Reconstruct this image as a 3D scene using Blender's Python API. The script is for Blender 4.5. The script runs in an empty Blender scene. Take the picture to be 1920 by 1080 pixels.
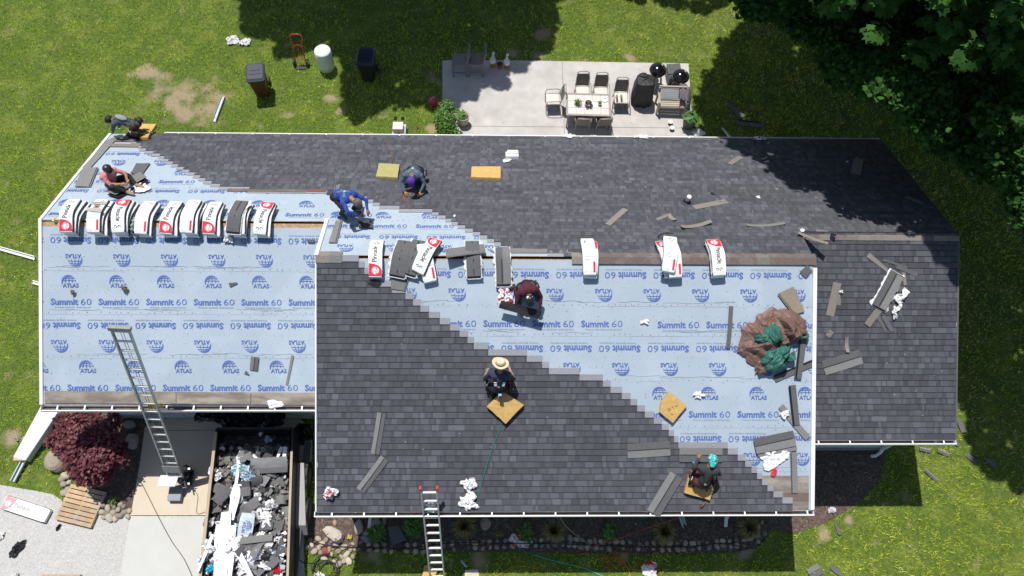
import bpy, bmesh, math, random
import numpy as np
from mathutils import Matrix, Vector, Euler, noise
from mathutils.bvhtree import BVHTree

random.seed(7); RNG = np.random.default_rng(11)
SC = bpy.context.scene
COL = SC.collection
PI = math.pi

# ------------------------------------------------------------------ camera
CAM_LOC = Vector((0.0, -8.63112, 22.29131))
CAM_ROT = (Matrix.Rotation(-0.05772, 3, 'Z') @ Matrix.Rotation(0.44448, 3, 'X') @ Matrix.Rotation(0.056, 3, 'Z'))
FPX = 1497.306
cam_data = bpy.data.cameras.new('drone_camera')
cam_data.sensor_width = 36.0
cam_data.lens = FPX / 1920 * 36.0
cam_data.clip_start = 0.1
cam_data.clip_end = 600
cam = bpy.data.objects.new('drone_camera', cam_data)
COL.objects.link(cam)
cam.matrix_world = Matrix.Translation(CAM_LOC) @ CAM_ROT.to_4x4()
SC.camera = cam

# ------------------------------------------------------------------ light
SUN_X, SUN_Y = 0.15559, -0.29708           # shadow offset per metre of height
sun_dir = Vector((-SUN_X, -SUN_Y, 1)).normalized()
world = bpy.data.worlds.new('World'); SC.world = world; world.use_nodes = True
nt = world.node_tree; nt.nodes.clear()
sky = nt.nodes.new('ShaderNodeTexSky'); sky.sky_type = 'NISHITA'; sky.sun_disc = False
sky.sun_elevation = math.asin(sun_dir.z); sky.sun_rotation = math.atan2(sun_dir.x, sun_dir.y)
bgn = nt.nodes.new('ShaderNodeBackground'); bgn.inputs['Strength'].default_value = 0.086
wo = nt.nodes.new('ShaderNodeOutputWorld')
nt.links.new(sky.outputs[0], bgn.inputs['Color']); nt.links.new(bgn.outputs[0], wo.inputs['Surface'])
sl = bpy.data.lights.new('sun', 'SUN'); sl.energy = 4.3; sl.angle = math.radians(0.55); sl.color = (1.0, 0.965, 0.91)
so = bpy.data.objects.new('sun', sl); COL.objects.link(so)
so.rotation_euler = sun_dir.to_track_quat('Z', 'Y').to_euler(); so.location = (0, 0, 40)
SC.view_settings.view_transform = 'Standard'; SC.view_settings.look = 'None'
SC.view_settings.exposure = 0.2; SC.view_settings.gamma = 1.0; SC.view_settings.use_curve_mapping = False
SC.render.engine = 'CYCLES'
SC.cycles.max_bounces = 6; SC.cycles.diffuse_bounces = 3; SC.cycles.transparent_max_bounces = 8

# ------------------------------------------------------------------ house dimensions
T = 0.49843; HE = 3.19656; RUN = 5.32374; HR = HE + RUN * T
AG, BW = 1.28424, 0.84824                 # ridge set-back of the garage and of the right wing
X0, X1, XG, XR = -4.06055, 7.56445, -10.97184, 11.42466
PL = {'g': (0, 0), 'f': (HR, T), 'gf': (HR - 2 * AG * T, T), 'wf': (HR - 2 * BW * T, T), 'b': (HR, -T)}
CS = 1 / math.sqrt(1 + T * T)

def at(px, py, plane='g', h=0.0):
    "photo pixel -> point of the place, on a plane raised by h"
    A, B = PL[plane]
    d = CAM_ROT @ Vector(((px - 960) / FPX, (540 - py) / FPX, -1.0))
    s = (A + h + B * CAM_LOC.y - CAM_LOC.z) / (d.z - B * d.y)
    return CAM_LOC + d * s
def proj(p):
    q = CAM_ROT.transposed() @ (Vector(p) - CAM_LOC)
    return 960 + FPX * q.x / -q.z, 540 - FPX * q.y / -q.z
def pz(plane, y, h=0.0):
    A, B = PL[plane]; return A + B * y + h
def normal(plane):
    return Vector((0, -PL[plane][1], 1)).normalized()
def frame(px, py, plane='g', h=0.0, rot=0.0):
    "matrix: origin on the plane, z = plane normal, x turned by rot degrees"
    n = normal(plane); x = Vector((1, 0, 0)); y = n.cross(x)
    m = Matrix((x, y, n)).transposed().to_4x4()
    o = at(px, py, plane) + n * h
    return Matrix.Translation(o) @ m @ Matrix.Rotation(math.radians(rot), 4, 'Z')
def frame2(a, b, plane='g', h=0.0):
    "matrix with x running from pixel a to pixel b, and the length"
    n = normal(plane); A = at(a[0], a[1], plane); B = at(b[0], b[1], plane)
    x = (B - A).normalized(); y = n.cross(x)
    m = Matrix((x, y, n)).transposed().to_4x4()
    return Matrix.Translation((A + B) / 2 + n * h) @ m, (B - A).length

# ------------------------------------------------------------------ objects
MW = {}
def tag(o, label=None, cat=None, group=None, kind=None):
    if label: o['label'] = label
    if cat: o['category'] = cat
    if group: o['group'] = group
    if kind: o['kind'] = kind
    return o
def thing(name, label, cat, M=None, group=None):
    o = bpy.data.objects.new(name, None); COL.objects.link(o); o.empty_display_size = 0.1
    if M is None: M = Matrix()
    if not isinstance(M, Matrix): M = Matrix.Translation(M)
    o.matrix_world = M; MW[o] = M.copy()
    return tag(o, label, cat, group)
def dup(root, M, label=None, group=None):
    r = root.copy(); COL.objects.link(r); r.matrix_world = M; MW[r] = M.copy()
    if label: r['label'] = label
    if group: r['group'] = group
    for ch in list(root.children):
        c = ch.copy(); COL.objects.link(c); c.parent = r
        for g in list(ch.children):
            d = g.copy(); COL.objects.link(d); d.parent = c
    return r

class MB:
    def __init__(s): s.v = []; s.f = []; s.m = []; s.c = []; s.has_c = False
    def add(s, vs, fs, M=None, mi=0, col=None):
        k = len(s.v)
        s.v += [tuple(M @ Vector(p)) for p in vs] if M is not None else [tuple(p) for p in vs]
        for f in fs:
            s.f.append(tuple(i + k for i in f)); s.m.append(mi); s.c.append(col)
        if col is not None: s.has_c = True
        return s
    def box(s, c, d, M=None, mi=0, col=None):
        x, y, z = c; a, b, h = d[0] / 2, d[1] / 2, d[2] / 2
        vs = [(x + i * a, y + j * b, z + k * h) for k in (-1, 1) for j in (-1, 1) for i in (-1, 1)]
        return s.add(vs, [(0, 2, 3, 1), (4, 5, 7, 6), (0, 1, 5, 4), (2, 6, 7, 3), (0, 4, 6, 2), (1, 3, 7, 5)], M, mi, col)
    def prism(s, poly, z0, z1, M=None, mi=0, col=None):
        n = len(poly)
        vs = [(p[0], p[1], z0) for p in poly] + [(p[0], p[1], z1) for p in poly]
        fs = [tuple(range(n - 1, -1, -1)), tuple(range(n, 2 * n))] + [(i, (i + 1) % n, (i + 1) % n + n, i + n) for i in range(n)]
        return s.add(vs, fs, M, mi, col)
    def tube(s, pts, r, n=8, M=None, mi=0, col=None, cap=True, flat=1.0, up=None):
        pts = [Vector(p) for p in pts]; rs = r if isinstance(r, (list, tuple)) else [r] * len(pts)
        vs = []; prev = None
        for i, p in enumerate(pts):
            t = (pts[min(i + 1, len(pts) - 1)] - pts[max(i - 1, 0)])
            t = t.normalized() if t.length > 1e-9 else Vector((0, 0, 1))
            if up is not None: a = Vector(up)
            elif prev is not None: a = prev
            else: a = Vector((0, 0, 1)) if abs(t.z) < 0.9 else Vector((0, 1, 0))
            x = a.cross(t)
            if x.length < 1e-6: x = Vector((1, 0, 0)).cross(t)
            x.normalize(); y = t.cross(x).normalized(); prev = y
            for k in range(n):
                w = 2 * PI * k / n + PI / n
                vs.append(p + x * math.cos(w) * rs[i] + y * math.sin(w) * rs[i] * flat)
        fs = []
        for i in range(len(pts) - 1):
            for k in range(n):
                fs.append((i * n + k, i * n + (k + 1) % n, (i + 1) * n + (k + 1) % n, (i + 1) * n + k))
        if cap:
            fs.append(tuple(range(n - 1, -1, -1))); fs.append(tuple((len(pts) - 1) * n + k for k in range(n)))
        return s.add(vs, fs, M, mi, col)
    def lathe(s, prof, n=16, M=None, mi=0, col=None):
        "profile of (r, z) from bottom to top"
        vs = [(r * math.cos(2 * PI * k / n), r * math.sin(2 * PI * k / n), z) for r, z in prof for k in range(n)]
        fs = [(i * n + k, i * n + (k + 1) % n, (i + 1) * n + (k + 1) % n, (i + 1) * n + k) for i in range(len(prof) - 1) for k in range(n)]
        fs.append(tuple(range(n - 1, -1, -1))); fs.append(tuple((len(prof) - 1) * n + k for k in range(n)))
        return s.add(vs, fs, M, mi, col)
    def ell(s, c, r, n=12, m=8, M=None, mi=0, col=None, jit=0.0, seed=0):
        rr = random.Random(seed); c = Vector(c); vs = []; fs = []
        vs.append(c + Vector((0, 0, -r[2])))
        for i in range(1, m):
            a = PI * i / m
            for k in range(n):
                j = 1 + rr.uniform(-jit, jit); w = 2 * PI * k / n
                vs.append(c + Vector((r[0] * math.sin(a) * math.cos(w) * j, r[1] * math.sin(a) * math.sin(w) * j, -r[2] * math.cos(a) * j)))
        vs.append(c + Vector((0, 0, r[2])))
        for k in range(n):
            fs.append((0, 1 + (k + 1) % n, 1 + k))
            L = 1 + (m - 2) * n; fs.append((L + k, L + (k + 1) % n, len(vs) - 1))
        for i in range(m - 2):
            for k in range(n):
                a = 1 + i * n; fs.append((a + k, a + (k + 1) % n, a + n + (k + 1) % n, a + n + k))
        return s.add(vs, fs, M, mi, col)
    def grid(s, fn, nu, nv, M=None, mi=0, col=None, thick=0.0):
        vs = [fn(i / nu, j / nv) for j in range(nv + 1) for i in range(nu + 1)]
        w = nu + 1
        fs = [(j * w + i, j * w + i + 1, (j + 1) * w + i + 1, (j + 1) * w + i) for j in range(nv) for i in range(nu)]
        if thick:
            k = len(vs); vs2 = [Vector(p) - Vector((0, 0, thick)) for p in vs]
            fs2 = [tuple(i + k for i in reversed(f)) for f in fs]
            ring = list(range(nu)) + [nu + w * j for j in range(nv)] + [nv * w + nu - i for i in range(nu)] + [w * (nv - j) for j in range(nv)]
            fs3 = [(ring[i], ring[i] + k, ring[(i + 1) % len(ring)] + k, ring[(i + 1) % len(ring)]) for i in range(len(ring))]
            vs = list(vs) + vs2; fs = fs + fs2 + fs3
        return s.add(vs, fs, M, mi, col)
    def mesh(s, name, mats, Minv=None, smooth=False):
        me = bpy.data.meshes.new(name)
        vs = s.v if Minv is None else [tuple(Minv @ Vector(p)) for p in s.v]
        me.from_pydata(vs, [], s.f)
        for m in (mats if isinstance(mats, (list, tuple)) else [mats]): me.materials.append(m)
        me.polygons.foreach_set('material_index', s.m)
        if smooth: me.polygons.foreach_set('use_smooth', [True] * len(s.f))
        if s.has_c:
            ca = me.color_attributes.new('tint', 'FLOAT_COLOR', 'CORNER')
            out = []
            for f, c in zip(s.f, s.c):
                c = c if c is not None else (1, 1, 1)
                if not isinstance(c, (tuple, list)): c = (c, c, c)
                out += [c[0], c[1], c[2], 1.0] * len(f)
            ca.data.foreach_set('color', out)
        me.update()
        return me
    def build(s, name, mats, parent=None, origin=None, smooth=False, local=False):
        "vertices are in the world (or, with local=True, already in the parent's frame)"
        if parent is not None:
            me = s.mesh(name, mats, None if local else MW[parent].inverted(), smooth)
            o = bpy.data.objects.new(name, me); COL.objects.link(o); o.parent = parent; MW[o] = MW[parent].copy()
        else:
            M = Matrix() if origin is None else (origin if isinstance(origin, Matrix) else Matrix.Translation(origin))
            me = s.mesh(name, mats, None if local else M.inverted(), smooth)
            o = bpy.data.objects.new(name, me); COL.objects.link(o); o.matrix_world = M; MW[o] = M.copy()
        return o

# ------------------------------------------------------------------ materials
MATS = {}
def pm(name, base, rough=0.8, var=0.15, scale=8.0, bump=0.0, bscale=60.0, metal=0.0, tint=False, rnd=0.0, second=None, sscale=2.0, slo=0.5, shi=0.6, spec=0.4, trans=0.0, detail=4, stretch=None):
    if name in MATS: return MATS[name]
    m = bpy.data.materials.new(name); m.use_nodes = True; MATS[name] = m
    N = m.node_tree; b = N.nodes['Principled BSDF']; L = N.links.new
    tc = N.nodes.new('ShaderNodeTexCoord'); co = tc.outputs['Object']
    if stretch:
        mp = N.nodes.new('ShaderNodeMapping'); mp.inputs['Scale'].default_value = stretch; L(co, mp.inputs[0]); co = mp.outputs[0]
    nz = N.nodes.new('ShaderNodeTexNoise'); nz.inputs['Scale'].default_value = scale; nz.inputs['Detail'].default_value = detail
    nz.inputs['Roughness'].default_value = 0.65; L(co, nz.inputs['Vector'])
    mr = N.nodes.new('ShaderNodeMapRange'); mr.inputs[1].default_value = 0.25; mr.inputs[2].default_value = 0.75
    mr.inputs[3].default_value = 1 - var; mr.inputs[4].default_value = 1 + var; L(nz.outputs[0], mr.inputs[0])
    colsock = None
    if second:
        n2 = N.nodes.new('ShaderNodeTexNoise'); n2.inputs['Scale'].default_value = sscale; n2.inputs['Detail'].default_value = 5; L(co, n2.inputs['Vector'])
        r2 = N.nodes.new('ShaderNodeMapRange'); r2.inputs[1].default_value = slo; r2.inputs[2].default_value = shi; L(n2.outputs[0], r2.inputs[0])
        mx = N.nodes.new('ShaderNodeMix'); mx.data_type = 'RGBA'; mx.inputs[6].default_value = (*base, 1); mx.inputs[7].default_value = (*second, 1)
        L(r2.outputs[0], mx.inputs[0]); colsock = mx.outputs[2]
    vm = N.nodes.new('ShaderNodeVectorMath'); vm.operation = 'SCALE'
    if colsock: L(colsock, vm.inputs[0])
    else: vm.inputs[0].default_value = base
    L(mr.outputs[0], vm.inputs['Scale']); out = vm.outputs[0]
    if tint:
        at_ = N.nodes.new('ShaderNodeAttribute'); at_.attribute_name = 'tint'
        v2 = N.nodes.new('ShaderNodeVectorMath'); v2.operation = 'MULTIPLY'; L(out, v2.inputs[0]); L(at_.outputs['Color'], v2.inputs[1]); out = v2.outputs[0]
    if rnd:
        oi = N.nodes.new('ShaderNodeObjectInfo'); r3 = N.nodes.new('ShaderNodeMapRange'); r3.inputs[3].default_value = 1 - rnd; r3.inputs[4].default_value = 1 + rnd
        L(oi.outputs['Random'], r3.inputs[0]); v3 = N.nodes.new('ShaderNodeVectorMath'); v3.operation = 'SCALE'; L(out, v3.inputs[0]); L(r3.outputs[0], v3.inputs['Scale']); out = v3.outputs[0]
    L(out, b.inputs['Base Color'])
    b.inputs['Roughness'].default_value = rough; b.inputs['Metallic'].default_value = metal
    b.inputs['Specular IOR Level'].default_value = spec
    if trans:
        b.inputs['Transmission Weight'].default_value = 0.0
        tr = N.nodes.new('ShaderNodeBsdfTranslucent'); L(out, tr.inputs['Color'])
        ms = N.nodes.new('ShaderNodeMixShader'); ms.inputs[0].default_value = trans
        L(b.outputs[0], ms.inputs[1]); L(tr.outputs[0], ms.inputs[2]); L(ms.outputs[0], N.nodes['Material Output'].inputs['Surface'])
    if bump:
        n4 = N.nodes.new('ShaderNodeTexNoise'); n4.inputs['Scale'].default_value = bscale; n4.inputs['Detail'].default_value = 3; L(co, n4.inputs['Vector'])
        bp = N.nodes.new('ShaderNodeBump'); bp.inputs['Strength'].default_value = bump; bp.inputs['Distance'].default_value = 0.02
        L(n4.outputs[0], bp.inputs['Height']); L(bp.outputs[0], b.inputs['Normal'])
    return m

M_SHINGLE = pm('asphalt_shingle_granules', (0.097, 0.100, 0.116), 0.92, 0.22, 55, 0.5, 300, tint=True, rnd=0.06, spec=0.25)
M_SHL = pm('shingle_headlap_grey', (0.20, 0.20, 0.195), 0.9, 0.2, 30, 0.4, 250, rnd=0.15, spec=0.25)
M_SHD = pm('shingle_dark_granules', (0.065, 0.066, 0.072), 0.9, 0.25, 30, 0.5, 250, rnd=0.12, spec=0.25)
M_SHT = pm('shingle_tan_grey', (0.23, 0.205, 0.18), 0.9, 0.2, 25, 0.4, 200, rnd=0.15, spec=0.25)
M_TAR = pm('sealant_tar_black', (0.012, 0.012, 0.014), 0.45, 0.2, 40, 0.2, 90)
M_OSB = pm('oriented_strand_board', (0.42, 0.26, 0.14), 0.85, 0.35, 22, 0.3, 60, second=(0.50, 0.36, 0.22), sscale=14)
M_UND = pm('synthetic_underlayment_blue', (0.375, 0.448, 0.520), 0.45, 0.03, 2.2, 0.12, 9, second=(0.405, 0.478, 0.550), sscale=0.9, spec=0.5)
M_INK = pm('printed_ink_blue', (0.095, 0.155, 0.41), 0.5, 0.10, 9)
M_INKS = pm('printed_ink_pale_blue', (0.21, 0.28, 0.41), 0.5, 0.06, 9)
M_WHITE = pm('white_painted_metal', (0.80, 0.80, 0.80), 0.38, 0.03, 3)
M_VINYL = pm('pale_vinyl_siding', (0.74, 0.78, 0.82), 0.5, 0.04, 3, second=(0.70, 0.74, 0.78), sscale=1.5)
M_GUTIN = pm('gutter_inside_grime', (0.10, 0.09, 0.08), 0.8, 0.35, 9)
M_IRON = pm('old_flashing_brown', (0.20, 0.17, 0.145), 0.75, 0.18, 4, 0.2, 40, second=(0.34, 0.30, 0.25), sscale=2.6, slo=0.42, shi=0.62, stretch=(0.6, 2, 1))
M_WRAP = pm('white_plastic_wrapper', (0.78, 0.78, 0.79), 0.38, 0.09, 6, 0.9, 11, spec=0.5)
M_RED = pm('wrapper_print_red', (0.62, 0.035, 0.06), 0.4, 0.06, 8)
M_BLKINK = pm('wrapper_print_black', (0.03, 0.03, 0.035), 0.5, 0.1, 8)
M_FOAM = pm('yellow_foam_cushion', (0.58, 0.37, 0.13), 0.95, 0.18, 9, 0.6, 70, rnd=0.08)
M_FOAMG = pm('olive_foam_cushion', (0.40, 0.36, 0.15), 0.95, 0.15, 9, 0.6, 70)
M_FOAMD = pm('foam_edge_grime', (0.20, 0.14, 0.07), 0.95, 0.3, 9, 0.5, 60)
M_CONC = pm('patio_concrete', (0.50, 0.475, 0.455), 0.85, 0.12, 1.9, 0.2, 50, second=(0.43, 0.405, 0.385), sscale=1.1, slo=0.4, shi=0.62)
M_CONCT = pm('tan_concrete_slab', (0.56, 0.48, 0.375), 0.85, 0.06, 1.6, 0.12, 50)
M_CONCG = pm('pale_concrete_slab', (0.50, 0.50, 0.475), 0.85, 0.05, 1.4, 0.12, 50)
M_JOINT = pm('concrete_joint_grime', (0.22, 0.20, 0.18), 0.95, 0.3, 9)
M_GRAVEL = pm('grey_gravel', (0.46, 0.455, 0.44), 0.95, 0.14, 26, 0.5, 90, second=(0.40, 0.40, 0.385), sscale=3.5, slo=0.5, shi=0.75)
M_MULCH = pm('dark_mulch', (0.095, 0.070, 0.058), 0.95, 0.5, 18, 0.9, 70, second=(0.17, 0.12, 0.10), sscale=9, slo=0.48, shi=0.7)
M_STONE = pm('river_stone', (0.32, 0.29, 0.25), 0.8, 0.18, 7, 0.3, 40, rnd=0.32, tint=True)
M_ALU = pm('aluminium', (0.50, 0.50, 0.50), 0.45, 0.08, 12, metal=0.25)
M_BLACK = pm('black_rubber', (0.018, 0.018, 0.02), 0.6, 0.2, 14)
M_BLKP = pm('black_plastic', (0.022, 0.023, 0.028), 0.35, 0.15, 6)
M_WOODP = pm('weathered_pallet_wood', (0.47, 0.33, 0.20), 0.85, 0.25, 5, 0.4, 50, rnd=0.15, second=(0.36, 0.30, 0.24), sscale=3.2, slo=0.5, shi=0.7)
M_WOOD = pm('fresh_timber', (0.55, 0.38, 0.20), 0.8, 0.18, 6, 0.3, 40, stretch=(4, 0.6, 4))
M_BARK = pm('bark', (0.10, 0.075, 0.055), 0.95, 0.3, 8, 0.8, 25)
M_ATTIC = pm('dark_attic_wood', (0.02, 0.015, 0.012), 0.95, 0.2, 4)

# ------------------------------------------------------------------ flat lettering as meshes
_TXT = {}
def text_mesh(body, bold=0.0):
    key = (body, bold)
    if key in _TXT: return _TXT[key]
    cu = bpy.data.curves.new('lettering', 'FONT'); cu.body = body; cu.size = 1.0; cu.resolution_u = 2; cu.offset = bold; cu.fill_mode = 'FRONT'
    ob = bpy.data.objects.new('lettering', cu); COL.objects.link(ob)
    dg = bpy.context.evaluated_depsgraph_get(); me = bpy.data.meshes.new_from_object(ob.evaluated_get(dg))
    v = np.array([q.co[:] for q in me.vertices]); f = [tuple(p.vertices) for p in me.polygons]
    bpy.data.objects.remove(ob); bpy.data.curves.remove(cu); bpy.data.meshes.remove(me)
    v[:, 0] -= v[:, 0].min(); v[:, 1] -= v[:, 1].min(); v[:, 2] = 0
    f = [p if (lambda a, b, c: (b[0]-a[0])*(c[1]-a[1])-(b[1]-a[1])*(c[0]-a[0]))(v[p[0]], v[p[1]], v[p[2]]) > 0 else tuple(reversed(p)) for p in f]
    _TXT[key] = (v, f); return _TXT[key]
def put_text(mb, body, x, y, w, h, bold=0.0, fn=None, mi=0, z=0.0, rot=0.0):
    "lettering in the box (x, y, w, h); fn maps (x, y, z) to a point"
    v, f = text_mesh(body, bold); W = v[:, 0].max(); H = v[:, 1].max(); out = []
    c, s = math.cos(rot), math.sin(rot)
    for p in v:
        a, b = p[0] / W * w, p[1] / H * h
        q = (x + a * c - b * s, y + a * s + b * c, z)
        out.append(fn(*q) if fn else q)
    mb.add(out, f, mi=mi)
def put_poly(mb, poly, fn=None, mi=0, z=0.0, split=1):
    vs = [fn(p[0], p[1], z) if fn else (p[0], p[1], z) for p in poly]
    mb.add(vs, [tuple(range(len(vs)))], mi=mi)
def ribbon(mb, pts, w, fn=None, mi=0, z=0.0):
    n = len(pts); L = []
    for i, p in enumerate(pts):
        a = pts[max(i - 1, 0)]; b = pts[min(i + 1, n - 1)]
        dx, dy = b[0] - a[0], b[1] - a[1]; l = math.hypot(dx, dy) or 1
        ww = w[i] if isinstance(w, list) else w
        L.append(((p[0] + dy / l * ww / 2, p[1] - dx / l * ww / 2), (p[0] - dy / l * ww / 2, p[1] + dx / l * ww / 2)))
    vs = []
    for a, b in L: vs += [fn(*a, z) if fn else (*a, z), fn(*b, z) if fn else (*b, z)]
    mb.add(vs, [(2 * i, 2 * i + 2, 2 * i + 3, 2 * i + 1) for i in range(n - 1)], mi=mi)
def globe_logo(mb, cx, cy, s, fn=None, mi=0):
    "the maker's mark: half a globe of grid lines over the word; s = width"
    R = 0.40 * s; a0, a1 = -0.05, PI + 0.25
    arc = [(cx + R * math.cos(a0 + (a1 - a0) * i / 20), cy + R * math.sin(a0 + (a1 - a0) * i / 20)) for i in range(21)]
    w = [0.012 * s + 0.11 * s * max(0, math.sin(PI * (i / 20 - 0.25) / 0.8)) ** 1.2 * (1 if i > 5 else 0.3) for i in range(21)]
    ribbon(mb, arc, w, fn, mi, 0.0)
    for k in (-0.55, 0.0, 0.5):
        ribbon(mb, [(cx + k * R * math.cos(t) , cy + R * math.sin(t) * 0.95) for t in [i / 6 * PI / 2 for i in range(7)]], 0.035 * s, fn, mi, 0.0008 + 0.0004 * k)
    for k in (0.28, 0.62):
        h = math.sqrt(1 - k * k); ribbon(mb, [(cx - R * h, cy + R * k), (cx - 0.0, cy + R * (k + 0.05)), (cx + R * h, cy + R * k)], 0.03 * s, fn, mi, 0.0016 + 0.0004 * k)
    put_text(mb, 'ATLAS', cx - 0.36 * s, cy - 0.29 * s, 0.92 * s, 0.245 * s, 0.03, fn, mi, 0.0024)
# ================================================================== GROUND
def gpoly(pts, h=0.0): return [tuple(at(x, y, 'g', h)[:2]) for x, y in pts]
def sheet(name, pts, z, mat, thick=None, kind='structure', world=False):
    P = pts if world else gpoly(pts, z)
    # counter-clockwise
    A = sum(P[i][0] * P[(i + 1) % len(P)][1] - P[(i + 1) % len(P)][0] * P[i][1] for i in range(len(P)))
    if A < 0: P = P[::-1]
    mb = MB(); mb.prism(P, z - (thick or 0.05), z)
    o = mb.build(name, mat); tag(o, kind=kind); return o, P

# lawn soil: one big sheet to the horizon
def m_soil():
    m = pm('lawn_soil_and_thatch', (0.078, 0.122, 0.016), 0.95, 0.45, 9, 0.7, 60, second=(0.120, 0.160, 0.026), sscale=1.2)
    N = m.node_tree; L = N.links.new; b = N.nodes['Principled BSDF']
    old = b.inputs['Base Color'].links[0].from_socket
    geo = N.nodes.new('ShaderNodeNewGeometry'); wob = N.nodes.new('ShaderNodeTexNoise'); wob.inputs['Scale'].default_value = 1.7; wob.inputs['Detail'].default_value = 6
    L(geo.outputs['Position'], wob.inputs['Vector']); acc = None
    for (px, py, r) in BARE:
        c = at(px, py); d = N.nodes.new('ShaderNodeVectorMath'); d.operation = 'DISTANCE'; d.inputs[1].default_value = (c.x, c.y, 0); L(geo.outputs['Position'], d.inputs[0])
        mr = N.nodes.new('ShaderNodeMapRange'); mr.inputs[1].default_value = r; mr.inputs[2].default_value = r * 0.2; mr.inputs[3].default_value = 0; mr.inputs[4].default_value = 1; L(d.outputs['Value'], mr.inputs[0])
        if acc is None: acc = mr.outputs[0]
        else:
            mx = N.nodes.new('ShaderNodeMath'); mx.operation = 'MAXIMUM'; L(acc, mx.inputs[0]); L(mr.outputs[0], mx.inputs[1]); acc = mx.outputs[0]
    ad = N.nodes.new('ShaderNodeMath'); ad.operation = 'MULTIPLY_ADD'; L(wob.outputs[0], ad.inputs[0]); ad.inputs[1].default_value = 3.4; ad.inputs[2].default_value = -1.75
    s2 = N.nodes.new('ShaderNodeMath'); s2.operation = 'ADD'; L(acc, s2.inputs[0]); L(ad.outputs[0], s2.inputs[1])
    r2 = N.nodes.new('ShaderNodeMapRange'); r2.inputs[1].default_value = 0.35; r2.inputs[2].default_value = 1.1; L(s2.outputs[0], r2.inputs[0])
    mx = N.nodes.new('ShaderNodeMix'); mx.data_type = 'RGBA'; L(r2.outputs[0], mx.inputs[0]); L(old, mx.inputs[6]); mx.inputs[7].default_value = (0.30, 0.235, 0.15, 1)
    L(mx.outputs[2], b.inputs['Base Color']); return m
# (pixel x, y, radius in metres) of worn bare patches
BARE = [(300, 160, .9), (350, 178, 1.3), (385, 205, 1.1), (322, 196, .9), (410, 185, .7), (275, 135, .7), (345, 215, .7), (545, 215, .3), (622, 188, .4), (640, 205, .35),
        (815, 150, .45), (818, 190, .35), (1010, 110, .45), (1015, 60, .5), (960, 100, .4), (1180, 108, .4), (20, 822, .4), (100, 868, .3), (810, 240, .3),
        (700, 1040, .5), (900, 1045, .45), (820, 1045, .35), (1170, 1045, .3), (1400, 1035, .4), (1545, 1005, .35), (1590, 975, .3)]
g = MB(); g.add([(-90, -70, 0), (90, -70, 0), (90, 110, 0), (-90, 110, 0)], [(0, 1, 2, 3)])
tag(g.build('ground', m_soil()), kind='structure')

PATIO = [(829, 113), (960, 113), (1130, 116), (1291, 119), (1296, 200), (1302, 262), (1308, 330), (829, 330)]
DRIVE_T = [(272, 800), (262, 870), (245, 966), (566, 966), (572, 900), (585, 860), (585, 800), (560, 785), (290, 785)]
DRIVE_G = [(245, 967.5), (225, 1080), (205, 1180), (575, 1180), (571, 1080), (568, 967.5)]
GRAVEL = [(-300, 880), (0, 909), (45, 917), (72, 921), (98, 927), (113, 936), (122, 948), (150, 952), (200, 960), (246, 964), (225, 1080), (205, 1180), (-300, 1180)]
MULCH_F = [(578, 955), (578, 1032), (640, 1030), (800, 1034), (1000, 1036), (1200, 1038), (1380, 1036), (1432, 1020), (1445, 990), (1490, 1000), (1535, 985), (1575, 965), (1612, 940), (1650, 900), (1660, 850), (1560, 820), (1500, 820), (1500, 900), (700, 900)]
MULCH_L = [(180, 770), (290, 785), (272, 800), (262, 870), (246, 962), (200, 958), (188, 940), (150, 900), (120, 870), (105, 830), (130, 780)]
_, P_PATIO = sheet('patio_slab', PATIO, 0.05, M_CONC, 0.15)
_, P_DT = sheet('driveway_apron', DRIVE_T, 0.030, M_CONCT, 0.1)
_, P_DG = sheet('driveway_slab', DRIVE_G, 0.026, M_CONCG, 0.1)
_, P_GR = sheet('gravel_bed', GRAVEL, 0.012, M_GRAVEL)
_, P_MF = sheet('mulch_bed', MULCH_F, 0.018, M_MULCH)
_, P_ML = sheet('mulch_bed', MULCH_L, 0.019, M_MULCH)
def groove(pts, z, w=0.018):
    mb = MB(); P = [at(x, y, 'g', z) for x, y in pts]
    for a, b in zip(P[:-1], P[1:]):
        d = (b - a).normalized(); n = Vector((-d.y, d.x, 0)) * w / 2
        mb.add([a - n, b - n, b + n, a + n], [(0, 1, 2, 3)])
    tag(mb.build('control_joint', M_JOINT), kind='structure')
groove([(829, 236), (1060, 238), (1299, 240)], 0.0535)
groove([(1054, 114), (1058, 240), (1060, 300)], 0.0575)
groove([(829, 112), (829, 262)], 0.054, 0.03)
groove([(262, 808), (420, 806)], 0.034)

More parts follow.
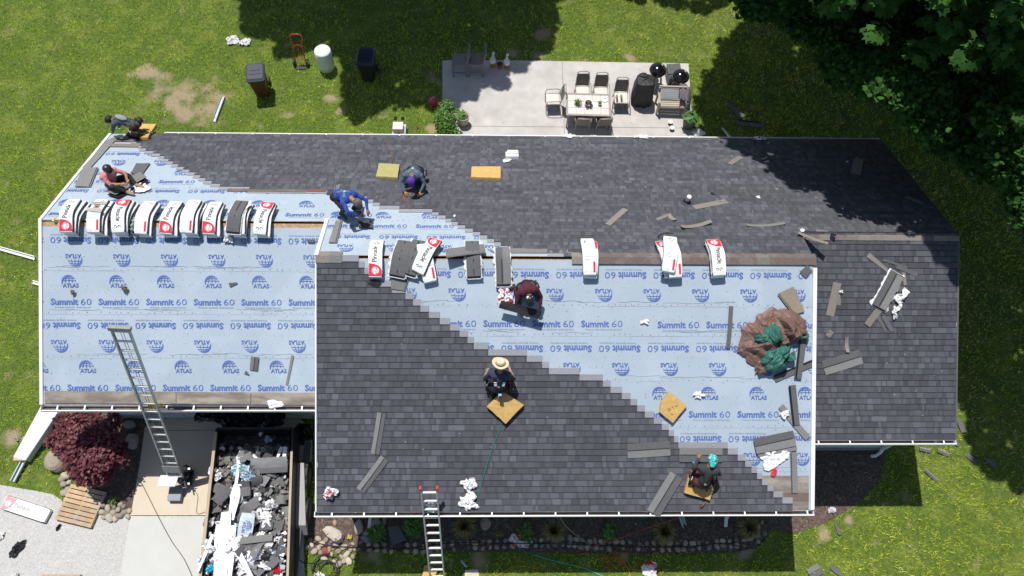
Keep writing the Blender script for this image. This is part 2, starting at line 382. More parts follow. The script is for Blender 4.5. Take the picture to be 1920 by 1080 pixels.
# grass: blades as one mass
def inside(P, x, y):
    c = np.zeros(len(x), bool); n = len(P); j = n - 1
    for i in range(n):
        xi, yi = P[i]; xj, yj = P[j]
        t = ((yi > y) != (yj > y)) & (x < (xj - xi) * (y - yi) / ((yj - yi) or 1e-9) + xi); c ^= t; j = i
    return c
def vnoise(x, y, s, seed):
    "cheap smooth value noise, numpy"
    r = np.random.default_rng(seed); G = r.random((128, 128)); u, v = x * s + 500, y * s + 500
    i, j = np.floor(u).astype(int), np.floor(v).astype(int); fu, fv = u - i, v - j; fu = fu * fu * (3 - 2 * fu); fv = fv * fv * (3 - 2 * fv)
    g = lambda a, b: G[a % 128, b % 128]
    return (g(i, j) * (1 - fu) + g(i + 1, j) * fu) * (1 - fv) + (g(i, j + 1) * (1 - fu) + g(i + 1, j + 1) * fu) * fv
def arrays_to_object(name, V, F, mat, tint=None, parent=None, smooth=False, nper=3):
    me = bpy.data.meshes.new(name); nv = len(V); nf = len(F)
    me.vertices.add(nv); me.vertices.foreach_set('co', V.astype(np.float32).ravel())
    me.loops.add(nf * nper); me.loops.foreach_set('vertex_index', F.astype(np.int32).ravel())
    me.polygons.add(nf); me.polygons.foreach_set('loop_start', np.arange(nf, dtype=np.int32) * nper)
    me.materials.append(mat)
    if tint is not None:
        ca = me.color_attributes.new('tint', 'FLOAT_COLOR', 'POINT')
        ca.data.foreach_set('color', np.concatenate([tint, np.ones((nv, 1))], 1).astype(np.float32).ravel())
    me.update(calc_edges=True); me.validate()
    o = bpy.data.objects.new(name, me); COL.objects.link(o)
    if parent is not None:
        o.parent = parent; o.matrix_parent_inverse = MW[parent].inverted()
    return o
M_GRASS = pm('grass_blades', (1, 1, 1), 0.75, 0.05, 3, tint=True, trans=0.18, spec=0.12)
def grass():
    n = 560000
    x = RNG.uniform(-20, 22, n); y = RNG.uniform(-9.5, 15.5, n)
    keep = np.ones(n, bool)
    for P in (P_PATIO, P_DT, P_DG, P_GR, P_ML): keep &= ~inside(P, x, y)
    inm = inside(P_MF, x, y); keep &= ~inm
    keep &= ~((x > XG + .9) & (x < XR - .3) & (y > -2.2) & (y < RUN - .4))
    keep &= ~((x > X0 + .3) & (x < X1 - .3) & (y > -5) & (y < 0))
    bare = np.zeros(n); wob = vnoise(x, y, 1.6, 5) * .35 + vnoise(x, y, 4.5, 6) * .4 + vnoise(x, y, 11, 7) * .25
    for px, py, r in BARE:
        c = at(px, py); d = np.hypot(x - c.x, y - c.y); bare = np.maximum(bare, np.clip((r - d) / (0.8 * r), 0, 1))
    keep &= ~((bare + (wob - .5) * 2.6 > .62) & (bare > .02) & (RNG.random(n) < .9))
    thin = vnoise(x, y, .9, 12); keep &= RNG.random(n) < (.72 + .5 * thin)
    x, y = x[keep], y[keep]; n = len(x); print('grass', n)
    tf = vnoise(x, y, 8.5, 41) * .55 + vnoise(x, y, 17, 42) * .45; k_ = tf + RNG.normal(0, .14, n) > .27; x, y, tf = x[k_], y[k_], tf[k_]; n = len(x)
    h = RNG.uniform(.03, .085, n) * (.4 + 1.3 * tf); w = RNG.uniform(.006, .012, n)
    a = RNG.uniform(0, 2 * PI, n); lean = RNG.uniform(.3, 1.15, n) * h; b = a + RNG.uniform(-.9, .9, n)
    p0 = np.stack([x - np.sin(a) * w, y + np.cos(a) * w, np.zeros(n)], 1); p1 = np.stack([x + np.sin(a) * w, y - np.cos(a) * w, np.zeros(n)], 1)
    p2 = np.stack([x + np.cos(b) * lean, y + np.sin(b) * lean, h], 1)
    V = np.stack([p0, p1, p2], 1).reshape(-1, 3); F = np.arange(3 * n).reshape(-1, 3)
    big = vnoise(x, y, .28, 21); mid = vnoise(x, y, 1.3, 22); sm = vnoise(x, y, 6, 23)
    k = np.clip(.45 * big + .3 * mid + .30 * sm + RNG.normal(0, .18, n), 0, 1)[:, None]
    base = (1 - k) * np.array([.190, .295, .022]) + k * np.array([.520, .590, .060])
    dry = (vnoise(x, y, .7, 31) * .5 + vnoise(x, y, 3, 32) * .35 + vnoise(x, y, 9, 33) * .15 + np.clip((x - 4) / 70, -.06, .14) + RNG.normal(0, .1, n) > .735)[:, None]
    base = base * (1 + np.clip(x / 14, -.3, 1)[:, None] * np.array([.16, .03, .05]))
    base = np.where(dry, np.array([.50, .50, .16]) * (.7 + .5 * RNG.random((n, 1))), base)
    tuft = vnoise(x, y, 8.5, 41) * .55 + vnoise(x, y, 17, 42) * .45
    base *= (np.clip(.42 + 1.25 * tuft, .4, 1.5) * (.75 + .6 * RNG.random(n)))[:, None]
    arrays_to_object('grass', V, F, M_GRASS, np.repeat(base, 3, 0))['kind'] = 'stuff'
grass()

# loose gravel chips
def gravel():
    n = 26000; x = RNG.uniform(-14.5, -9, n); y = RNG.uniform(-7.5, -3.3, n)
    k = inside(P_GR, x, y); x, y = x[k], y[k]; n = len(x)
    r = RNG.uniform(.008, .022, n); a = RNG.uniform(0, 2 * PI, n)
    vs = []
    for q in range(4):
        w = a + q * PI / 2 + RNG.uniform(-.4, .4, n); vs.append(np.stack([x + np.cos(w) * r, y + np.sin(w) * r, np.full(n, .010)], 1))
    vs.append(np.stack([x + RNG.uniform(-.3, .3, n) * r, y + RNG.uniform(-.3, .3, n) * r, .014 + r * .8], 1))
    V = np.stack(vs, 1).reshape(-1, 3); b = np.arange(n)[:, None] * 5
    F = np.concatenate([b + np.array([[0, 1, 4]]), b + np.array([[1, 2, 4]]), b + np.array([[2, 3, 4]]), b + np.array([[3, 0, 4]])])
    c = (np.array([.45, .445, .43]) * (RNG.uniform(.75, 1.3, (n, 1))))
    o = arrays_to_object('gravel', V, F, pm('gravel_chips', (1, 1, 1), .9, .1, 9, tint=True), np.repeat(np.clip(c, 0, .75), 5, 0)); o['kind'] = 'stuff'
gravel()
def bark_chips():
    n = 15000; x = RNG.uniform(-5.5, 13, n); y = RNG.uniform(-8, -2.5, n)
    k = inside(P_MF, x, y); x, y = x[k], y[k]; n = len(x); l = RNG.uniform(.012, .04, n); a = RNG.uniform(0, 2 * PI, n); w = l * RNG.uniform(.25, .5, n)
    z0, z1 = .019 + RNG.uniform(0, .012, n), .022 + RNG.uniform(0, .02, n)
    c, s = np.cos(a), np.sin(a)
    V = np.stack([np.stack([x + i * c * l - j * s * w, y + i * s * l + j * c * w, z], 1) for i, j, z in ((-1, -1, z0), (1, -1, z1), (1, 1, z1), (-1, 1, z0 + .002))], 1).reshape(-1, 3)
    F = np.arange(4 * n).reshape(-1, 4)
    t = np.array([.10, .072, .058]) * RNG.uniform(.4, 1.9, (n, 1)); t = np.where(RNG.random((n, 1)) < .05, np.array([.33, .25, .17]), t)
    arrays_to_object('bark_chips', V, F, pm('bark_chip', (1, 1, 1), .9, .1, 9, tint=True), np.repeat(t, 4, 0), nper=4)['kind'] = 'stuff'
bark_chips()

# ================================================================== HOUSE
house = thing('house', 'long low ranch house with its gabled roof half reshingled over blue underlayment', 'house', Vector((0, 0, 0)))
def hpart(mb, name, mat, parent=None, **k): return mb.build(name, mat, parent or house, **k)
# walls: boxes up to the soffit, gables above
OV = 0.45
def wall_block(x0, x1, yf, ridge_y, ridge_z, name='wall'):
    mb = MB(); yb = RUN - OV; zt = HE - .06
    mb.box(((x0 + x1) / 2, (yf + yb) / 2, zt / 2), (x1 - x0, yb - yf, zt))
    hpart(mb, name, M_VINYL)
    # recessed siding courses on the front
    for z in [0.25 + .2 * i for i in range(14)]:
        pass
    for x in (x0, x1):
        g = MB(); s = .06; xx = x - s if x == x1 else x
        g.add([(xx, yf, zt), (xx, yb, zt), (xx, ridge_y, ridge_z - .25), (xx + s, yf, zt), (xx + s, yb, zt), (xx + s, ridge_y, ridge_z - .25)], [(0, 1, 2), (5, 4, 3), (0, 2, 5, 3), (1, 4, 5, 2), (0, 3, 4, 1)])
        hpart(g, 'gable_wall', M_VINYL)
wall_block(X0 + .25, X1 - .3, -RUN + OV, 0, HR)
wall_block(XG + .45, X0 + .247, 2 * AG - RUN + .62, AG, HR - AG * T)
wall_block(X1 - .303, XR - .35, 2 * BW - RUN + .55, BW, HR - BW * T)
# siding laps on the garage front and the wing front
lap = MB()
for k in range(14):
    z = .28 + k * .2
    lap.box(((XG + .45 + X0) / 2, 2 * AG - RUN + .612, z), (X0 - XG - .5, .014, .012))
    lap.box(((X1 + XR) / 2 - .2, 2 * BW - RUN + .542, z), (XR - X1 - .3, .014, .012))
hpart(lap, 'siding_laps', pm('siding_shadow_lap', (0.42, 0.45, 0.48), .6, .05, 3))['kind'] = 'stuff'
gd = MB(); gx = -7.4; gy = 2 * AG - RUN + .60
gd.box((gx, gy, 1.1), (4.6, .05, 2.2)); gdo = hpart(gd, 'garage_door', pm('garage_door_grey', (.45, .47, .49), .5, .04, 3)); MW[gdo] = MW[house]
for r in range(4):
    for c in range(4):
        p = MB(); p.box((gx - 1.7 + c * 1.13, gy - .03, .3 + r * .53), (.98, .02, .42)); p.build('door_panel', MATS['garage_door_grey'], gdo)
# foundation strip
fo = MB(); fo.box(((XG + X0) / 2 + .35, 2 * AG - RUN + .595, .09), (X0 - XG - .3, .03, .18)); hpart(fo, 'foundation', pm('foundation_block', (.30, .29, .28), .9, .15, 5)); fo = MB(); fo.box(((X1 + XR) / 2 - .2, 2 * BW - RUN + .525, .09), (XR - X1 - .3, .03, .18))
hpart(fo, 'foundation', pm('foundation_block', (.30, .29, .28), .9, .15, 5))

# roof decks (2 cm boards, the top lies 3 cm under the shingle surface); a slot is left open along the ridges
DT = 0.03
def slope_box(mb, x0, x1, y0, y1, plane, top, th, mi=0):
    A, B = PL[plane]; v = []
    for z in (top - th, top):
        for y in (y0, y1):
            for x in (x0, x1): v.append((x, y, A + B * y + z))
    mb.add(v, [(0, 2, 3, 1), (4, 5, 7, 6), (0, 1, 5, 4), (2, 6, 7, 3), (0, 4, 6, 2), (1, 3, 7, 5)], mi=mi)
front = MB(); slope_box(front, X0, X1, -RUN, -.040, 'f', -DT, .03); deck_f = hpart(front, 'front_roof_deck', M_OSB)
gar = MB(); slope_box(gar, XG, X0 - .003, 2 * AG - RUN, AG - .045, 'gf', -DT, .03); deck_g = hpart(gar, 'garage_roof_deck', M_OSB)
wng = MB(); slope_box(wng, X1 + .003, XR, 2 * BW - RUN, BW - .01, 'wf', -DT, .03); deck_w = hpart(wng, 'wing_roof_deck', M_OSB)
bk = MB(); slope_box(bk, XG, X0 - .003, AG + .004, RUN, 'b', -DT, .03); slope_box(bk, X0, X1, .022, RUN, 'b', -DT, .03); slope_box(bk, X1 + .003, XR, BW, RUN, 'b', -DT, .03)
deck_b = hpart(bk, 'back_roof_deck', M_OSB)
# little gable triangles where the main roof stands above garage and wing
for xx, s in ((X0 + .02, 1), (X1 - .06, -1)):
    g = MB(); a = AG if s == 1 else BW
    pts = [(-RUN, HE - .08), (0, HR - .07), (RUN, HE - .08)]
    vs = [(xx, p[0], p[1]) for p in pts] + [(xx + .04, p[0], p[1]) for p in pts]
    g.add(vs, [(0, 1, 2), (5, 4, 3), (0, 3, 4, 1), (1, 4, 5, 2), (2, 5, 3, 0)]); hpart(g, 'gable_end', M_VINYL)
# soffits
for (x0, x1, ye) in ((XG + .02, X0 - .01, 2 * AG - RUN), (X0 + .02, X1 - .02, -RUN), (X1 + .01, XR - .02, 2 * BW - RUN)):
    so_ = MB(); so_.box(((x0 + x1) / 2, ye + .34, HE - .13), (x1 - x0, .64, .02)); hpart(so_, 'soffit', M_WHITE)
so_ = MB(); so_.box(((XG + XR) / 2, RUN - .3, HE - .13), (XR - XG - .06, .56, .02))
hpart(so_, 'soffit', M_WHITE)

# rake trims (white metal edge), standing 1 cm proud of the roof surface
def rake(x0, x1, y0, y1, plane, h=.014, th=.16, name='rake_trim', mat=None):
    mb = MB(); slope_box(mb, x0, x1, y0, y1, plane, h, th); hpart(mb, name, mat or M_WHITE)
rake(XG - .055, XG + .02, 2 * AG - RUN, AG + .02, 'gf')
rake(XG - .055, XG + .015, AG + .021, RUN, 'b', .012)
rake(X0 - .05, X0 + .035, .01, AG + .1, 'b', .022)
rake(X1 - .04, X1 + .05, -RUN, -.22, 'f', .028)
rake(XR - .01, XR + .03, 2 * BW - RUN, BW, 'wf', .004, .16, 'rake_trim', pm('rake_trim_brown_grey', (.12, .11, .11), .6, .1, 4))
rake(XR - .01, XR + .03, BW + .002, RUN, 'b', .004, .16, 'rake_trim', MATS['rake_trim_brown_grey'])
rake(X0 - .035, X0 - .004, -RUN, -.02, 'f', -.01, .16)

# gutters: open troughs with hangers across
def gutter(x0, x1, ye, s, hang, w=.12, hangers=.82, name='gutter', first=.4):
    "ye = eave line, s = -1 front (towards -y) / +1 back"
    mb = MB(); z = HE - .045
    q = lambda a, b: sorted((ye + s * a, ye + s * b))
    def bar(a, b, z0, z1, mi=0):
        y0, y1 = q(a, b); mb.box(((x0 + x1) / 2, (y0 + y1) / 2, (z0 + z1) / 2), (x1 - x0, y1 - y0, z1 - z0), mi=mi)
    bar(-.006, 0.0, z - .12, z + .005); bar(w - .012, w + .012, z - .11, z); bar(0.001, w - .013, z - .12, z - .108, 1)
    for x in (x0, x1): mb.box((x, ye + s * w / 2, z - .06), (.012, w + .02, .125))
    g = hpart(mb, name, [M_WHITE, M_GUTIN]); MW[g] = MW[house]
    if hang:
        x = x0 + first; src = None
        while x < x1 - .1:
            h = MB(); h.box((x, ye + s * (w / 2), z - .004), (.035, w + .004, .012)); h.build('gutter_hanger', M_WHITE, g); x += hangers
    return g
gutter(XG - .04, X0 - .06, 2 * AG - RUN - .006, -1, True, .125, .66)
gutter(X0 - .05, X1 + .05, -RUN - .006, -1, True, .10, .745)
gutter(X1 + .06, XR + .02, 2 * BW - RUN - .006, -1, True, .10, .78)
gutter(XG + 1.5, XR + .0, RUN + .006, 1, True, .075, 1.06)
# downspouts
def pipe(pts, r, name, mat=M_WHITE):
    mb = MB(); mb.tube(pts, r, 4, flat=.75); hpart(mb, name, mat)
yw = 2 * BW - RUN
pipe([(11.0, yw - .05, HE - .16), (11.0, yw + .1, HE - .35), (11.0, yw + .44, HE - .75), (11.0, yw + .47, .30), (10.98, yw + .40, .16), (10.86, yw + .33, .10), (10.74, yw + .33, .08)], .055, 'downspout')
for px in (662, 1422):
    c = at(px, 966, 'g', 2.9)
    pipe([(c.x, -RUN - .05, HE - .16), (c.x, -RUN - .06, HE - .3), (c.x + .03, -RUN + .3, HE - .62), (c.x + .03, -RUN + .38, .35), (c.x, -RUN + .30, .18), (c.x - .02, -RUN + .10, .10)], .055, 'downspout')

# ------------------------------------------------------------------ shingles
E_ = RUN / CS / 41.0                      # exposure
_SM = {}
def shingle_raw(L, seed, tone=None, top=.30):
    "one laminated strip: x 0..L, y (up-slope) 0..0.30, z thickness; returns verts, faces, tints"
    r = random.Random(seed); mb = MB(); lo, hi = .020, .004
    g = r.uniform(.80, 1.08)
    if tone: g *= tone
    up = 3.0 if not tone else 1.0
    def wedge(x0, x1, y0, y1, a, col):
        z = lambda y: lo + (hi - lo) * y / .30
        vs = [(x0, y0, 0), (x1, y0, 0), (x1, y1, 0), (x0, y1, 0), (x0, y0, z(y0) + a), (x1, y0, z(y0) + a), (x1, y1, z(y1) + a), (x0, y1, z(y1) + a)]
        mb.add(vs, [(4, 5, 6, 7), (0, 1, 5, 4), (1, 2, 6, 5), (3, 0, 4, 7)], col=col)
    ex = E_ + .012
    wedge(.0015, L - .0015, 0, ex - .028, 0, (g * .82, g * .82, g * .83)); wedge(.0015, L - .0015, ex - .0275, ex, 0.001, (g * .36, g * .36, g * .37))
    if top > ex + .02: wedge(.0015, L - .0015, ex + .0005, top, 0, (up, up * .99, up * .95))
    x = r.uniform(-.12, .05)
    while x < L:
        w = r.uniform(.08, .21); a, b = max(x, .003), min(x + w, L - .003)
        if b - a > .03:
            k = g * r.choice([.88, .93, .98, 1.02, 1.07, 1.15, 1.28]) * r.uniform(.94, 1.06)
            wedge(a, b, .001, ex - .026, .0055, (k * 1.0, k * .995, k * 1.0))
        x += w + r.choice([.0, .03, .07, .12])
    return mb
def shingle_mesh(L, seed):
    L = round(L, 2); key = (L, seed)
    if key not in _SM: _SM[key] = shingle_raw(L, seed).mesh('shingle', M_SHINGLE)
    return _SM[key]
NIND = 0
def slope_matrix(plane, x, v, eave_y, h=-.012):
    "v = distance up the slope from the eave"
    A, B = PL[plane]; sgn = 1 if B > 0 else -1
    y = eave_y + sgn * v * CS
    n = normal(plane); up = Vector((0, sgn * CS, abs(B) * CS)); xx = Vector((1, 0, 0)) * sgn
    m = Matrix((xx, up, n)).transposed().to_4x4()
    return Matrix.Translation(Vector((x, y, A + B * y)) + n * h) @ m
def course(plane, x0, x1, v, eave_y, row, parent, stuff=None, seeds=40):
    "shingles 1 m long from x1 back to x0"
    global NIND
    x = x1 - ((row * .37) % 1.0 if stuff is not None or plane == 'wf' else 0)
    segs = []
    if x < x1: segs.append((x, x1))
    while x > x0 + .02:
        a = max(x0, x - 1.0); segs.append((a, x)); x = a
    for a, b in segs:
        L = b - a
        if L < .04: continue
        if stuff is None:
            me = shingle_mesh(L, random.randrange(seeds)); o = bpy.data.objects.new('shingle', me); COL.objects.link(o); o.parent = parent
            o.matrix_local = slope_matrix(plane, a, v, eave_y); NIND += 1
        else:
            sgn = 1 if PL[plane][1] > 0 else -1
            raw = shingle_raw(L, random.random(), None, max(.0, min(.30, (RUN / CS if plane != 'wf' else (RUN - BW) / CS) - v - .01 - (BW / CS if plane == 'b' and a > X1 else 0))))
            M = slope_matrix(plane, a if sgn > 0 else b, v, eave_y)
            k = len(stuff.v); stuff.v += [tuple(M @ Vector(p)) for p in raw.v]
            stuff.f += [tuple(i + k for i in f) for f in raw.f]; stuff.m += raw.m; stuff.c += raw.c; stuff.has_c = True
def interp(tab, y):
    for (x0, y0), (x1, y1) in zip(tab[:-1], tab[1:]):
        if y <= y1: return x0 + (x1 - x0) * max(0, (y - y0)) / ((y1 - y0) or 1)
    return tab[-1][0]
# right-hand edge of the finished shingles on the front slope, photo pixels
STEP_F = [(655, 484), (657, 492), (676, 502), (689, 520), (724, 542), (756, 555), (771, 567), (786, 580), (802, 592), (837, 612), (872, 635), (897, 660), (1009, 678), (1020, 690), (1032, 700), (1125, 716), (1140, 730),
          (1175, 749), (1202, 774), (1234, 796), (1259, 818), (1273, 838), (1353, 842), (1375, 854), (1392, 866), (1415, 889), (1428, 905), (1442, 921), (1455, 934), (1471, 943), (1489, 954), (1489, 990)]
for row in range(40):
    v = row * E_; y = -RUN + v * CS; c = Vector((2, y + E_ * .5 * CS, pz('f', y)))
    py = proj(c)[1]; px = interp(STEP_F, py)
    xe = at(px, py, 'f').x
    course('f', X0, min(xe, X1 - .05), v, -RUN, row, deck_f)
print('front shingles', NIND)
# wing front: individual while they last
NW = int((RUN - BW) / CS / E_); stuff_w = MB()
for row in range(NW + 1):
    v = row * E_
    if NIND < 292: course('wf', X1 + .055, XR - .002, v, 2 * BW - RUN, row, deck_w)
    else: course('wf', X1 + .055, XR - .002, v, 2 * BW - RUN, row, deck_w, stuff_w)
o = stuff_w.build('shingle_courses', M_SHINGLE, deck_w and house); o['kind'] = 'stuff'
# back slope
STEP_B = [(205, 240), (262, 276), (262, 282), (295, 292), (325, 310), (357, 325), (390, 342), (425, 354), (612, 357), (634, 361), (687, 371), (715, 384), (740, 388), (802, 390), (842, 410), (862, 420), (890, 432), (917, 445), (952, 463), (1030, 470), (1072, 480), (1072, 500)]
stuff_b = MB()
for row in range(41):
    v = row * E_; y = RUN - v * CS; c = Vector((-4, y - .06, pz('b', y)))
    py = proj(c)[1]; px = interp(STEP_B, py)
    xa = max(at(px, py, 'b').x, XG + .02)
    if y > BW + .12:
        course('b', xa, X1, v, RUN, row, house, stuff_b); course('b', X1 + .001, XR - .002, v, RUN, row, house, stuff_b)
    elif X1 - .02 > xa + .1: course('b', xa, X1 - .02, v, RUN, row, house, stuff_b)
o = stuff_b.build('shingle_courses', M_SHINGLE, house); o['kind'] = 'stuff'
# starter strip at the edge of the finished area on the back slope (grey band, with a red-brown stretch) and along the left rake
def band(name, plane, a, b, w, mat, h=.002, th=.008, parent=None, label=None):
    M, L = frame2(a, b, plane, h); mb = MB()
    mb.grid(lambda u, v: ((u - .5) * L, (v - .5) * w, .002 * math.sin(u * L * 5)), max(2, int(L * 3)), 1, M, thick=th)
    o = mb.build(name, mat, parent or house)
    if label: o['label'] = label
    return o
M_REDSH = pm('shingle_red_brown', (.20, .075, .06), .9, .2, 30)
M_BRSH = pm('shingle_brown', (.155, .12, .108), .9, .22, 22, .4, 200, second=(.19, .16, .15), sscale=3)
band('starter_strip', 'b', (426, 356), (574, 358), .13, M_BRSH, .004); band('starter_strip', 'b', (575, 357), (612, 357.5), .13, M_REDSH, .005)
band('starter_strip', 'b', (613, 361), (628, 361), .2, M_SHD, .005)
band('starter_strip', 'b', (206, 272), (262, 273), .18, M_SHT, .006); band('starter_strip', 'b', (206, 262), (268, 263), .2, M_BRSH, .008)
band('starter_strip', 'b', (210, 262), (162, 315), .22, M_SHL, .012)
band('starter_strip', 'b', (946, 469), (1072, 471), .16, M_SHL, .006)
# tan old starter along the eaves
for (pa, pb) in (((84, 744), (330, 746)), ((331, 746), (470, 747)), ((471, 747), (591, 748))):
    band('eave_flashing', 'gf', pa, pb, .30, M_IRON, .010)
band('eave_flashing', 'f', (1420, 924), (1517, 924), .80, M_IRON, -.013); band('eave_flashing', 'f', (1470, 932), (1517, 932), .2, pm('flashing_dark_stripe', (.16, .12, .1), .8, .2, 8), -.009)
# ridge caps
def cap_row(plane_f, x0, x1, yr, mats, L=.31, w=.15):
    i = 0; x = x0
    while x < x1 - .02:
        l = min(L, x1 - x); mb = MB(); A, B = PL[plane_f]; zr = A + B * yr
        for s, in ((-1,), (1,)):
            z = lambda y: zr - abs(y - yr) * T + .026 + .002 * (i % 2)
            ys = (yr, yr + s * w)
            a = [(x, ys[0], z(yr)), (x + l + .012, ys[0], z(yr) - .004), (x + l + .012, ys[1], z(ys[1]) - .004), (x, ys[1], z(ys[1]))]
            if s < 0: a = a[::-1]
            b = [(p[0], p[1], p[2] - .008) for p in a]
            mb.add(a + b, [(0, 1, 2, 3), (4, 7, 6, 5), (0, 4, 5, 1), (1, 5, 6, 2), (2, 6, 7, 3), (3, 7, 4, 0)])
        mb.build('ridge_cap', mats[0] if (i % 7) else mats[1], house); x += l; i += 1
ridge_x = at(1072, 490, 'f').x
cap_row('f', ridge_x, X1 + .02, -.01, [M_BRSH, M_SHT])
wx = at(1560, 437, 'b').x
cap_row('wf', wx, XR + .01, BW - .01, [M_SHT, M_BRSH], w=.11)
cap_row('wf', X1 + .1, X1 + .95, BW - .01, [M_SHT, M_BRSH], w=.11)
cap_row('f', X0 - .02, at(640, 484, 'f').x, -.01, [M_SHL, M_SHT], w=.15)

# ------------------------------------------------------------------ underlayment sheets with their print
def und_sheets(plane, x0, x1, seams, ys, name_parent, curl=0.0):
    "seams: slope y of the lower edges, from the eave up; each sheet laps 10 cm over the one below"
    out = []
    for i, (ya, yb) in enumerate(zip(seams[:-1], seams[1:])):
        A, B = PL[plane]; sgn = 1 if B > 0 else -1
        yt = yb + sgn * .09 if i < len(seams) - 2 else yb
        mb = MB(); nu = int((x1 - x0) / .22); nv = 8
        def fn(u, v):
            x = x0 + (x1 - x0) * u; y = ya + (yt - ya) * v + (.012 * noise.noise(Vector((x * .8, i * 7, 0))) if v == 0 else 0)
            z = A + B * y - .026 + .005 * (1 - v) + .0055 * noise.noise(Vector((x * 1.3, y * 2.5, i)))
            return (x, y, z)
        mb.grid(fn, nu, nv)
        if sgn < 0: mb.f = [tuple(reversed(f)) for f in mb.f]
        o = mb.build('underlayment_sheet', M_UND, name_parent, smooth=True); MW[o] = MW[house]; out.append((o, min(ya, yb), max(ya, yb)))
    return out
def py2y(plane, px, py): return at(px, py, plane).y
S = {}
S['gf'] = und_sheets('gf', XG + .021, X0 - .052, [2 * AG - RUN + .01, py2y('gf', 330, 671), py2y('gf', 330, 589), py2y('gf', 330, 508), py2y('gf', 330, 425)], 0, deck_g and house)
S['f'] = und_sheets('f', X0 + .04, X1 - .042, [-RUN + .01] + [py2y('f', 1150, q) for q in (884, 802, 715, 630, 574)] + [-.062], 0, house)
S['b'] = und_sheets('b', XG + .02, 2.0, [RUN - .01] + [py2y('b', 330, q) for q in (297, 322.5, 349.5, 379)] + [AG + .02], 0, house)
S['b2'] = und_sheets('b', X0 + .037, 2.3, [py2y('b', 800, 392), py2y('b', 800, 412), py2y('b', 800, 445), .034], 0, house)
GLY = {}
def print_row(plane, sheets, kind, flip, py, px0, pper, k0, k1, clip, ratio=1.0, slope=0.0):
    "a row of the printed mark; (px0, py) = centre of one item, pper = pixel period there"
    A, B = PL[plane]; sgn = 1 if B > 0 else -1
    p0 = at(px0, py, plane); dx = at(px0 + pper, py, plane).x - p0.x
    f = 1 if not flip else -1
    k = dx / 1.1425 * ratio
    best = min(sheets, key=lambda q: abs((q[1] + q[2]) / 2 - p0.y))[0]; shared = None
    for i in range(k0, k1):
        cx = p0.x + i * dx; cy = p0.y + slope * i
        if cx < clip[0] - .6 or cx > clip[1] + .6: continue
        tmp = MB()
        def fn(a, b, z): return (f * a, f * b * CS, B * f * b * CS + z)
        if kind == 'S':
            put_text(tmp, 'Summit', -.485 * k, -.075 * k, .66 * k, .160 * k, .034, fn, 0, 0)
            put_text(tmp, '60', .235 * k, -.072 * k, .255 * k, .15 * k, -.006, fn, 0, 0)
            put_text(tmp, 'Premium Synthetic Underlayment', -.38 * k, -.158 * k, .86 * k, .052 * k, 0, fn, 1, 0)
        else: globe_logo(tmp, -.02 * k, -.02 * k, .415 * k, fn)
        xs = [p[0] + cx for p in tmp.v]
        if max(xs) < clip[0] or min(xs) > clip[1]: continue
        if min(xs) < clip[0] or max(xs) > clip[1]:
            me = tmp.mesh('printed_mark', [M_INK, M_INKS]); bm = bmesh.new(); bm.from_mesh(me)
            for X, s in ((clip[0], -1), (clip[1], 1)):
                bmesh.ops.bisect_plane(bm, geom=bm.verts[:] + bm.edges[:] + bm.faces[:], plane_co=(X - cx, 0, 0), plane_no=(s, 0, 0), clear_outer=True)
            bm.to_mesh(me); bm.free()
        else:
            if shared is None: shared = tmp.mesh('printed_mark', [M_INK, M_INKS])
            me = shared
        o = bpy.data.objects.new('printed_mark', me); COL.objects.link(o); o.parent = best; o.location = (cx, cy, A + B * cy - .0125)
cg = (XG + .03, X0 - .06)
for kind, flip, py, px in (('S', 1, 450, 222), ('A', 1, 487, 228), ('A', 0, 528, 220), ('S', 0, 566, 222), ('S', 1, 610, 202), ('A', 1, 648, 201), ('A', 0, 688, 253), ('S', 0, 727, 164)):
    print_row('gf', S['gf'], kind, flip, py, px, 89.5, -3, 7, cg)
cf = (X0 + .05, X1 - .05)
for kind, flip, py, px, rng in (('S', 1, 515, 1082, (-3, 6)), ('A', 1, 552, 1041, (-4, 6)), ('S', 0, 607, 1037, (-3, 2)), ('S', 0, 609, 1272, (0, 4)), ('S', 1, 653, 1071, (-3, 6)), ('A', 1, 691, 1073, (-4, 6)), ('A', 0, 738, 1239, (-2, 4)), ('S', 0, 777, 1239, (-1, 4)), ('S', 1, 823, 1314, (-2, 3)), ('A', 1, 860, 1411, (-1, 2))):
    print_row('f', S['f'], kind, flip, py, px, 91.4, rng[0], rng[1], cf)
cb = (XG + .06, 2.2)
for kind, flip, py, px, per in (('S', 1, 288, 230, 79), ('A', 1, 304, 221, 80), ('A', 0, 323, 341, 83), ('S', 0, 340, 331, 84), ('S', 1, 358, 302, 85.5), ('A', 0, 381, 396, 90), ('S', 0, 402, 571, 90)):
    print_row('b', S['b'], kind, flip, py, px, per, -5, 6 if py < 400 else 2, cb, .95)
cb2 = (X0 + .05, 2.2)
for kind, flip, py, px, per in (('A', 0, 403, 719, 86), ('S', 0, 423, 727, 88), ('S', 1, 444, 747, 89.5), ('A', 1, 464, 647, 93)):
    print_row('b', S['b2'], kind, flip, py, px, per, -3, 4, cb2, .95)
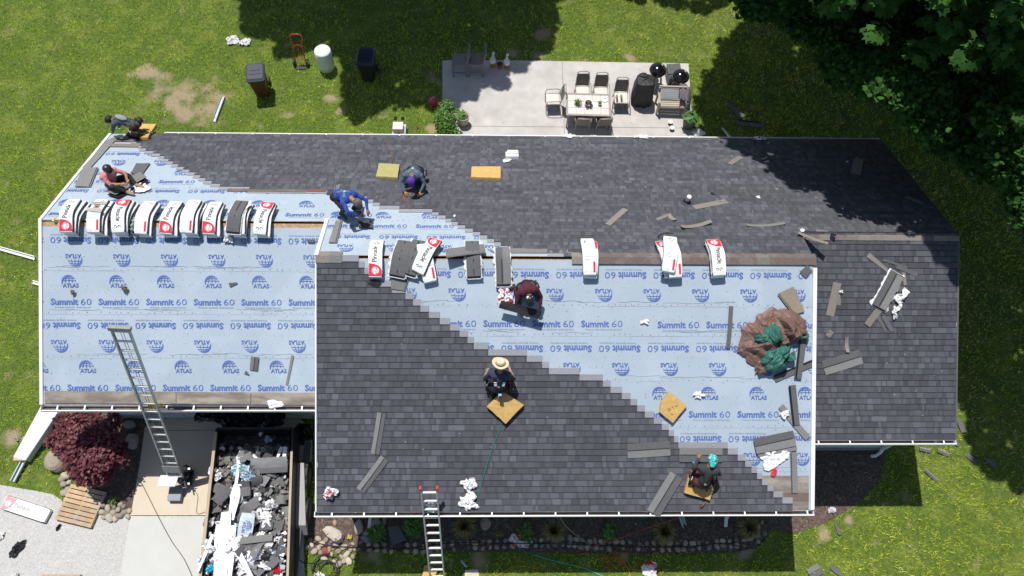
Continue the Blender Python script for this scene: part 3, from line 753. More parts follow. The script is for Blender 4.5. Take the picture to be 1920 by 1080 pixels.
# cap nails: dots along the seams and in lines over the sheets
nails = MB(); rn = random.Random(4)
M_NAIL = [pm('cap_nail_red', (.5, .06, .08), .5, .1, 9), pm('cap_nail_grey', (.07, .09, .14), .5, .1, 9), pm('cap_nail_white', (.75, .75, .78), .5, .1, 9)]
def nail_line(plane, x0, x1, y, step, jit=.02, r=.011):
    A, B = PL[plane]; x = x0 + rn.uniform(0, step)
    while x < x1:
        yy = y + rn.uniform(-jit, jit); c = (x, yy, A + B * yy - .0105)
        mi = rn.choice([0, 1, 1, 1, 2]); rr = r * rn.uniform(.7, 1.1)
        nails.add([(c[0] + rr * math.cos(q * PI / 3), c[1] + rr * math.sin(q * PI / 3) * CS, c[2] + B * rr * math.sin(q * PI / 3) * CS) for q in range(6)], [(0, 1, 2, 3, 4, 5)], mi=mi)
        x += step * rn.uniform(.7, 1.3)
for (pl, xa, xb, sheets) in (('gf', cg[0], cg[1], S['gf']), ('f', X0 + .6, X1 - .1, S['f']), ('b', XG + .1, 2.0, S['b']), ('b', X0 + .1, 2.2, S['b2'])):
    for _, ya, yb in sheets:
        lo = ya if pl != 'b' else yb
        sg = 1 if pl != 'b' else -1
        nail_line(pl, xa, xb, lo + sg * .035, .17, .014); nail_line(pl, xa, xb, lo - sg * .03, .42, .012, .008)
        for fr in (.33, .66): nail_line(pl, xa, xb, ya + (yb - ya) * fr, .31, .01, .008)
        for k in (0, 1, 2): nail_line(pl, xa, xb, ya + (yb - ya) * (.5 + .03 * k), .16, .004, .0045)
o = nails.build('cap_nails', M_NAIL, house); o['kind'] = 'stuff'
# folds and scuffs in the sheets
fold = MB()
for (pl, xa, xb, sheets) in (('gf', cg[0], cg[1], S['gf']), ('f', X0 + 1, X1 - .1, S['f'])):
    A, B = PL[pl]
    for _, ya, yb in sheets:
        for k in range(9):
            x = rn.uniform(xa, xb - 1.5); L = rn.uniform(.4, 1.6); y0 = ya + .09 + rn.uniform(-.02, .03)
            pts = [(x + L * i / 8, y0 + .01 * math.sin(i * 1.3 + k), 0) for i in range(9)]
            pts = [(p[0], p[1], A + B * p[1] - .0145) for p in pts]; fold.tube(pts, [.001] + [.0035] * 7 + [.001], 5)
hpart(fold, 'underlayment_folds', M_UND, smooth=True)['kind'] = 'stuff'
# ================================================================== TREES AND PLANTS
def leaf_mass(name, C, size, mat, tints, parent, shape='maple', up=0.6, fold=.25, seed=0):
    "C: (n,3) leaf centres in the parent's frame; one polygon fan per leaf"
    r = np.random.default_rng(seed); n = len(C)
    if shape == 'maple':
        out = np.array([(0, -.5), (.22, -.3), (.52, -.22), (.34, .02), (.5, .3), (.2, .24), (0, .62), (-.2, .24), (-.5, .3), (-.34, .02), (-.52, -.22), (-.22, -.3)])
    elif shape == 'low':
        out = np.array([(0, -.5), (.5, -.2), (.28, .02), (.42, .32), (0, .6), (-.42, .32), (-.28, .02), (-.5, -.2)])
    elif shape == 'long':
        out = np.array([(0, -.5), (.13, -.15), (.12, .2), (0, .55), (-.12, .2), (-.13, -.15)])
    else:
        out = np.array([(0, -.5), (.3, -.1), (.22, .3), (0, .5), (-.22, .3), (-.3, -.1)])
    m = len(out)
    nz = r.normal(0, 1, (n, 3)); nz[:, 2] = np.abs(nz[:, 2]) + up * 2; nz /= np.linalg.norm(nz, axis=1, keepdims=True)
    a = r.normal(0, 1, (n, 3)); x = np.cross(a, nz); x /= np.linalg.norm(x, axis=1, keepdims=True); y = np.cross(nz, x)
    s = size * r.uniform(.65, 1.25, n)
    V = np.zeros((n, m + 1, 3)); V[:, 0] = C
    for k, (u, v) in enumerate(out):
        V[:, k + 1] = C + (x * u + y * v) * s[:, None] - nz * (s * fold * (u * u + v * v))[:, None]
    b = (np.arange(n) * (m + 1))[:, None]
    F = np.concatenate([b + np.array([[0, 1 + k, 1 + (k + 1) % m]]) for k in range(m)])
    ti = tints(n, r)
    me_t = np.repeat(ti, m + 1, 0)
    return arrays_to_object(name, V.reshape(-1, 3), F, mat, me_t, parent)
M_LEAF = pm('maple_leaf_green', (1, 1, 1), .85, .08, 4, tint=True, trans=.3, spec=.12)
M_LEAFR = pm('red_maple_leaf', (1, 1, 1), .5, .08, 4, tint=True, trans=.2, spec=.3)
M_LEAFP = pm('garden_leaf', (1, 1, 1), .5, .08, 4, tint=True, trans=.2, spec=.35)
def green_t(n, r):
    k = r.random((n, 1)); return ((1 - k) * np.array([.026, .085, .018]) + k * np.array([.070, .160, .032])) * r.uniform(.7, 1.3, (n, 1))

def clumps_to_leaves(cl, per, rad, r, flat=.55):
    "leaf clumps: cl (n,3) centres"
    n = len(cl); d = r.normal(0, 1, (n, per, 3)); d /= np.linalg.norm(d, axis=2, keepdims=True)
    rr = rad * r.random((n, per, 1)) ** .5 * r.uniform(.6, 1.3, (n, 1, 1)); P = cl[:, None, :] + d * rr * np.array([1, 1, flat])
    return P.reshape(-1, 3)
def make_tree(name, label, group, base, clumps, per, rad, leaf, seed, tops, trunk_r=.28):
    root = thing(name, label, 'tree', Vector(base), group)
    r = np.random.default_rng(seed)
    hi = clumps[:, 2] > 8.9
    if hi.any(): leaf_mass('crown', clumps_to_leaves(clumps[hi], per, rad, r), leaf, M_LEAF, green_t, root, 'oval' if False else 'maple', seed=seed)
    if (~hi).any(): leaf_mass('crown', clumps_to_leaves(clumps[~hi], per * 3, rad * 1.05, r), leaf * .56, M_LEAF, green_t, root, 'low', up=.35, seed=seed)
    c = clumps.mean(0); mb = MB(); H = c[2]
    top = Vector((base[0] + (c[0] - base[0]) * .35, base[1] + (c[1] - base[1]) * .35, H * .95))
    b = Vector(base)
    mb.tube([b, b + (top - b) * .1 + Vector((0, 0, 0)), b + (top - b) * .5, top], [trunk_r * 1.35, trunk_r, trunk_r * .75, trunk_r * .35], 10)
    idx = r.choice(len(clumps), min(tops, len(clumps)), replace=False)
    for i in idx:
        e = Vector(clumps[i]); f = r.uniform(.3, .85); s = b + (top - b) * f
        mid = s.lerp(e, .5) + Vector((r.normal(0, .2), r.normal(0, .2), .35))
        mb.tube([s, mid, e], [trunk_r * .30, trunk_r * .16, .02], 6)
    mb.build('trunk', M_BARK, root, smooth=True)
    return root

# ground-projected outlines of the shade the photograph shows, thrown back up along the sunbeam
def sg(px, py, plane='g'):
    p = at(px, py, plane); return (p.x + SUN_X * p.z, p.y + SUN_Y * p.z)
SH1 = [sg(*q) for q in [(444, -120), (444, 40), (466, 71), (505, 77), (510, 102), (516, 111), (546, 109), (566, 104), (590, 102), (618, 108), (638, 128), (642, 160), (650, 195), (634, 212), (650, 219), (672, 231), (692, 214), (715, 223), (724, 200),
        (756, 205), (790, 214), (820, 206), (860, 204), (890, 200), (905, 180), (915, 163), (940, 172), (962, 165), (956, 150), (945, 140), (985, 137), (992, 118), (1010, 108), (1038, 95), (1040, 60), (1055, 0), (1060, -120)]]
SH1B = [sg(*q) for q in [(1170, -100), (1175, 5), (1195, 16), (1235, 10), (1290, 20), (1320, 40), (1348, 20), (1375, 5), (1390, -60), (1390, -100)]]
SH2 = [sg(*q) for q in [(1390, 48), (1371, 65), (1348, 87), (1329, 116), (1319, 155), (1300, 174), (1296, 200), (1302, 255)]] + [sg(*q) for q in [(1357, 274, 'b'), (1380, 285, 'b'), (1408, 293, 'b'), (1446, 307, 'b'), (1478, 348, 'b'), (1527, 358, 'b'), (1568, 384, 'b'), (1622, 390, 'b'), (1650, 425, 'b'), (1685, 428, 'b'), (1725, 440, 'b')]] + \
      [sg(*q) for q in [(1744, 460, 'wf'), (1738, 487, 'wf'), (1770, 513, 'wf'), (1773, 547, 'wf'), (1795, 538, 'wf')]] + [sg(*q) for q in [(1800, 650), (1808, 800), (1812, 835), (1843, 872), (1873, 919), (1895, 932), (1935, 935), (2150, 940), (2300, 500), (2300, -150), (1420, -150)]]
VIS = [(1392, -60), (1392, 8), (1400, 24), (1438, 28), (1452, 12), (1470, 18), (1468, 45), (1480, 62), (1500, 72), (1520, 60), (1545, 78), (1552, 100), (1540, 128), (1575, 145), (1600, 150), (1640, 176), (1668, 168),
       (1688, 190), (1700, 215), (1728, 235), (1742, 262), (1770, 275), (1800, 285), (1815, 300), (1838, 322), (1866, 330), (1895, 352), (1900, 392), (1915, 402), (1990, 420), (2060, 200), (2060, -60)]
def occluders(P, n, z0, z1, margin, seed, hide=True):
    P = np.array(P); r = np.random.default_rng(seed); lo, hi = P.min(0), P.max(0)
    x = r.uniform(lo[0], hi[0], n * 3); y = r.uniform(lo[1], hi[1], n * 3); k = inside([tuple(q) for q in P], x, y)
    # keep clumps a little inside the outline
    n_ = len(P); d = np.full(len(x), 99.)
    for i in range(n_):
        a, b = P[i], P[(i + 1) % n_]; ab = b - a; t = np.clip(((x - a[0]) * ab[0] + (y - a[1]) * ab[1]) / (ab @ ab + 1e-9), 0, 1)
        d = np.minimum(d, np.hypot(x - a[0] - t * ab[0], y - a[1] - t * ab[1]))
    k &= (d > margin * r.uniform(.35, 1.1, len(x))); x, y = x[k][:n], y[k][:n]; z = r.uniform(z0, z1, len(x))
    out = []
    for X, Y, Z in zip(x, y, z):          # a limb that would hang between the camera and the roof grows higher up the tree instead
        for dz in (0, .8, 1.6, 2.4, 3.2, 4.0, 4.8, 5.6, 6.4, 7.2):
            c = (X - SUN_X * (Z + dz), Y - SUN_Y * (Z + dz), Z + dz)
            if c[2] > 18: break
            px, py = proj(c)
            if py < -30 or px > 1965 or (px > 1400 and py < 30) or inside(VIS, np.array([px]), np.array([py]))[0]: out.append(c); break
    print('clumps', len(out), 'of', len(x))
    return np.array(out)
c1 = occluders(SH1, 1500, 8.5, 12.5, .28, 1)
lab = 'tall leafy maple beyond the lawn whose shade falls across the grass'
sel = c1[:, 0] < c1[:, 0].mean()
make_tree('shade_tree', 'tall leafy maple north of the lawn, shading the grass by the hand truck', 'tall trees round the yard', (-7.5, 17.5, 0), c1[sel], 34, .34, .26, 5, 14)
make_tree('shade_tree', 'tall leafy maple north of the patio, its shade dappling the concrete', 'tall trees round the yard', (-1.5, 17.8, 0), c1[~sel], 34, .34, .26, 6, 14)
c1b = occluders(SH1B, 150, 9, 12, .2, 2)
make_tree('shade_tree', 'smaller leafy tree at the top edge, shading a scrap of lawn', 'tall trees round the yard', (6.5, 17.5, 0), c1b, 34, .3, .24, 7, 8, .16)
c2 = occluders(SH2, 6000, 9.0, 14.0, .24, 3)
print('occluders', len(c1), len(c1b), len(c2))
# the part of the crowns that reaches into the picture, lower limbs
def visible_clumps(n, seed):
    r = np.random.default_rng(seed); out = []
    P = [tuple(q) for q in VIS]
    while len(out) < n:
        px, py = r.uniform(1380, 2040), r.uniform(-60, 420)
        if not inside(P, np.array([px]), np.array([py]))[0]: continue
        # depth of the crown at this spot: a lumpy surface with random depth behind it
        d = vnoise(np.array([px]), np.array([py]), 1 / 75, 9)[0]; e = vnoise(np.array([px]), np.array([py]), 1 / 210, 10)[0]
        h = 4.2 + 3.2 * e + 1.5 * d - r.random() ** 1.5 * 2.2
        p = at(px, py, 'g', h); out.append(tuple(p))
    return np.array(out)
cv = visible_clumps(2100, 4)
allc = np.concatenate([c2, cv]); bases = [(10.5, 14.5, 0), (17.3, 10.2, 0), (19.5, 2.5, 0)]
near = np.argmin([np.hypot(allc[:, 0] - b[0] + 2.5 * (i == 2), allc[:, 1] - b[1]) for i, b in enumerate(bases)], 0)
for i, lb in enumerate(('broad dark green maple at the top right, leftmost of the three crowns there', 'broad dark green maple in the top right corner of the yard', 'dark green maple at the right edge, lowest of the crowns beside the house')):
    make_tree('maple_tree', lb, 'maples beside the right end of the house', bases[i], allc[near == i], 30, .36, .23, 20 + i, 5, .3)

# red-leaved maple bush by the garage
def cloud_points(blobs, n, r, shell=.55):
    out = []
    w = np.array([b[3] ** 2 for b in blobs]); idx = r.choice(len(blobs), n, p=w / w.sum())
    for i in idx:
        x, y, z, R, fz = blobs[i]; d = r.normal(0, 1, 3); d /= np.linalg.norm(d); q = R * (shell + (1 - shell) * r.random()) * (1 + .15 * r.normal())
        out.append((x + d[0] * q, y + d[1] * q, max(.05, z + d[2] * q * fz)))
    return np.array(out)
def bush(name, label, cat, px, py, blobs_px, n, leaf, tint, seed, shape='maple', mat=None, group=None, stems=9, stem_mat=None):
    b = at(px, py); root = thing(name, label, cat, b, group); r = np.random.default_rng(seed)
    blobs = []
    for (x, y, h, R, fz) in blobs_px:
        p = at(x, y, 'g', h); blobs.append((p.x, p.y, h, R, fz))
    C = cloud_points(blobs, n, r); leaf_mass('foliage', C, leaf, mat or M_LEAFP, tint, root, shape, seed=seed)
    mb = MB()
    for k in range(stems):
        q = blobs[k % len(blobs)]; e = Vector((q[0], q[1], q[2])); m = b.lerp(e, .5) + Vector((0, 0, q[2] * .1)); mb.tube([b, m, e], [.03, .018, .008], 5)
    mb.build('stem', stem_mat or M_BARK, root); return root
def red_t(n, r):
    k = r.random((n, 1)); c = (1 - k) * np.array([.070, .018, .024]) + k * np.array([.22, .070, .080]); return c * r.uniform(.6, 1.4, (n, 1))
bl = [(122, 795, .9, .32, .6), (148, 782, .8, .25, .6), (118, 822, 1.1, .38, .6), (150, 830, 1.35, .45, .6), (185, 815, 1.2, .36, .6), (210, 790, .8, .26, .5), (205, 835, 1.2, .36, .6), (150, 862, 1.25, .42, .6), (185, 858, 1.3, .42, .6), (216, 858, 1.0, .3, .6), (160, 888, 1.0, .34, .6), (190, 888, .9, .3, .6), (130, 845, 1.0, .32, .6), (98, 828, .85, .2, .6), (225, 840, .9, .2, .5), (178, 785, .75, .2, .6)]
bush('red_maple_shrub', 'dark red leaved maple shrub beside the wooden pallet and garage corner', 'shrub', 165, 870, bl, 7200, .085, red_t, 51, 'maple', M_LEAFR, stems=16)
def lush_t(n, r):
    k = r.random((n, 1)); return ((1 - k) * np.array([.05, .13, .02]) + k * np.array([.13, .26, .045])) * r.uniform(.7, 1.25, (n, 1))
bush('leafy_shrub', 'bright green leafy shrub at the left edge of the patio', 'shrub', 838, 235, [(838, 200, .5, .26, .8), (830, 215, .5, .28, .8), (842, 225, .6, .3, .8), (836, 240, .5, .28, .8), (848, 247, .4, .24, .8), (822, 225, .35, .2, .8), (850, 212, .4, .2, .8)], 1500, .085, lush_t, 52, 'oval')
bush('weed_clump', 'low green weeds growing by the garage corner behind the red shrub', 'plant', 160, 778, [(158, 774, .25, .22, .6), (165, 782, .2, .18, .6), (172, 776, .2, .12, .6)], 320, .09, lush_t, 53, 'oval', stems=4)
bush('weed_tuft', 'small bright green weed on the bare soil by the stones', 'plant', 212, 938, [(212, 938, .12, .13, .7)], 120, .08, lush_t, 54, 'long', stems=3)
gl = 'plants in the mulch bed along the front wall'
for (px, py, R, n, lb, sh, sz) in ((775, 988, .24, 220, 'leafy green perennial left of the front ladder, in the mulch bed', 'long', .20), (706, 1000, .22, 120, 'dark green plant beside the black shingle sheet in the mulch bed', 'long', .22),
        (988, 999, .2, 130, 'leafy green plant behind the crumpled wrapper on the stone edging', 'oval', .13), (1142, 999, .2, 150, 'single bright leafy plant right of the middle of the front bed', 'oval', .13), (937, 1003, .08, 30, 'tiny green seedling near the middle of the front bed', 'oval', .07)):
    bush('garden_plant', lb, 'plant', px, py, [(px, py, .2, R, .6)], n, sz, lush_t, 60 + px, sh, group=gl, stems=5)
def grass_clump(px, py, label, R=.42, n=260, seed=0):
    b = at(px, py, 'g', .02); root = thing('ornamental_grass', label, 'plant', b, 'dry ornamental grasses in the front bed'); r = random.Random(seed); mb = MB()
    for k in range(n):
        a = r.uniform(0, 2 * PI); l = R * r.uniform(.5, 1.1); h = r.uniform(.2, .5); w = .006
        d = Vector((math.cos(a), math.sin(a), 0)); nrm = Vector((-d.y, d.x, 0)) * w; c = r.choice([(.26, .20, .07), (.18, .20, .06), (.34, .25, .12)])
        p0 = b + d * .03; p1 = b + d * l * .5 + Vector((0, 0, h)); p2 = b + d * l + Vector((0, 0, h * .6))
        mb.add([p0 - nrm, p0 + nrm, p1 + nrm, p1 - nrm, p2], [(0, 1, 2, 3), (3, 2, 4)], col=c)
    mb.build('blades', M_LEAFP, root)
for i, (px, py, lb) in enumerate(((870, 990, 'brownish ornamental grass just right of the front ladder'), (1037, 998, 'brownish ornamental grass left of the middle leafy plant'), (1243, 1000, 'brownish ornamental grass under the fallen gutter offcut'), (1400, 994, 'brownish ornamental grass at the right end of the stone edging'))):
    grass_clump(px, py, lb, seed=i)
# tall weeds by the right lawn edge flower
bush('yellow_flower', 'small yellow flower beside the engraved rock', 'flower', 656, 1009, [(656, 1007, .12, .06, .8)], 40, .05, lambda n, r: np.tile(np.array([[.65, .62, .08]]), (n, 1)) * r.uniform(.6, 1.1, (n, 1)), 70, 'oval', stems=3)
# ================================================================== PEOPLE
def capsule(mb, a, b, ra, rb, mi=0):
    a, b = Vector(a), Vector(b); t = b - a; L = t.length
    if L < 1e-6: mb.ell(a, (ra, ra, ra), 12, 8); return
    t.normalize(); x = t.orthogonal().normalized(); y = t.cross(x); prof = []
    for i in range(5): w = -PI / 2 + i / 4 * PI / 2; prof.append((ra * math.cos(w) if i else ra * .05, ra * math.sin(w)))
    for i in range(1, 5): w = i / 4 * PI / 2; prof.append((rb * math.cos(w) if i < 4 else rb * .05, L + rb * math.sin(w)))
    prof.insert(5, (rb, L))
    M = Matrix((x, y, t)).transposed().to_4x4(); M.translation = a; mb.lathe(prof, 12, M)
POSES = {
 'crawl': dict(pelvis=(0, -.24, .50), belly=(0, 0, .60), chest=(0, .16, .66), neck=(0, .34, .66), head=(0, .47, .60), sh=(.19, .24, .62), el=(.25, .34, .36), wr=(.15, .50, .16), hip=(.10, -.24, .47), kn=(.15, .04, .08), an=(.14, -.38, .09), to=(.14, -.56, .04)),
 'crouch': dict(pelvis=(0, -.26, .40), belly=(0, -.06, .52), chest=(0, .10, .62), neck=(0, .28, .66), head=(0, .42, .62), sh=(.20, .18, .58), el=(.30, .30, .36), wr=(.20, .50, .16), hip=(.11, -.24, .38), kn=(.22, .12, .16), an=(.16, -.26, .10), to=(.16, -.44, .04)),
 'kneel': dict(pelvis=(0, -.10, .36), belly=(0, -.04, .54), chest=(0, .05, .70), neck=(0, .12, .86), head=(0, .19, 1.02), sh=(.20, .08, .78), el=(.31, .14, .52), wr=(.22, .38, .42), hip=(.11, -.08, .34), kn=(.20, .30, .10), an=(.16, -.12, .09), to=(.18, -.30, .04)),
 'sit': dict(pelvis=(0, 0, .14), belly=(0, .03, .30), chest=(0, .08, .46), neck=(0, .13, .62), head=(0, .20, .78), sh=(.19, .10, .54), el=(.24, .30, .36), wr=(.12, .52, .34), hip=(.11, .02, .13), kn=(.26, .38, .32), an=(.16, .62, .08), to=(.17, .82, .05)),
 'stoop': dict(pelvis=(0, -.26, .74), belly=(0, -.06, .86), chest=(0, .12, .92), neck=(0, .30, .92), head=(0, .44, .84), sh=(.20, .20, .86), el=(.30, .42, .68), wr=(.16, .56, .46), hip=(.11, -.24, .72), kn=(.18, .10, .44), an=(.17, -.10, .10), to=(.20, .10, .04)),
}
def person(label, px, py, plane, heading, pose, mats, hat=None, over=None, straps=True, belt=True, extra=None, scale=1.0, group='roofing workers'):
    P = dict(POSES[pose]); P.update(over or {})
    o = at(px, py, plane); A, B = PL[plane]; ch, sh_ = math.cos(math.radians(heading)), math.sin(math.radians(heading))
    def W(p):
        p = Vector(p) * scale; x = o.x + p.x * ch - p.y * sh_; y = o.y + p.x * sh_ + p.y * ch
        return Vector((x, y, A + B * y + p.z))
    root = thing('person', label, 'person', o, group)
    def side(k, s):
        if k + ('_r' if s > 0 else '_l') in P: return W(P[k + ('_r' if s > 0 else '_l')])
        q = P[k]; return W((q[0] * s, q[1], q[2]))
    J = {k: W(P[k]) for k in ('pelvis', 'belly', 'chest', 'neck', 'head')}
    seg = []                                   # a, b, ra, rb, material (0 shirt 1 trousers 2 skin 3 boots 4 gloves)
    shirt, trou, skin, boot, glove = mats
    for s in (-1, 1):
        S_, E2, Wr, H, K, An, To = (side(k, s) for k in ('sh', 'el', 'wr', 'hip', 'kn', 'an', 'to'))
        seg += [(S_, E2, .064, .048, 0), (E2, Wr, .047, .032, 0 if P.get('sleeves', 1) else 2), (H, K, .092, .066, 1), (K, An, .066, .045, 1), (An, An.lerp(To, .35), .052, .050, 3), (An.lerp(To, .3), To, .048, .038, 3)]
        fwd = (Wr - E2).normalized(); side_v = (Matrix.Rotation(math.radians(heading), 3, 'Z') @ Vector((s, 0, 0)))
        nrm = fwd.cross(side_v).normalized(); sv = nrm.cross(fwd).normalized() * (1 if s > 0 else 1)
        palm = Wr + fwd * .07; seg.append((Wr, palm, .030, .036, 4))
        for q, (off, ln) in enumerate(((-.028, .062), (-.010, .075), (.010, .070), (.028, .055))):
            a = palm + sv * off + fwd * .01; m = a + fwd * ln * .55; e = m + (fwd * .5 - Vector((0, 0, 1)) * .85).normalized() * ln * .6
            seg += [(a, m, .0105, .010, 4), (m, e, .010, .0085, 4)]
        tb = Wr + fwd * .03 - sv * s * .030; tm = tb - sv * s * .028 + fwd * .025; seg += [(tb, tm, .013, .011, 4), (tm, tm + fwd * .03 - Vector((0, 0, .015)), .011, .009, 4)]
    sr, sl_ = side('sh', 1), side('sh', -1); hr, hl = side('hip', 1), side('hip', -1)
    seg += [(hr, hl, .115, .115, 1), (J['pelvis'], J['belly'], .125, .130, 0), (J['belly'], J['chest'], .135, .150, 0), (J['chest'] .lerp(sr, .55), J['chest'].lerp(sl_, .55), .125, .125, 0), (sr, sl_, .075, .075, 0), (J['belly'].lerp(hr, .5), J['belly'].lerp(hl, .5), .10, .10, 0),
            (J['neck'].lerp(J['chest'], .3), J['neck'].lerp(J['head'], .5), .062, .055, 2)]
    up = (J['head'] - J['neck']).normalized(); fw = Matrix.Rotation(math.radians(heading), 3, 'Z') @ Vector((0, 1, 0))
    face = (fw - up * fw.dot(up)); face = face.normalized() if face.length > .3 else (-Vector((0, 0, 1)) - up * -up.z).normalized()
    if pose in ('crawl', 'crouch', 'stoop'): face = (Vector((0, 0, -1)) * .8 + fw * .6).normalized(); up2 = (up - face * up.dot(face)).normalized(); up = up2
    hc = J['head']; rt = face.cross(up).normalized()
    seg += [(hc - up * .03, hc + up * .045, .078, .092, 2), (hc + face * .035 - up * .065, hc + face * .03 + up * .01, .050, .07, 2), (hc + face * .095 - up * .005, hc + face * .112 - up * .028, .009, .014, 2),
            (hc + rt * .088 - up * .01, hc + rt * .090 + up * .02, .015, .017, 2), (hc - rt * .088 - up * .01, hc - rt * .090 + up * .02, .015, .017, 2)]
    mb = MB()
    for a, b, ra, rb, mi in seg: capsule(mb, a, b, ra, rb)
    me = mb.mesh('body_raw', [M_BLACK], Matrix.Translation(-o)); ob = bpy.data.objects.new('body_raw', me); COL.objects.link(ob)
    md = ob.modifiers.new('r', 'REMESH'); md.mode = 'VOXEL'; md.voxel_size = .0125; sm = ob.modifiers.new('s', 'SMOOTH'); sm.factor = .5; sm.iterations = 4
    dg = bpy.context.evaluated_depsgraph_get(); dg.update(); bm_ = bpy.data.meshes.new_from_object(ob.evaluated_get(dg))
    bpy.data.objects.remove(ob); bpy.data.meshes.remove(me)
    bm_.name = 'body'; bm_.materials.clear()
    for m in (shirt, trou, skin, boot, glove): bm_.materials.append(m)
    n = len(bm_.polygons); C = np.zeros(n * 3); bm_.polygons.foreach_get('center', C); C = C.reshape(-1, 3) + np.array(o)
    best = np.full(n, 9.0); mi_ = np.zeros(n, int)
    for a, b, ra, rb, mi in seg:
        a, b = np.array(a), np.array(b); ab = b - a; t = np.clip(((C - a) @ ab) / (ab @ ab + 1e-9), 0, 1)
        d = np.linalg.norm(C - a - t[:, None] * ab, axis=1) - (ra + (rb - ra) * t); k = d < best; best[k] = d[k]; mi_[k] = mi
    # cloth creases
    V = np.zeros(len(bm_.vertices) * 3); bm_.vertices.foreach_get('co', V); V = V.reshape(-1, 3); Nn = np.zeros_like(V).ravel(); bm_.vertices.foreach_get('normal', Nn); Nn = Nn.reshape(-1, 3)
    w = np.array([noise.noise(Vector(p) * 13) + .5 * noise.noise(Vector(p) * 31) for p in V]) * .007; bm_.vertices.foreach_set('co', (V + Nn * w[:, None]).ravel())
    bm_.polygons.foreach_set('material_index', mi_); bm_.polygons.foreach_set('use_smooth', [True] * n); bm_.update()
    body = bpy.data.objects.new('body', bm_); COL.objects.link(body); body.parent = root
    bvh = BVHTree.FromPolygons([tuple(Vector(p) + o) for p in V], [tuple(p.vertices) for p in bm_.polygons])
    # eyes, brows
    ey = MB()
    for s in (-1, 1): ey.ell(hc + face * .088 + rt * .032 * s + up * .018, (.011, .011, .009), 8, 6)
    ey.build('eyes', M_BLACK, root)
    def strap(pts, w, mat, name, off=.008):
        m2 = MB(); Q = []
        pts = [Vector(p) for p in pts]; S2 = []
        for a, b in zip(pts[:-1], pts[1:]): S2 += [a.lerp(b, i / 6) for i in range(6)]
        S2.append(pts[-1]); row = []
        for p in S2:
            loc, nn, _, _ = bvh.find_nearest(p)
            row.append((loc + nn * off, nn))
        vs = []; fs = []
        for i, (p, nn) in enumerate(row):
            t = (row[min(i + 1, len(row) - 1)][0] - row[max(i - 1, 0)][0]); s3 = t.cross(nn).normalized() * w / 2
            vs += [p - s3, p + s3, p + s3 - nn * .006, p - s3 - nn * .006]
        for i in range(len(row) - 1):
            for k in range(4): fs.append((4 * i + k, 4 * i + (k + 1) % 4, 4 * i + 4 + (k + 1) % 4, 4 * i + 4 + k))
        m2.add(vs, fs); m2.build(name, mat, root)
    bdir = Vector((0, 0, 1)) if pose in ('crawl', 'crouch', 'stoop') else -fw
    if straps:
        sm_ = straps if not isinstance(straps, bool) else M_STRAP
        for s, S_ in ((1, sr), (-1, sl_)):
            a = J['chest'].lerp(S_, .6) + bdir * .2 + (J['neck'] - J['chest']) * .2; mid = J['belly'].lerp(J['chest'], .5) + bdir * .25; e = J['belly'].lerp(side('hip', -s), .8) + bdir * .2
            strap([a, mid, e], .045, sm_, 'harness_strap')
        d = MB(); loc, nn, _, _ = bvh.find_nearest(J['belly'].lerp(J['chest'], .6) + bdir * .3); x = nn.orthogonal().normalized(); M = Matrix((x, nn.cross(x), nn)).transposed().to_4x4(); M.translation = loc + nn * .012
        d.lathe([(.03, 0), (.032, .006), (.018, .010)], 10, M); d.build('harness_ring', M_ALU, root)
    if belt:
        ring = []; ax = (J['belly'] - J['pelvis']).normalized(); e1 = rt - ax * rt.dot(ax); e1.normalize(); e2 = ax.cross(e1); cc = J['pelvis'] + ax * .03
        for k in range(17): w2 = 2 * PI * k / 16; ring.append(cc + e1 * math.cos(w2) * .3 + e2 * math.sin(w2) * .3)
        strap(ring, .05, M_BELT, 'tool_belt', .012)
        for k, (w2, mt) in enumerate(((.25, M_POUCH), (2.9, M_POUCH), (2.2, M_BELT))):
            loc, nn, _, _ = bvh.find_nearest(cc + e1 * math.cos(w2) * .3 + e2 * math.sin(w2) * .3)
            M = Matrix((nn.cross(ax), nn, ax)).transposed().to_4x4(); M.translation = loc + nn * .035 - ax * .06
            pb = MB(); pb.prism([(-.06, -.03), (.06, -.03), (.075, .045), (-.075, .045)], -.10, .07, M); pb.box((0, .05, .04), (.11, .012, .06), M); po = pb.build('tool_pouch', mt, root)
            tb = MB(); tb.tube([(-.03, .01, 0), (-.035, .015, .13)], .011, 6, M); tb.box((.03, .01, .09), (.03, .02, .08), M); tb.box((-.035, .015, .135), (.07, .02, .022), M); tb.build('hand_tool', [M_TOOL1, M_ALU][k % 2], po)
    if hat: hat(root, hc, up, face, rt)
    if extra: extra(root, J, W, strap, bdir)
    return root
M_STRAP = pm('harness_webbing_dark', (.03, .035, .035), .7, .1, 20)
M_STRAPG = pm('harness_webbing_green', (.10, .19, .15), .7, .1, 20)
M_STRAPL = pm('harness_webbing_pale', (.32, .36, .36), .7, .1, 20)
M_BELT = pm('belt_leather_dark', (.03, .022, .02), .6, .2, 12)
M_POUCH = pm('pouch_leather_brown_black', (.035, .024, .022), .65, .25, 10)
M_TOOL1 = pm('tool_handle_red', (.45, .04, .05), .4, .1, 9)
def cl(name, c, **k): return pm(name, c, .85, .14, 12, .35, 45, **k)
SKIN = pm('skin_tan', (.34, .17, .10), .55, .1, 9); SKIN2 = pm('skin_brown', (.26, .125, .075), .55, .1, 9)
BOOT = pm('work_boot_dark', (.035, .03, .028), .6, .2, 9); GLOV = pm('work_glove_grey', (.22, .22, .23), .8, .15, 12)
def headM(hc, up, face, rt, lift=0.0):
    M = Matrix((rt, face, up)).transposed().to_4x4(); M.translation = hc + up * lift; return M
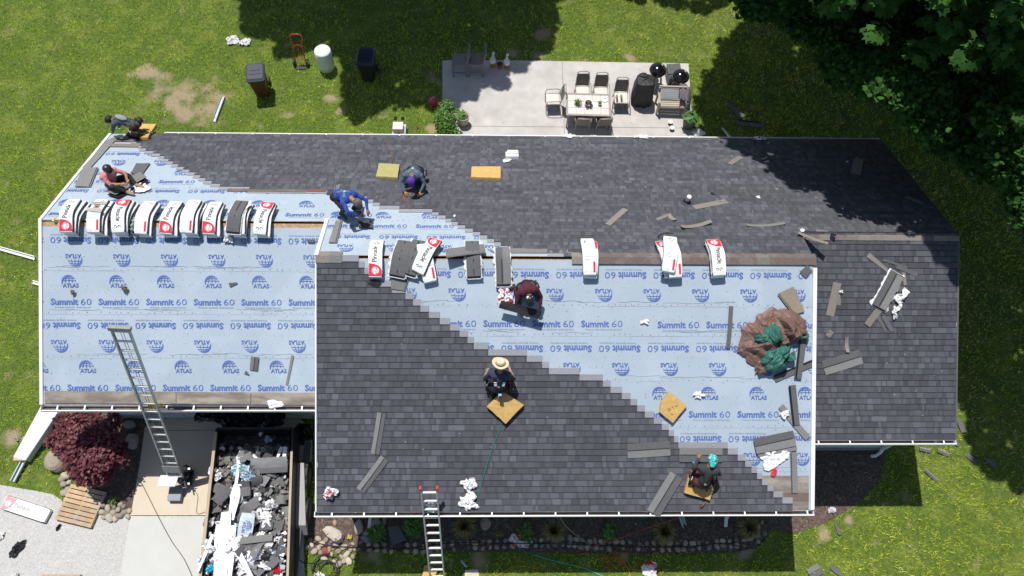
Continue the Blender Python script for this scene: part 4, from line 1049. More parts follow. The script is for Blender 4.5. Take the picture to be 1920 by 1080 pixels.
def hair_cap(mat, r=1.0, name='hair'):
    def f(root, hc, up, face, rt):
        M = headM(hc - face * .008, up, face, rt); mb = MB(); prof = [(.102 * r, .005), (.108 * r, .03), (.104 * r, .07), (.088 * r, .105), (.055 * r, .13), (.01, .14)]
        mb.lathe(prof, 18, M)
        mb.ell((0, -.035, 0), (.085 * r, .07 * r, .085 * r), 12, 8, M, jit=.04); mb.build(name, mat, root, smooth=True)
    return f
def ball_cap(mat, brim=True, brimat=None, back=False):
    def f(root, hc, up, face, rt):
        M = headM(hc, up, face, rt, .0); mb = MB(); mb.lathe([(.106, .025), (.110, .045), (.106, .08), (.088, .115), (.052, .136), (.008, .142)], 18, M)
        mb.ell((0, -.03, .0), (.088, .07, .075), 12, 8, M); co = mb.build('cap', mat, root, smooth=True)
        if brim:
            s = -1 if back else 1; b = MB(); out = [(-.075, .07 * s)] + [(.085 * math.cos(w), s * (.09 + .095 * math.sin(w))) for w in [PI - i / 8 * PI for i in range(9)]] + [(.075, .07 * s)]
            b.prism(out, .032, .038, M); b.build('cap_brim', brimat or mat, co)
    return f
M_STRAW = pm('straw_hat', (.68, .55, .38), .9, .12, 30, .5, 90)
def straw(root, hc, up, face, rt):
    M = headM(hc, up, face, rt, .055) @ Matrix.Rotation(.12, 4, 'Y'); mb = MB()
    def fn(u, v):
        w = 2 * PI * u; r = .095 + v * .075; return (r * math.cos(w) * 1.12, r * math.sin(w), .0 + .035 * v * v * abs(math.cos(w)) - .008 * v)
    mb.grid(fn, 28, 4, M, thick=.005); mb.lathe([(.108, -.005), (.105, .05), (.096, .09), (.07, .105), (.045, .098), (.01, .094)], 20, M)
    h = mb.build('straw_hat', M_STRAW, root, smooth=True); b = MB(); b.lathe([(.1095, .002), (.1085, .022), (.106, .022)], 20, M); b.build('hat_band', M_BELT, h)
    hair_cap(M_HAIR, .96)(root, hc, up, face, rt)
M_HAIR = pm('black_hair', (.012, .010, .010), .55, .2, 30, .5, 80)
M_TEAL = pm('teal_printed_cotton', (.02, .42, .42), .8, .1, 12, second=(.55, .72, .72), sscale=22, slo=.56, shi=.62)
def teal(root, hc, up, face, rt):
    ball_cap(M_TEAL, True, M_BLKP)(root, hc, up, face, rt)
    M = headM(hc, up, face, rt); mb = MB()
    mb.grid(lambda u, v: ((u - .5) * (.19 - .10 * v), -.085 - .05 * v - .02 * math.sin(PI * u), .03 - .11 * v + .012 * math.sin(u * 14)), 8, 6, M, thick=.006); mb.build('neck_bandana', M_TEAL, root, smooth=True)

# 1: at the back left corner, bending to the left
def ex1(root, J, W, strap, bd):
    p = MB(); c = J['belly'].lerp(J['chest'], .4) + Vector((0, 0, .155)); x = (J['chest'] - J['pelvis']).normalized(); y = Vector((0, 0, 1)).cross(x).normalized()
    M = Matrix((x, y, x.cross(y))).transposed().to_4x4(); M.translation = c
    p.ell((0, 0, 0), (.17, .085, .03), 16, 8, M); p.build('grey_back_panel', pm('pale_grey_mesh', (.24, .27, .28), .7, .08, 30), root, smooth=True)
    k = MB(); k.ell(J['pelvis'] + Vector((.10, .1, .06)), (.09, .08, .07), 10, 8, jit=.1); k.build('hip_bag', M_BELT, root)
person('kneeling person bending over the far left roof corner in grey shirt and black harness', 252, 252, 'b', 82, 'crawl',
       (cl('shirt_slate', (.075, .09, .105)), cl('trousers_dark_maroon', (.045, .02, .02)), SKIN2, BOOT, GLOV), hair_cap(M_HAIR, 1.12), extra=ex1)
# 2: sitting in pink
person('sitting person in a pink shirt and black cap holding a knife over a grey shingle', 214, 346, 'b', -112, 'sit',
       (cl('shirt_pink', (.56, .20, .22)), cl('trousers_black', (.03, .028, .028)), SKIN, pm('tan_shoe', (.30, .22, .16), .7, .1, 8), SKIN), ball_cap(M_BLKP), over=dict(sleeves=0, wr_l=(-.06, .58, .40), el_l=(-.26, .34, .42)), straps=False, belt=False)
# 3: stooping in blue
person('stooping person in a bright blue long sleeved shirt and camouflage cap beside the bare ridge', 655, 401, 'b', -128, 'stoop',
       (cl('shirt_royal_blue', (.035, .07, .34)), cl('trousers_navy_black', (.02, .022, .032)), SKIN, pm('trail_shoe', (.10, .10, .085), .7, .3, 12), SKIN), ball_cap(pm('camouflage_cap', (.15, .12, .10), .85, .2, 12, second=(.05, .06, .05), sscale=16)), straps=M_STRAPG, belt=False,
       over=dict(an_l=(-.17, -.02, .10), to_l=(-.2, .2, .04), kn_l=(-.2, .18, .46)))
# 4: head down, purple cap
person('crouching person with purple cap and grey shirt between the two foam cushions', 779, 345, 'b', 178, 'crouch',
       (cl('shirt_steel_blue', (.085, .12, .19)), cl('trousers_navy', (.018, .022, .035)), SKIN2, BOOT, pm('orange_glove', (.45, .22, .05), .8, .1, 12)), ball_cap(pm('purple_cotton', (.10, .035, .30), .8, .12, 14)), straps=M_STRAPG)
# 5: maroon hood
def ex5(root, J, W, strap, bd):
    m = MB(); c = J['head']; m.box(c + Vector((-.01, -.02, .118)), (.13, .05, .012), Matrix.Identity(4)); m.build('cap_badge', M_WHITE, root)
person('crouching person in a maroon hoodie and black cap below the ridge with a black shingle', 987, 555, 'f', 192, 'crouch',
       (cl('hoodie_maroon', (.085, .018, .030)), cl('jeans_blue', (.055, .085, .15)), SKIN, BOOT, GLOV), ball_cap(M_BLKP), straps=False, belt=True, extra=ex5, scale=.95,
       over=dict(pelvis=(0, -.14, .30), belly=(0, -.02, .44), chest=(0, .06, .56), neck=(0, .18, .62), head=(0, .29, .60), sh=(.20, .10, .54), el=(.30, .22, .36), wr=(.24, .42, .22), hip=(.11, -.12, .28), kn=(.24, .20, .20), an=(.17, -.10, .09), to=(.19, .10, .04)))
# 6: straw hat, seen from behind
def ex6(root, J, W, strap, bd):
    for s in (-1, 1):
        q = MB()
        for k in range(3):
            z = .08 - k * .055; p = W((s * (.085 + .0), -.10, .70 + z))
            loc_a = J['chest'].lerp(J['belly'], .12 + .22 * k) + Matrix.Rotation(0, 3, 'Z') @ Vector((s * .085, -.134, 0)) ; q.box(loc_a, (.085 - .012 * k, .010, .048), Matrix.Identity(4))
        q.build('shirt_print', M_WHITE, root)
    b = MB(); b.box(J['pelvis'] + Vector((.02, -.17, .03)), (.07, .05, .09), Matrix.Identity(4)); b.build('blue_tape_measure', pm('tool_blue', (.04, .25, .55), .4, .1, 9), root)
    b = MB(); b.box(J['pelvis'] + Vector((.02, -.19, -.05)), (.08, .05, .03), Matrix.Identity(4)); b.build('red_tool', M_TOOL1, root)
person('kneeling person in a straw hat and navy shirt with white print, seen from behind', 936, 729, 'f', -4, 'kneel',
       (cl('shirt_navy', (.035, .042, .085)), cl('trousers_black_2', (.022, .022, .026)), SKIN, BOOT, GLOV), straw, extra=ex6, over=dict(sleeves=0, wr_r=(.20, .34, .36), wr_l=(-.30, .26, .26), el_l=(-.34, .04, .50), el_r=(.32, .08, .50)))
# 7: teal cap, lower right
def ex7(root, J, W, strap, bd):
    for k in range(3):
        b = MB(); b.tube([J['pelvis'] + Vector((.20, -.02 - .02 * k, .02)), J['pelvis'] + Vector((.24 + .01 * k, -.12, -.10))], .010, 6); b.build('hammer_handle', M_WOOD, root)
person('kneeling person in a teal cap and black shirt at the lower right', 1312, 905, 'f', -12, 'kneel',
       (cl('shirt_black', (.040, .040, .046)), cl('trousers_dark_red', (.10, .022, .030)), SKIN2, BOOT, SKIN2), teal, extra=ex7, straps=pm('harness_webbing_black', (.02, .02, .02), .7, .1, 20), over=dict(neck=(0, .22, .76), head=(.02, .31, .80), chest=(0, .12, .64), sh=(.20, .15, .70)))
# ================================================================== THINGS ON THE ROOF
# --- shingle bundles draped over a ridge
def bundle(label, px, ridge, rot=0, lift=0.0, kind='front', yo=.05, W=.325, L=1.06, th=.085, dx=0, plane=None, py=None, group='wrapped shingle bundles on the ridges', worn=0, name='shingle_bundle'):
    yr = {'g': AG, 'm': 0.0}.get(ridge, 0); zr = HR - yr * T
    c, s = math.cos(math.radians(rot)), math.sin(math.radians(rot)); rr = random.Random(px * 7 + int(rot * 3)); wob = [rr.uniform(-1, 1) for _ in range(6)]
    if plane is None:
        xc = at(px, proj((0, yr, zr))[1], 'b').x
        xc = [x for x in [xc]][0] + dx
        for _ in range(3): xc += (px - proj((xc, yr, zr + lift))[0]) / 78.0
        xc += dx
        def fn(u, v, w):
            lx = u * c - v * s * CS; ly = yo + u * s + v * c * CS
            z = zr - T * (math.sqrt(ly * ly + .02) - .141) + .035 + lift + w + .006 * wob[0] * math.sin(v * 5 + wob[1] * 3)
            return (xc + lx + .01 * wob[2] * math.sin(v * 4), yr + ly, z)
        base = Vector((xc, yr, zr + lift))
    else:
        M = frame(px, py, plane, lift, rot)
        def fn(u, v, w):
            return tuple(M @ Vector((u, v * 1.0, w + .004 + .004 * math.sin(v * 6 + wob[1]))))
        base = at(px, py, plane)
    root = thing(name, label, 'shingle bundle', base, group)
    n = 14
    def tubebox(name, mat, u0, u1, v0, v1, w0, w1, puff=0.0, jag=0.0):
        mb = MB(); vs = []; fs = []
        for i in range(n + 1):
            t = i / n; v = v0 + (v1 - v0) * t; k = 1 + puff * math.sin(PI * t); e = 0.012 if i in (0, n) and puff else 0
            ja = jag * rr.uniform(-1, 1)
            for (u, w) in ((u0 * k + e - ja, w0), (u1 * k - e + ja, w0), (u1 * k - e * 1.5 + ja, (w0 + w1) / 2), (u1 * k - e - .008, w1 - e), (u0 * k + e + .008, w1 - e), (u0 * k + e - ja, (w0 + w1) / 2)): vs.append(fn(u, v, w))
        m = 6
        for i in range(n):
            for k in range(m): fs.append((i * m + k, i * m + (k + 1) % m, (i + 1) * m + (k + 1) % m, (i + 1) * m + k))
        fs.append(tuple(range(m - 1, -1, -1))); fs.append(tuple(n * m + k for k in range(m)))
        mb.add(vs, fs); return mb.build(name, mat, root)
    hW, hL = W / 2, L / 2
    if kind in ('front', 'back', 'frontflip', 'plain'):
        wr = tubebox('wrapper', M_WRAP, -hW, hW, -hL, hL, 0, th, .01)
        tubebox('shingle_edges', M_SHD, -hW - .004, hW + .008, -hL + .02, hL - .02, .016, th * .72, 0, .004)
        f = -1 if kind == 'frontflip' else 1
        pr = lambda u, v, z=0.0: fn(u * f, v * f, th + .004 + z)
        mb = MB()
        if kind == 'plain': return root
        if kind != 'back':
            # red corner patch with rounded flank
            red = [(-hW + .012, -hL + .02)] + [(hW - .014, -hL + .02)] + [(hW - .014, -hL + .12)] + [(hW - .014 - (W - .03) * (1 - math.cos(w)), -hL + .13 + .18 * math.sin(w)) for w in [i / 6 * PI / 2 for i in range(7)]]
            cx = 0; cy = -hL + .14
            mb.add([pr(cx, cy)] + [pr(*p) for p in red], [(0, 1 + i, 1 + (i + 1) % len(red)) for i in range(len(red))], mi=0)
            circ = [(cx + .088 * math.cos(w), cy + .088 * math.sin(w)) for w in [i / 14 * 2 * PI for i in range(14)]]
            mb.add([pr(*p, .003) for p in circ], [tuple(range(14))], mi=2)
            # ATLAS in red on the globe, reading along the bundle
            tf = lambda x, y, z: pr(-y, x, .006)
            put_text(mb, 'ATLAS', cy - .085, -cx - .03 - .02, .17, .05, .02, tf, 0)
            ribbon(mb, [(cy + .06 * math.cos(w), -cx + .03 + .045 * math.sin(w)) for w in [i / 6 * PI for i in range(7)]], .012, lambda x, y, z: pr(-y, x, .0065), 0)
            put_text(mb, 'Pinnacle', -hL + .345, -.04, .45, .12, .004, tf, 1)
            put_text(mb, 'PRISTINE', -hL + .38, -.085, .20, .022, 0, tf, 3)
            for q in (0, 1):
                ribbon(mb, [(hL - .13 + .03 * math.cos(w), -.05 + q * .085 + .03 * math.sin(w)) for w in [i / 8 * PI * 1.6 + q for i in range(9)]], .010, lambda x, y, z: pr(-y, x, .006), 1)
        else:
            red = [(hW - .085, -hL + .05), (hW - .035, -hL + .05), (hW - .035, -hL + .30), (hW - .085, -hL + .30)]
            mb.add([pr(*p) for p in red], [(0, 1, 2, 3)], mi=0)
            for q in range(8):
                v = -hL + .36 + q * .07; w_ = rr.uniform(.1, .26); ribbon(mb, [(-hW + .05, v), (-hW + .05 + w_, v)], .008, lambda x, y, z: pr(x, y, .002), 3)
            for q in range(4): u = rr.uniform(-.1, .1); v = hL - .08 - .03 * q; ribbon(mb, [(u, v), (u + .03, v + .01)], .018, lambda x, y, z: pr(x, y, .003), 1)
        mb.build('wrapper_print', [M_RED if plane != 'g' else pm('faded_print_pink', (.62, .26, .30), .5, .1, 8), M_BLKINK if plane != 'g' else pm('faded_print_grey', (.34, .34, .36), .5, .1, 8), M_WRAP, pm('wrapper_print_grey', (.35, .36, .38), .5, .1, 8)], wr)
        if 'brown gap' in label:
            g = MB(); g.add([pr(-.07, .10, .006), pr(.06, .10, .006), pr(.06, .27, .006), pr(-.07, .27, .006)], [(0, 1, 2, 3)]); g.add([pr(-.03, .17, .010), pr(.02, .17, .010), pr(.02, .21, .010), pr(-.03, .21, .010)], [(0, 1, 2, 3)], mi=1); g.build('exposed_gap', [pm('brown_card', (.30, .19, .13), .85, .2, 12), M_BLKINK], root)
            g = MB(); g.add([pr(-hW - .05, .02, .02), pr(hW + .02, -.04, .02), pr(hW + .02, .07, .06), pr(-hW - .03, .11, .06)], [(0, 1, 2, 3)]); g.add([pr(-hW, .29, .02), pr(hW + .04, .29, .02), pr(hW + .05, .36, .07), pr(-hW + .02, .34, .07)], [(0, 1, 2, 3)]); g.build('open_flap', pm('card_grey_inside', (.42, .41, .39), .7, .1, 8), root)
    else:  # opened: shingles in view, wrapper torn open round them
        mb = MB(); m = 22; rg = [(-hW - .03, w) for w in [(-hL * 1.03) + i / m * L * 1.06 for i in range(m + 1)]]
        def flap(s, amp):
            mm = MB(); vs = []; fs = []
            for i in range(m + 1):
                v = -hL * 1.02 + i / m * L * 1.04; o_ = hW + .01 + amp * abs(noise.noise(Vector((v * 6, s * 3, px)))) + .012
                vs += [fn(s * (hW - .03), v, .010), fn(s * (hW + .012), v, .035 + .02 * rr.random()), fn(s * o_, v + .02 * rr.uniform(-1, 1), .004 + .03 * rr.random())]
            for i in range(m):
                for k in (0, 1):
                    q = (3 * i + k, 3 * i + k + 1, 3 * i + 4 + k, 3 * i + 3 + k); fs.append(q if s < 0 else q[::-1])
            mm.add(vs, fs); mm.build('torn_wrapper', M_WRAP, root)
        flap(-1, .12); flap(1, .12)
        tubebox('wrapper_bottom', M_WRAP, -hW - .008, hW + .008, -hL - .02, hL + .015, 0, .014)
        for k in range(3):
            tubebox('shingle', M_SHD if k < 2 else (M_OPEN if kind != 'openlight' else M_SHL), -hW + .004 * rr.random(), hW - .004 * rr.random(), -hL + .01 * k, hL - .012 * k, .016 + .022 * k, .036 + .022 * k)
        mb = MB(); tz = .084
        off = .0 if kind != 'openside' else -.03
        if kind in ('open', 'openside', 'openlight'):
            ribbon(mb, [(off, -hL + .05), (off + .003, -.1), (off, .1), (off, hL - .05)], .022, lambda x, y, z: fn(x, y, tz), 0)
            mb.build('sealant_strip', M_TAR, root)
        if kind == 'openside':
            m3 = MB(); ribbon(m3, [(.085, -hL + .03)] + [(.085, -hL + .03 + i * .1) for i in range(1, 10)] + [(.085, hL - .04)], .165, lambda x, y, z: fn(x, y, tz - .001), 0); m3.build('headlap_face', M_SHL, root)
    return root
M_OPEN = pm('shingle_mid_grey', (.115, .115, .118), .9, .2, 24, .4, 200)
# along the garage ridge: the lower bundles of each stack first, then the upper
GX = [132, 184, 230, 272, 322, 359, 400, 446, 496]
def stack(px, ridge, n, step=9, rots=None, names=None, rot=0, **k):
    kinds = k.get('kinds') or ['front'] * n
    for i in range(n):
        sgn = rots[i] if rots else rot
        bundle(names[i], px - 2 + step * .55 * (n - 1 - i) if i < n - 1 else px - 4, ridge, sgn, .088 * i, 'plain' if i < n - 1 else kinds[i] if kinds else 'front', yo=k.get('yo', .06) + .012 * (i % 2))
kk = 'back'
sides = ['second and third bundle', '']
def low(w, n): return ['lowest bundle of the stack %s' % w, 'middle bundle of the stack %s' % w][:n]
stack(132, 'g', 3, 12, [-4, -2, 2], low('at the far left end of the garage ridge', 2) + ['top bundle with red mark at its lower end, leftmost on the garage ridge'], kinds=['back', 'back', 'front'])
stack(184, 'g', 3, 10, [3, -3, 0], low('second from the left on the garage ridge', 2) + ['half unfolded bundle with a brown gap in its wrapper, second from left'], kinds=['front', 'back', 'back'])
stack(228, 'g', 3, 9, [-3, 2, 3], low('third from the left on the garage ridge', 2) + ['top bundle with red mark at its upper end, third from left on garage ridge'], kinds=['back', 'back', 'frontflip'])
stack(274, 'g', 2, 11, [-2, -3], low('fourth from the left beside the pale green film', 1) + ['plain backed top bundle beside the pale green film'], kinds=['back', 'back'])
stack(322, 'g', 2, 8, [2, -4], low('fifth from the left on the garage ridge', 1) + ['top bundle with red mark at its lower end, fifth from left'], kinds=['back', 'front'])
stack(359, 'g', 3, 9, [-3, 1, -3], low('sixth from the left on the garage ridge', 2) + ['plain white top bundle with small red bar, sixth from left'], kinds=['front', 'back', 'back'])
stack(400, 'g', 2, 9, [2, -2], low('seventh from the left on the garage ridge', 1) + ['top bundle with red mark low down, just left of the opened grey bundle'], kinds=['back', 'front'])
stack(447, 'g', 3, 9, [-4, 2, -5], low('under the opened grey bundle on the garage ridge', 2) + ['opened bundle showing dark grey shingles on the garage ridge'], kinds=['back', 'back', 'open'])
stack(497, 'g', 2, 7, [-2, -4], low('at the right end of the garage ridge', 1) + ['top bundle with red mark at its upper end, last on the garage ridge'], kinds=['back', 'frontflip'])
# along the main ridge
bundle('single bundle with red mark low down, leftmost on the main ridge', 705, 'm', 0, .0, 'front', yo=-.03)
bundle('opened bundle of dark shingles with a tar line, second on the main ridge', 752, 'm', -10, .0, 'open', yo=-.02, W=.36)
bundle('opened dark bundle tucked right behind the second one on the main ridge', 776, 'm', -14, .0, 'open', yo=.0, W=.34)
bundle('plain bundle lying under the tilted red marked one on the main ridge', 800, 'm', 12, .0, 'back', yo=-.13)
bundle('tilted bundle with red mark at its upper end on the main ridge', 800, 'm', -24, .09, 'frontflip', yo=.0)
bundle('opened bundle with its wrapper folded to a V on the main ridge', 887, 'm', 3, .0, 'open', yo=-.03)
bundle('opened bundle with dark half and light half above the maroon hoodie', 943, 'm', 1, .0, 'openside', yo=-.22, L=1.0)
bundle('lower bundle showing a red corner behind the plain one', 1108, 'm', -3, .0, 'frontflip', yo=-.02)
bundle('plain white top bundle with small red bar, first of the right three', 1104, 'm', 1, .088, 'back', yo=.0)
bundle('lowest bundle of the skewed pile on the main ridge, red mark on the left', 1250, 'm', 8, .0, 'frontflip', yo=.0)
bundle('middle bundle of the skewed pile on the main ridge', 1262, 'm', 3, .088, 'back', yo=-.04)
bundle('plain top bundle of the skewed pile on the main ridge', 1256, 'm', -9, .176, 'back', yo=.03)
bundle('lower bundle hidden under the rightmost one on the main ridge', 1341, 'm', 3, .0, 'back', yo=.0)
bundle('rightmost bundle on the main ridge with red mark at its upper end', 1344, 'm', 4, .088, 'frontflip', yo=.0)
bundle('opened grey bundle lying askew on the right wing roof in torn white film', 1663, 'x', -28, .01, 'openside', plane='wf', py=545, L=.98, W=.36, group='shingle bundles lying apart')
bundle('wrapped bundle with a red mark lying flat on the gravel', 53, 'x', 73, .03, 'frontflip', plane='g', py=956, L=1.30, W=.36, th=.12, group='shingle bundles lying apart')

# --- foam cushions
def pad(label, corners, plane, mat, th=.09, h=.012, group='foam roofing cushions', bites=0):
    n = normal(plane); P = [at(x, y, plane) + n * h for x, y in corners]; c = sum(P, Vector()) / len(P)
    # order counter-clockwise
    a = sum((P[i].x * P[(i + 1) % len(P)].y - P[(i + 1) % len(P)].x * P[i].y) for i in range(len(P)))
    if a < 0: P = P[::-1]
    root = thing('foam_cushion', label, 'foam cushion', c, group); N = len(P); mb = MB()
    Q = []
    for i in range(N):
        for t in np.linspace(0, 1, 7)[:-1]: Q.append(P[i].lerp(P[(i + 1) % N], t))
    Q = [q + (q - c).normalized() * .012 * noise.noise(q * 9) for q in Q]; M_ = len(Q)
    rings = [(1.0, 0), (1.0, th * .5), (.985, th), (.72, th + .004), (.35, th + .002)]
    vs = []
    for s, z in rings: vs += [c + (q - c) * s + n * (z + (.006 * noise.noise(q * 14 * s) if s < .98 else 0)) for q in Q]
    vs.append(c + n * th); fs = []
    for r in range(len(rings) - 1):
        for k in range(M_): fs.append((r * M_ + k, r * M_ + (k + 1) % M_, (r + 1) * M_ + (k + 1) % M_, (r + 1) * M_ + k))
    L0 = (len(rings) - 1) * M_
    for k in range(M_): fs.append((L0 + k, L0 + (k + 1) % M_, len(vs) - 1))
    fs.append(tuple(range(M_ - 1, -1, -1)))
    mb.add(vs, fs); mb.build('foam_block', mat, root)
    if bites:
        rb = random.Random(bites); g = MB()
        for k in range(9):
            q = c + (Q[rb.randrange(M_)] - c) * rb.uniform(.1, .6) + n * (th + .008); d = Vector((rb.uniform(-1, 1), rb.uniform(-1, 1), 0)).normalized() * rb.uniform(.01, .05)
            g.tube([q - d, q + d * .2 + Vector((.01, 0, .002)), q + d], [.002, .007, .002], 5)
        g.build('gouge_marks', M_FOAMD, root)['kind'] = 'stuff'
    return root
pad('olive foam cushion on the back slope left of the purple cap', [(711, 312), (750, 314), (746, 339), (705, 337)], 'b', M_FOAMG)
pad('tan foam cushion on the back slope right of the purple cap', [(884, 318), (939, 318), (939, 340), (883, 338)], 'b', M_FOAM)
pad('diamond foam cushion behind the person in the straw hat', [(941, 731), (982, 758), (948, 793), (913, 761)], 'f', M_FOAM, th=.09, h=.06)
pad('gouged foam cushion lying on the blue underlayment', [(1254, 734), (1286, 760), (1260, 792), (1235, 772), (1238, 753)], 'f', M_FOAM, bites=3)
pad('foam cushion under the person in the teal cap', [(1291, 881), (1281, 922), (1329, 936), (1341, 895), (1334, 880)], 'f', M_FOAM, h=.03)
pad('foam cushion hanging over the back eave at the left', [(254, 239), (296, 240), (287, 253), (250, 251)], 'b', M_FOAM, h=.04)
pad('yellow foam cushion under the feet of the person at the back corner', [(262, 256), (285, 252), (279, 264), (264, 265)], 'b', M_FOAM, h=.02)

# --- loose shingles and strips
def strip(label, A, B, w, plane, style='tan', h=.02, curl=0.0, group='loose shingle pieces on the roof', cat='shingle piece', name='loose_shingle', side=1, lift0=0, taper=1.0):
    M, L = frame2(A, B, plane, h); root = thing(name, label, cat, M, group); rr = random.Random(int(A[0] * 13 + A[1])); n = max(4, int(L * 10))
    k1, k2 = rr.uniform(0, 6), rr.uniform(.004, .010)
    def part(nm, v0, v1, mat, z0=0, th=.006):
        mb = MB()
        def fn(u, v):
            x = (u - .5) * L; vv = (v0 + (v1 - v0) * v) * w * (1 + (taper - 1) * u)
            z = z0 + k2 * math.sin(x * 4 + k1) + curl * (abs(u - .5) * 2) ** 2.2 + lift0 + .004 * noise.noise(Vector((x * 8, vv * 9, k1)))
            return (x, vv + .008 * math.sin(k1 + x * 3), z)
        mb.grid(fn, n, 2, thick=th); return mb.build(nm, mat, root, local=True)
    def tabs(v0, v1, mat):
        x = -L / 2 + .01
        while x < L / 2 - .05:
            l = rr.uniform(.1, .2); x1 = min(x + l, L / 2 - .01); mb = MB()
            mb.grid(lambda u, v: ((x + (x1 - x) * u), (v0 + (v1 - v0) * v) * w, .004 + k2 * math.sin((x + (x1 - x) * u) * 4 + k1) + .004), 3, 1, thick=.005); mb.build('tab', mat, root, local=True); x = x1 + rr.uniform(.02, .08)
    def beads(vv):
        mb = MB(); x = -L / 2 + .03
        while x < L / 2 - .03:
            mb.box((x, vv * w, .012 + k2 * math.sin(x * 4 + k1)), (.028, .013, .008)); x += .045
        mb.build('sealant_beads', M_TAR, root, local=True)['kind'] = 'stuff'
    if style == 'tan': part('shingle_strip', -.5, .5, M_SHT)
    elif style == 'light': part('shingle_strip', -.5, .5, M_SHL)
    elif style == 'dark': part('shingle_strip', -.5, .5, M_OPEN)
    elif style == 'black': part('shingle_strip', -.5, .5, M_TAR)
    elif style == 'two':   # light half with dark toothed half
        part('headlap_half', .02 * side, .5 * side, M_SHL) if side > 0 else part('headlap_half', -.5, -.02, M_SHL)
        part('exposed_half', -.5 * side, -.0 * side, M_OPEN) if side > 0 else part('exposed_half', 0, .5, M_OPEN)
        beads(.015)
    elif style == 'darkedge':
        part('shingle_strip', -.5, .5, M_OPEN); beads(.34 * side)
        mb = MB(); mb.grid(lambda u, v: ((u - .5) * (L - .02), w * side * (.24 + .24 * v), .008 + k2 * math.sin((u - .5) * L * 4 + k1) + .003), n, 1, thick=.003); mb.build('sealant_strip', M_TAR, root, local=True)
    elif style == 'starter': part('shingle_strip', -.5, .5, M_SHL); beads(.38 * side)
    return root
S_ = strip
S_('narrow tan strip lying slantwise on the back slope above the plain bundle', (1140, 423), (1172, 392), .15, 'b', 'tan')
S_('tan strip beside the vent pipe on the back slope', (1301, 391), (1362, 377), .20, 'b', 'tan')
S_('short tan offcut left end of the bent pair on the back slope', (1231, 412), (1252, 404), .10, 'b', 'tan'); S_('short twisted tan offcut of the bent pair on the back slope', (1253, 404), (1267, 415), .12, 'b', 'tan', curl=.04)
S_('twisted grey strip curling up below the bent offcuts', (1276, 429), (1333, 420), .13, 'b', 'tan', curl=.07)
S_('long thin pale strip on the back slope near the wing', (1399, 425), (1471, 421), .10, 'b', 'light', curl=.03)
S_('tan offcut by the shade edge near the back eave', (1368, 309), (1389, 294), .16, 'b', 'tan'); S_('grey offcut beside the tan one near the back eave', (1354, 304), (1378, 292), .20, 'b', 'dark', h=.012)
S_('dull offcut lying in the tree shade on the back slope', (1604, 327), (1611, 298), .26, 'b', 'tan'); S_('narrow offcut in the tree shade near the right edge', (1697, 370), (1731, 384), .15, 'b', 'tan')
S_('bent strip across the valley above the wing', (1495, 441), (1551, 461), .11, 'b', 'tan', h=.05, curl=.03); S_('short tan cap piece above the valley of the wing', (1529, 435), (1553, 437), .11, 'b', 'tan', h=.04); S_('small black offcut on the wing ridge', (1556, 444), (1566, 446), .09, 'b', 'black', h=.07)
S_('dark flat offcut left of the bent strip above the wing', (1510, 449), (1530, 455), .12, 'b', 'dark', h=.05)
S_('pointed tan strip ending at the opened wing bundle', (1626, 478), (1664, 507), .13, 'wf', 'tan', taper=.6); S_('wide tan strip on the wing roof left of the opened bundle', (1555, 592), (1570, 530), .20, 'wf', 'tan')
S_('small tan offcut beside the wide tan strip on the wing', (1571, 549), (1573, 572), .09, 'wf', 'tan'); S_('tiny square offcut below the wide tan strip', (1551, 630), (1559, 620), .13, 'wf', 'tan')
S_('curled narrow offcut above the two tone strip on the wing', (1587, 631), (1588, 660), .09, 'wf', 'tan', curl=.05); S_('two tone strip lying askew on the wing roof', (1544, 690), (1614, 668), .36, 'wf', 'two', side=-1)
S_('tan strip sticking out below the opened wing bundle', (1625, 610), (1647, 580), .17, 'wf', 'tan', h=.03); S_('thin dark sliver left below the opened wing bundle', (1645, 592), (1660, 622), .09, 'wf', 'dark', taper=.6); S_('thin dark sliver right below the opened wing bundle', (1655, 592), (1672, 622), .10, 'wf', 'dark', h=.025)
S_('tan offcut right of the opened wing bundle', (1693, 511), (1696, 535), .08, 'wf', 'tan'); S_('dark slats half hidden on the upper wing roof', (1680, 500), (1720, 515), .10, 'wf', 'dark'); S_('thin dark sliver on the upper wing roof', (1655, 487), (1700, 502), .05, 'wf', 'dark')
S_('two tone strip standing upright on the front slope, upper of the left pair', (716, 774), (703, 851), .20, 'f', 'two', side=-1, h=.03); S_('two tone strip lying slantwise, lower of the left pair', (721, 858), (676, 920), .22, 'f', 'two', side=-1, h=.03)
S_('two tone shingle hanging over the front gutter', (1224, 962), (1268, 890), .34, 'f', 'two', side=1, h=.045); S_('two tone shingle laid level on the front slope left of the teal cap', (1176, 845), (1256, 840), .34, 'f', 'two', side=-1, h=.03)
S_('grey shingle being fitted just above the teal cap', (1273, 852), (1353, 853), .33, 'f', 'two', side=1, h=.05)
S_('thin dark strip standing alone on the blue underlayment', (1371, 574), (1364, 653), .10, 'f', 'dark')
S_('brown tan square sheet above the crumpled tarp', (1466, 569), (1498, 553), .0, 'f', 'tan') if False else None
S_('small dark square scrap on the white edge near the ridge', (1504, 515), (1518, 502), .19, 'f', 'dark')
S_('shingle standing on end right of the crumpled tarp', (1495, 709), (1504, 632), .17, 'f', 'darkedge', side=1, h=.06, curl=.0); S_('grey strip with tar edge below the crumpled tarp', (1452, 710), (1524, 680), .16, 'f', 'darkedge', side=1, h=.02)
S_('tall narrow shingle with black edge near the right rake', (1492, 797), (1484, 722), .17, 'f', 'darkedge', side=1, h=.035); S_('pale strip slanting under the black edged shingle', (1464, 761), (1514, 822), .15, 'f', 'light', h=.015)
S_('pale strip with tar beads standing above the front eave', (1489, 924), (1487, 847), .15, 'f', 'starter', side=1, h=.03)
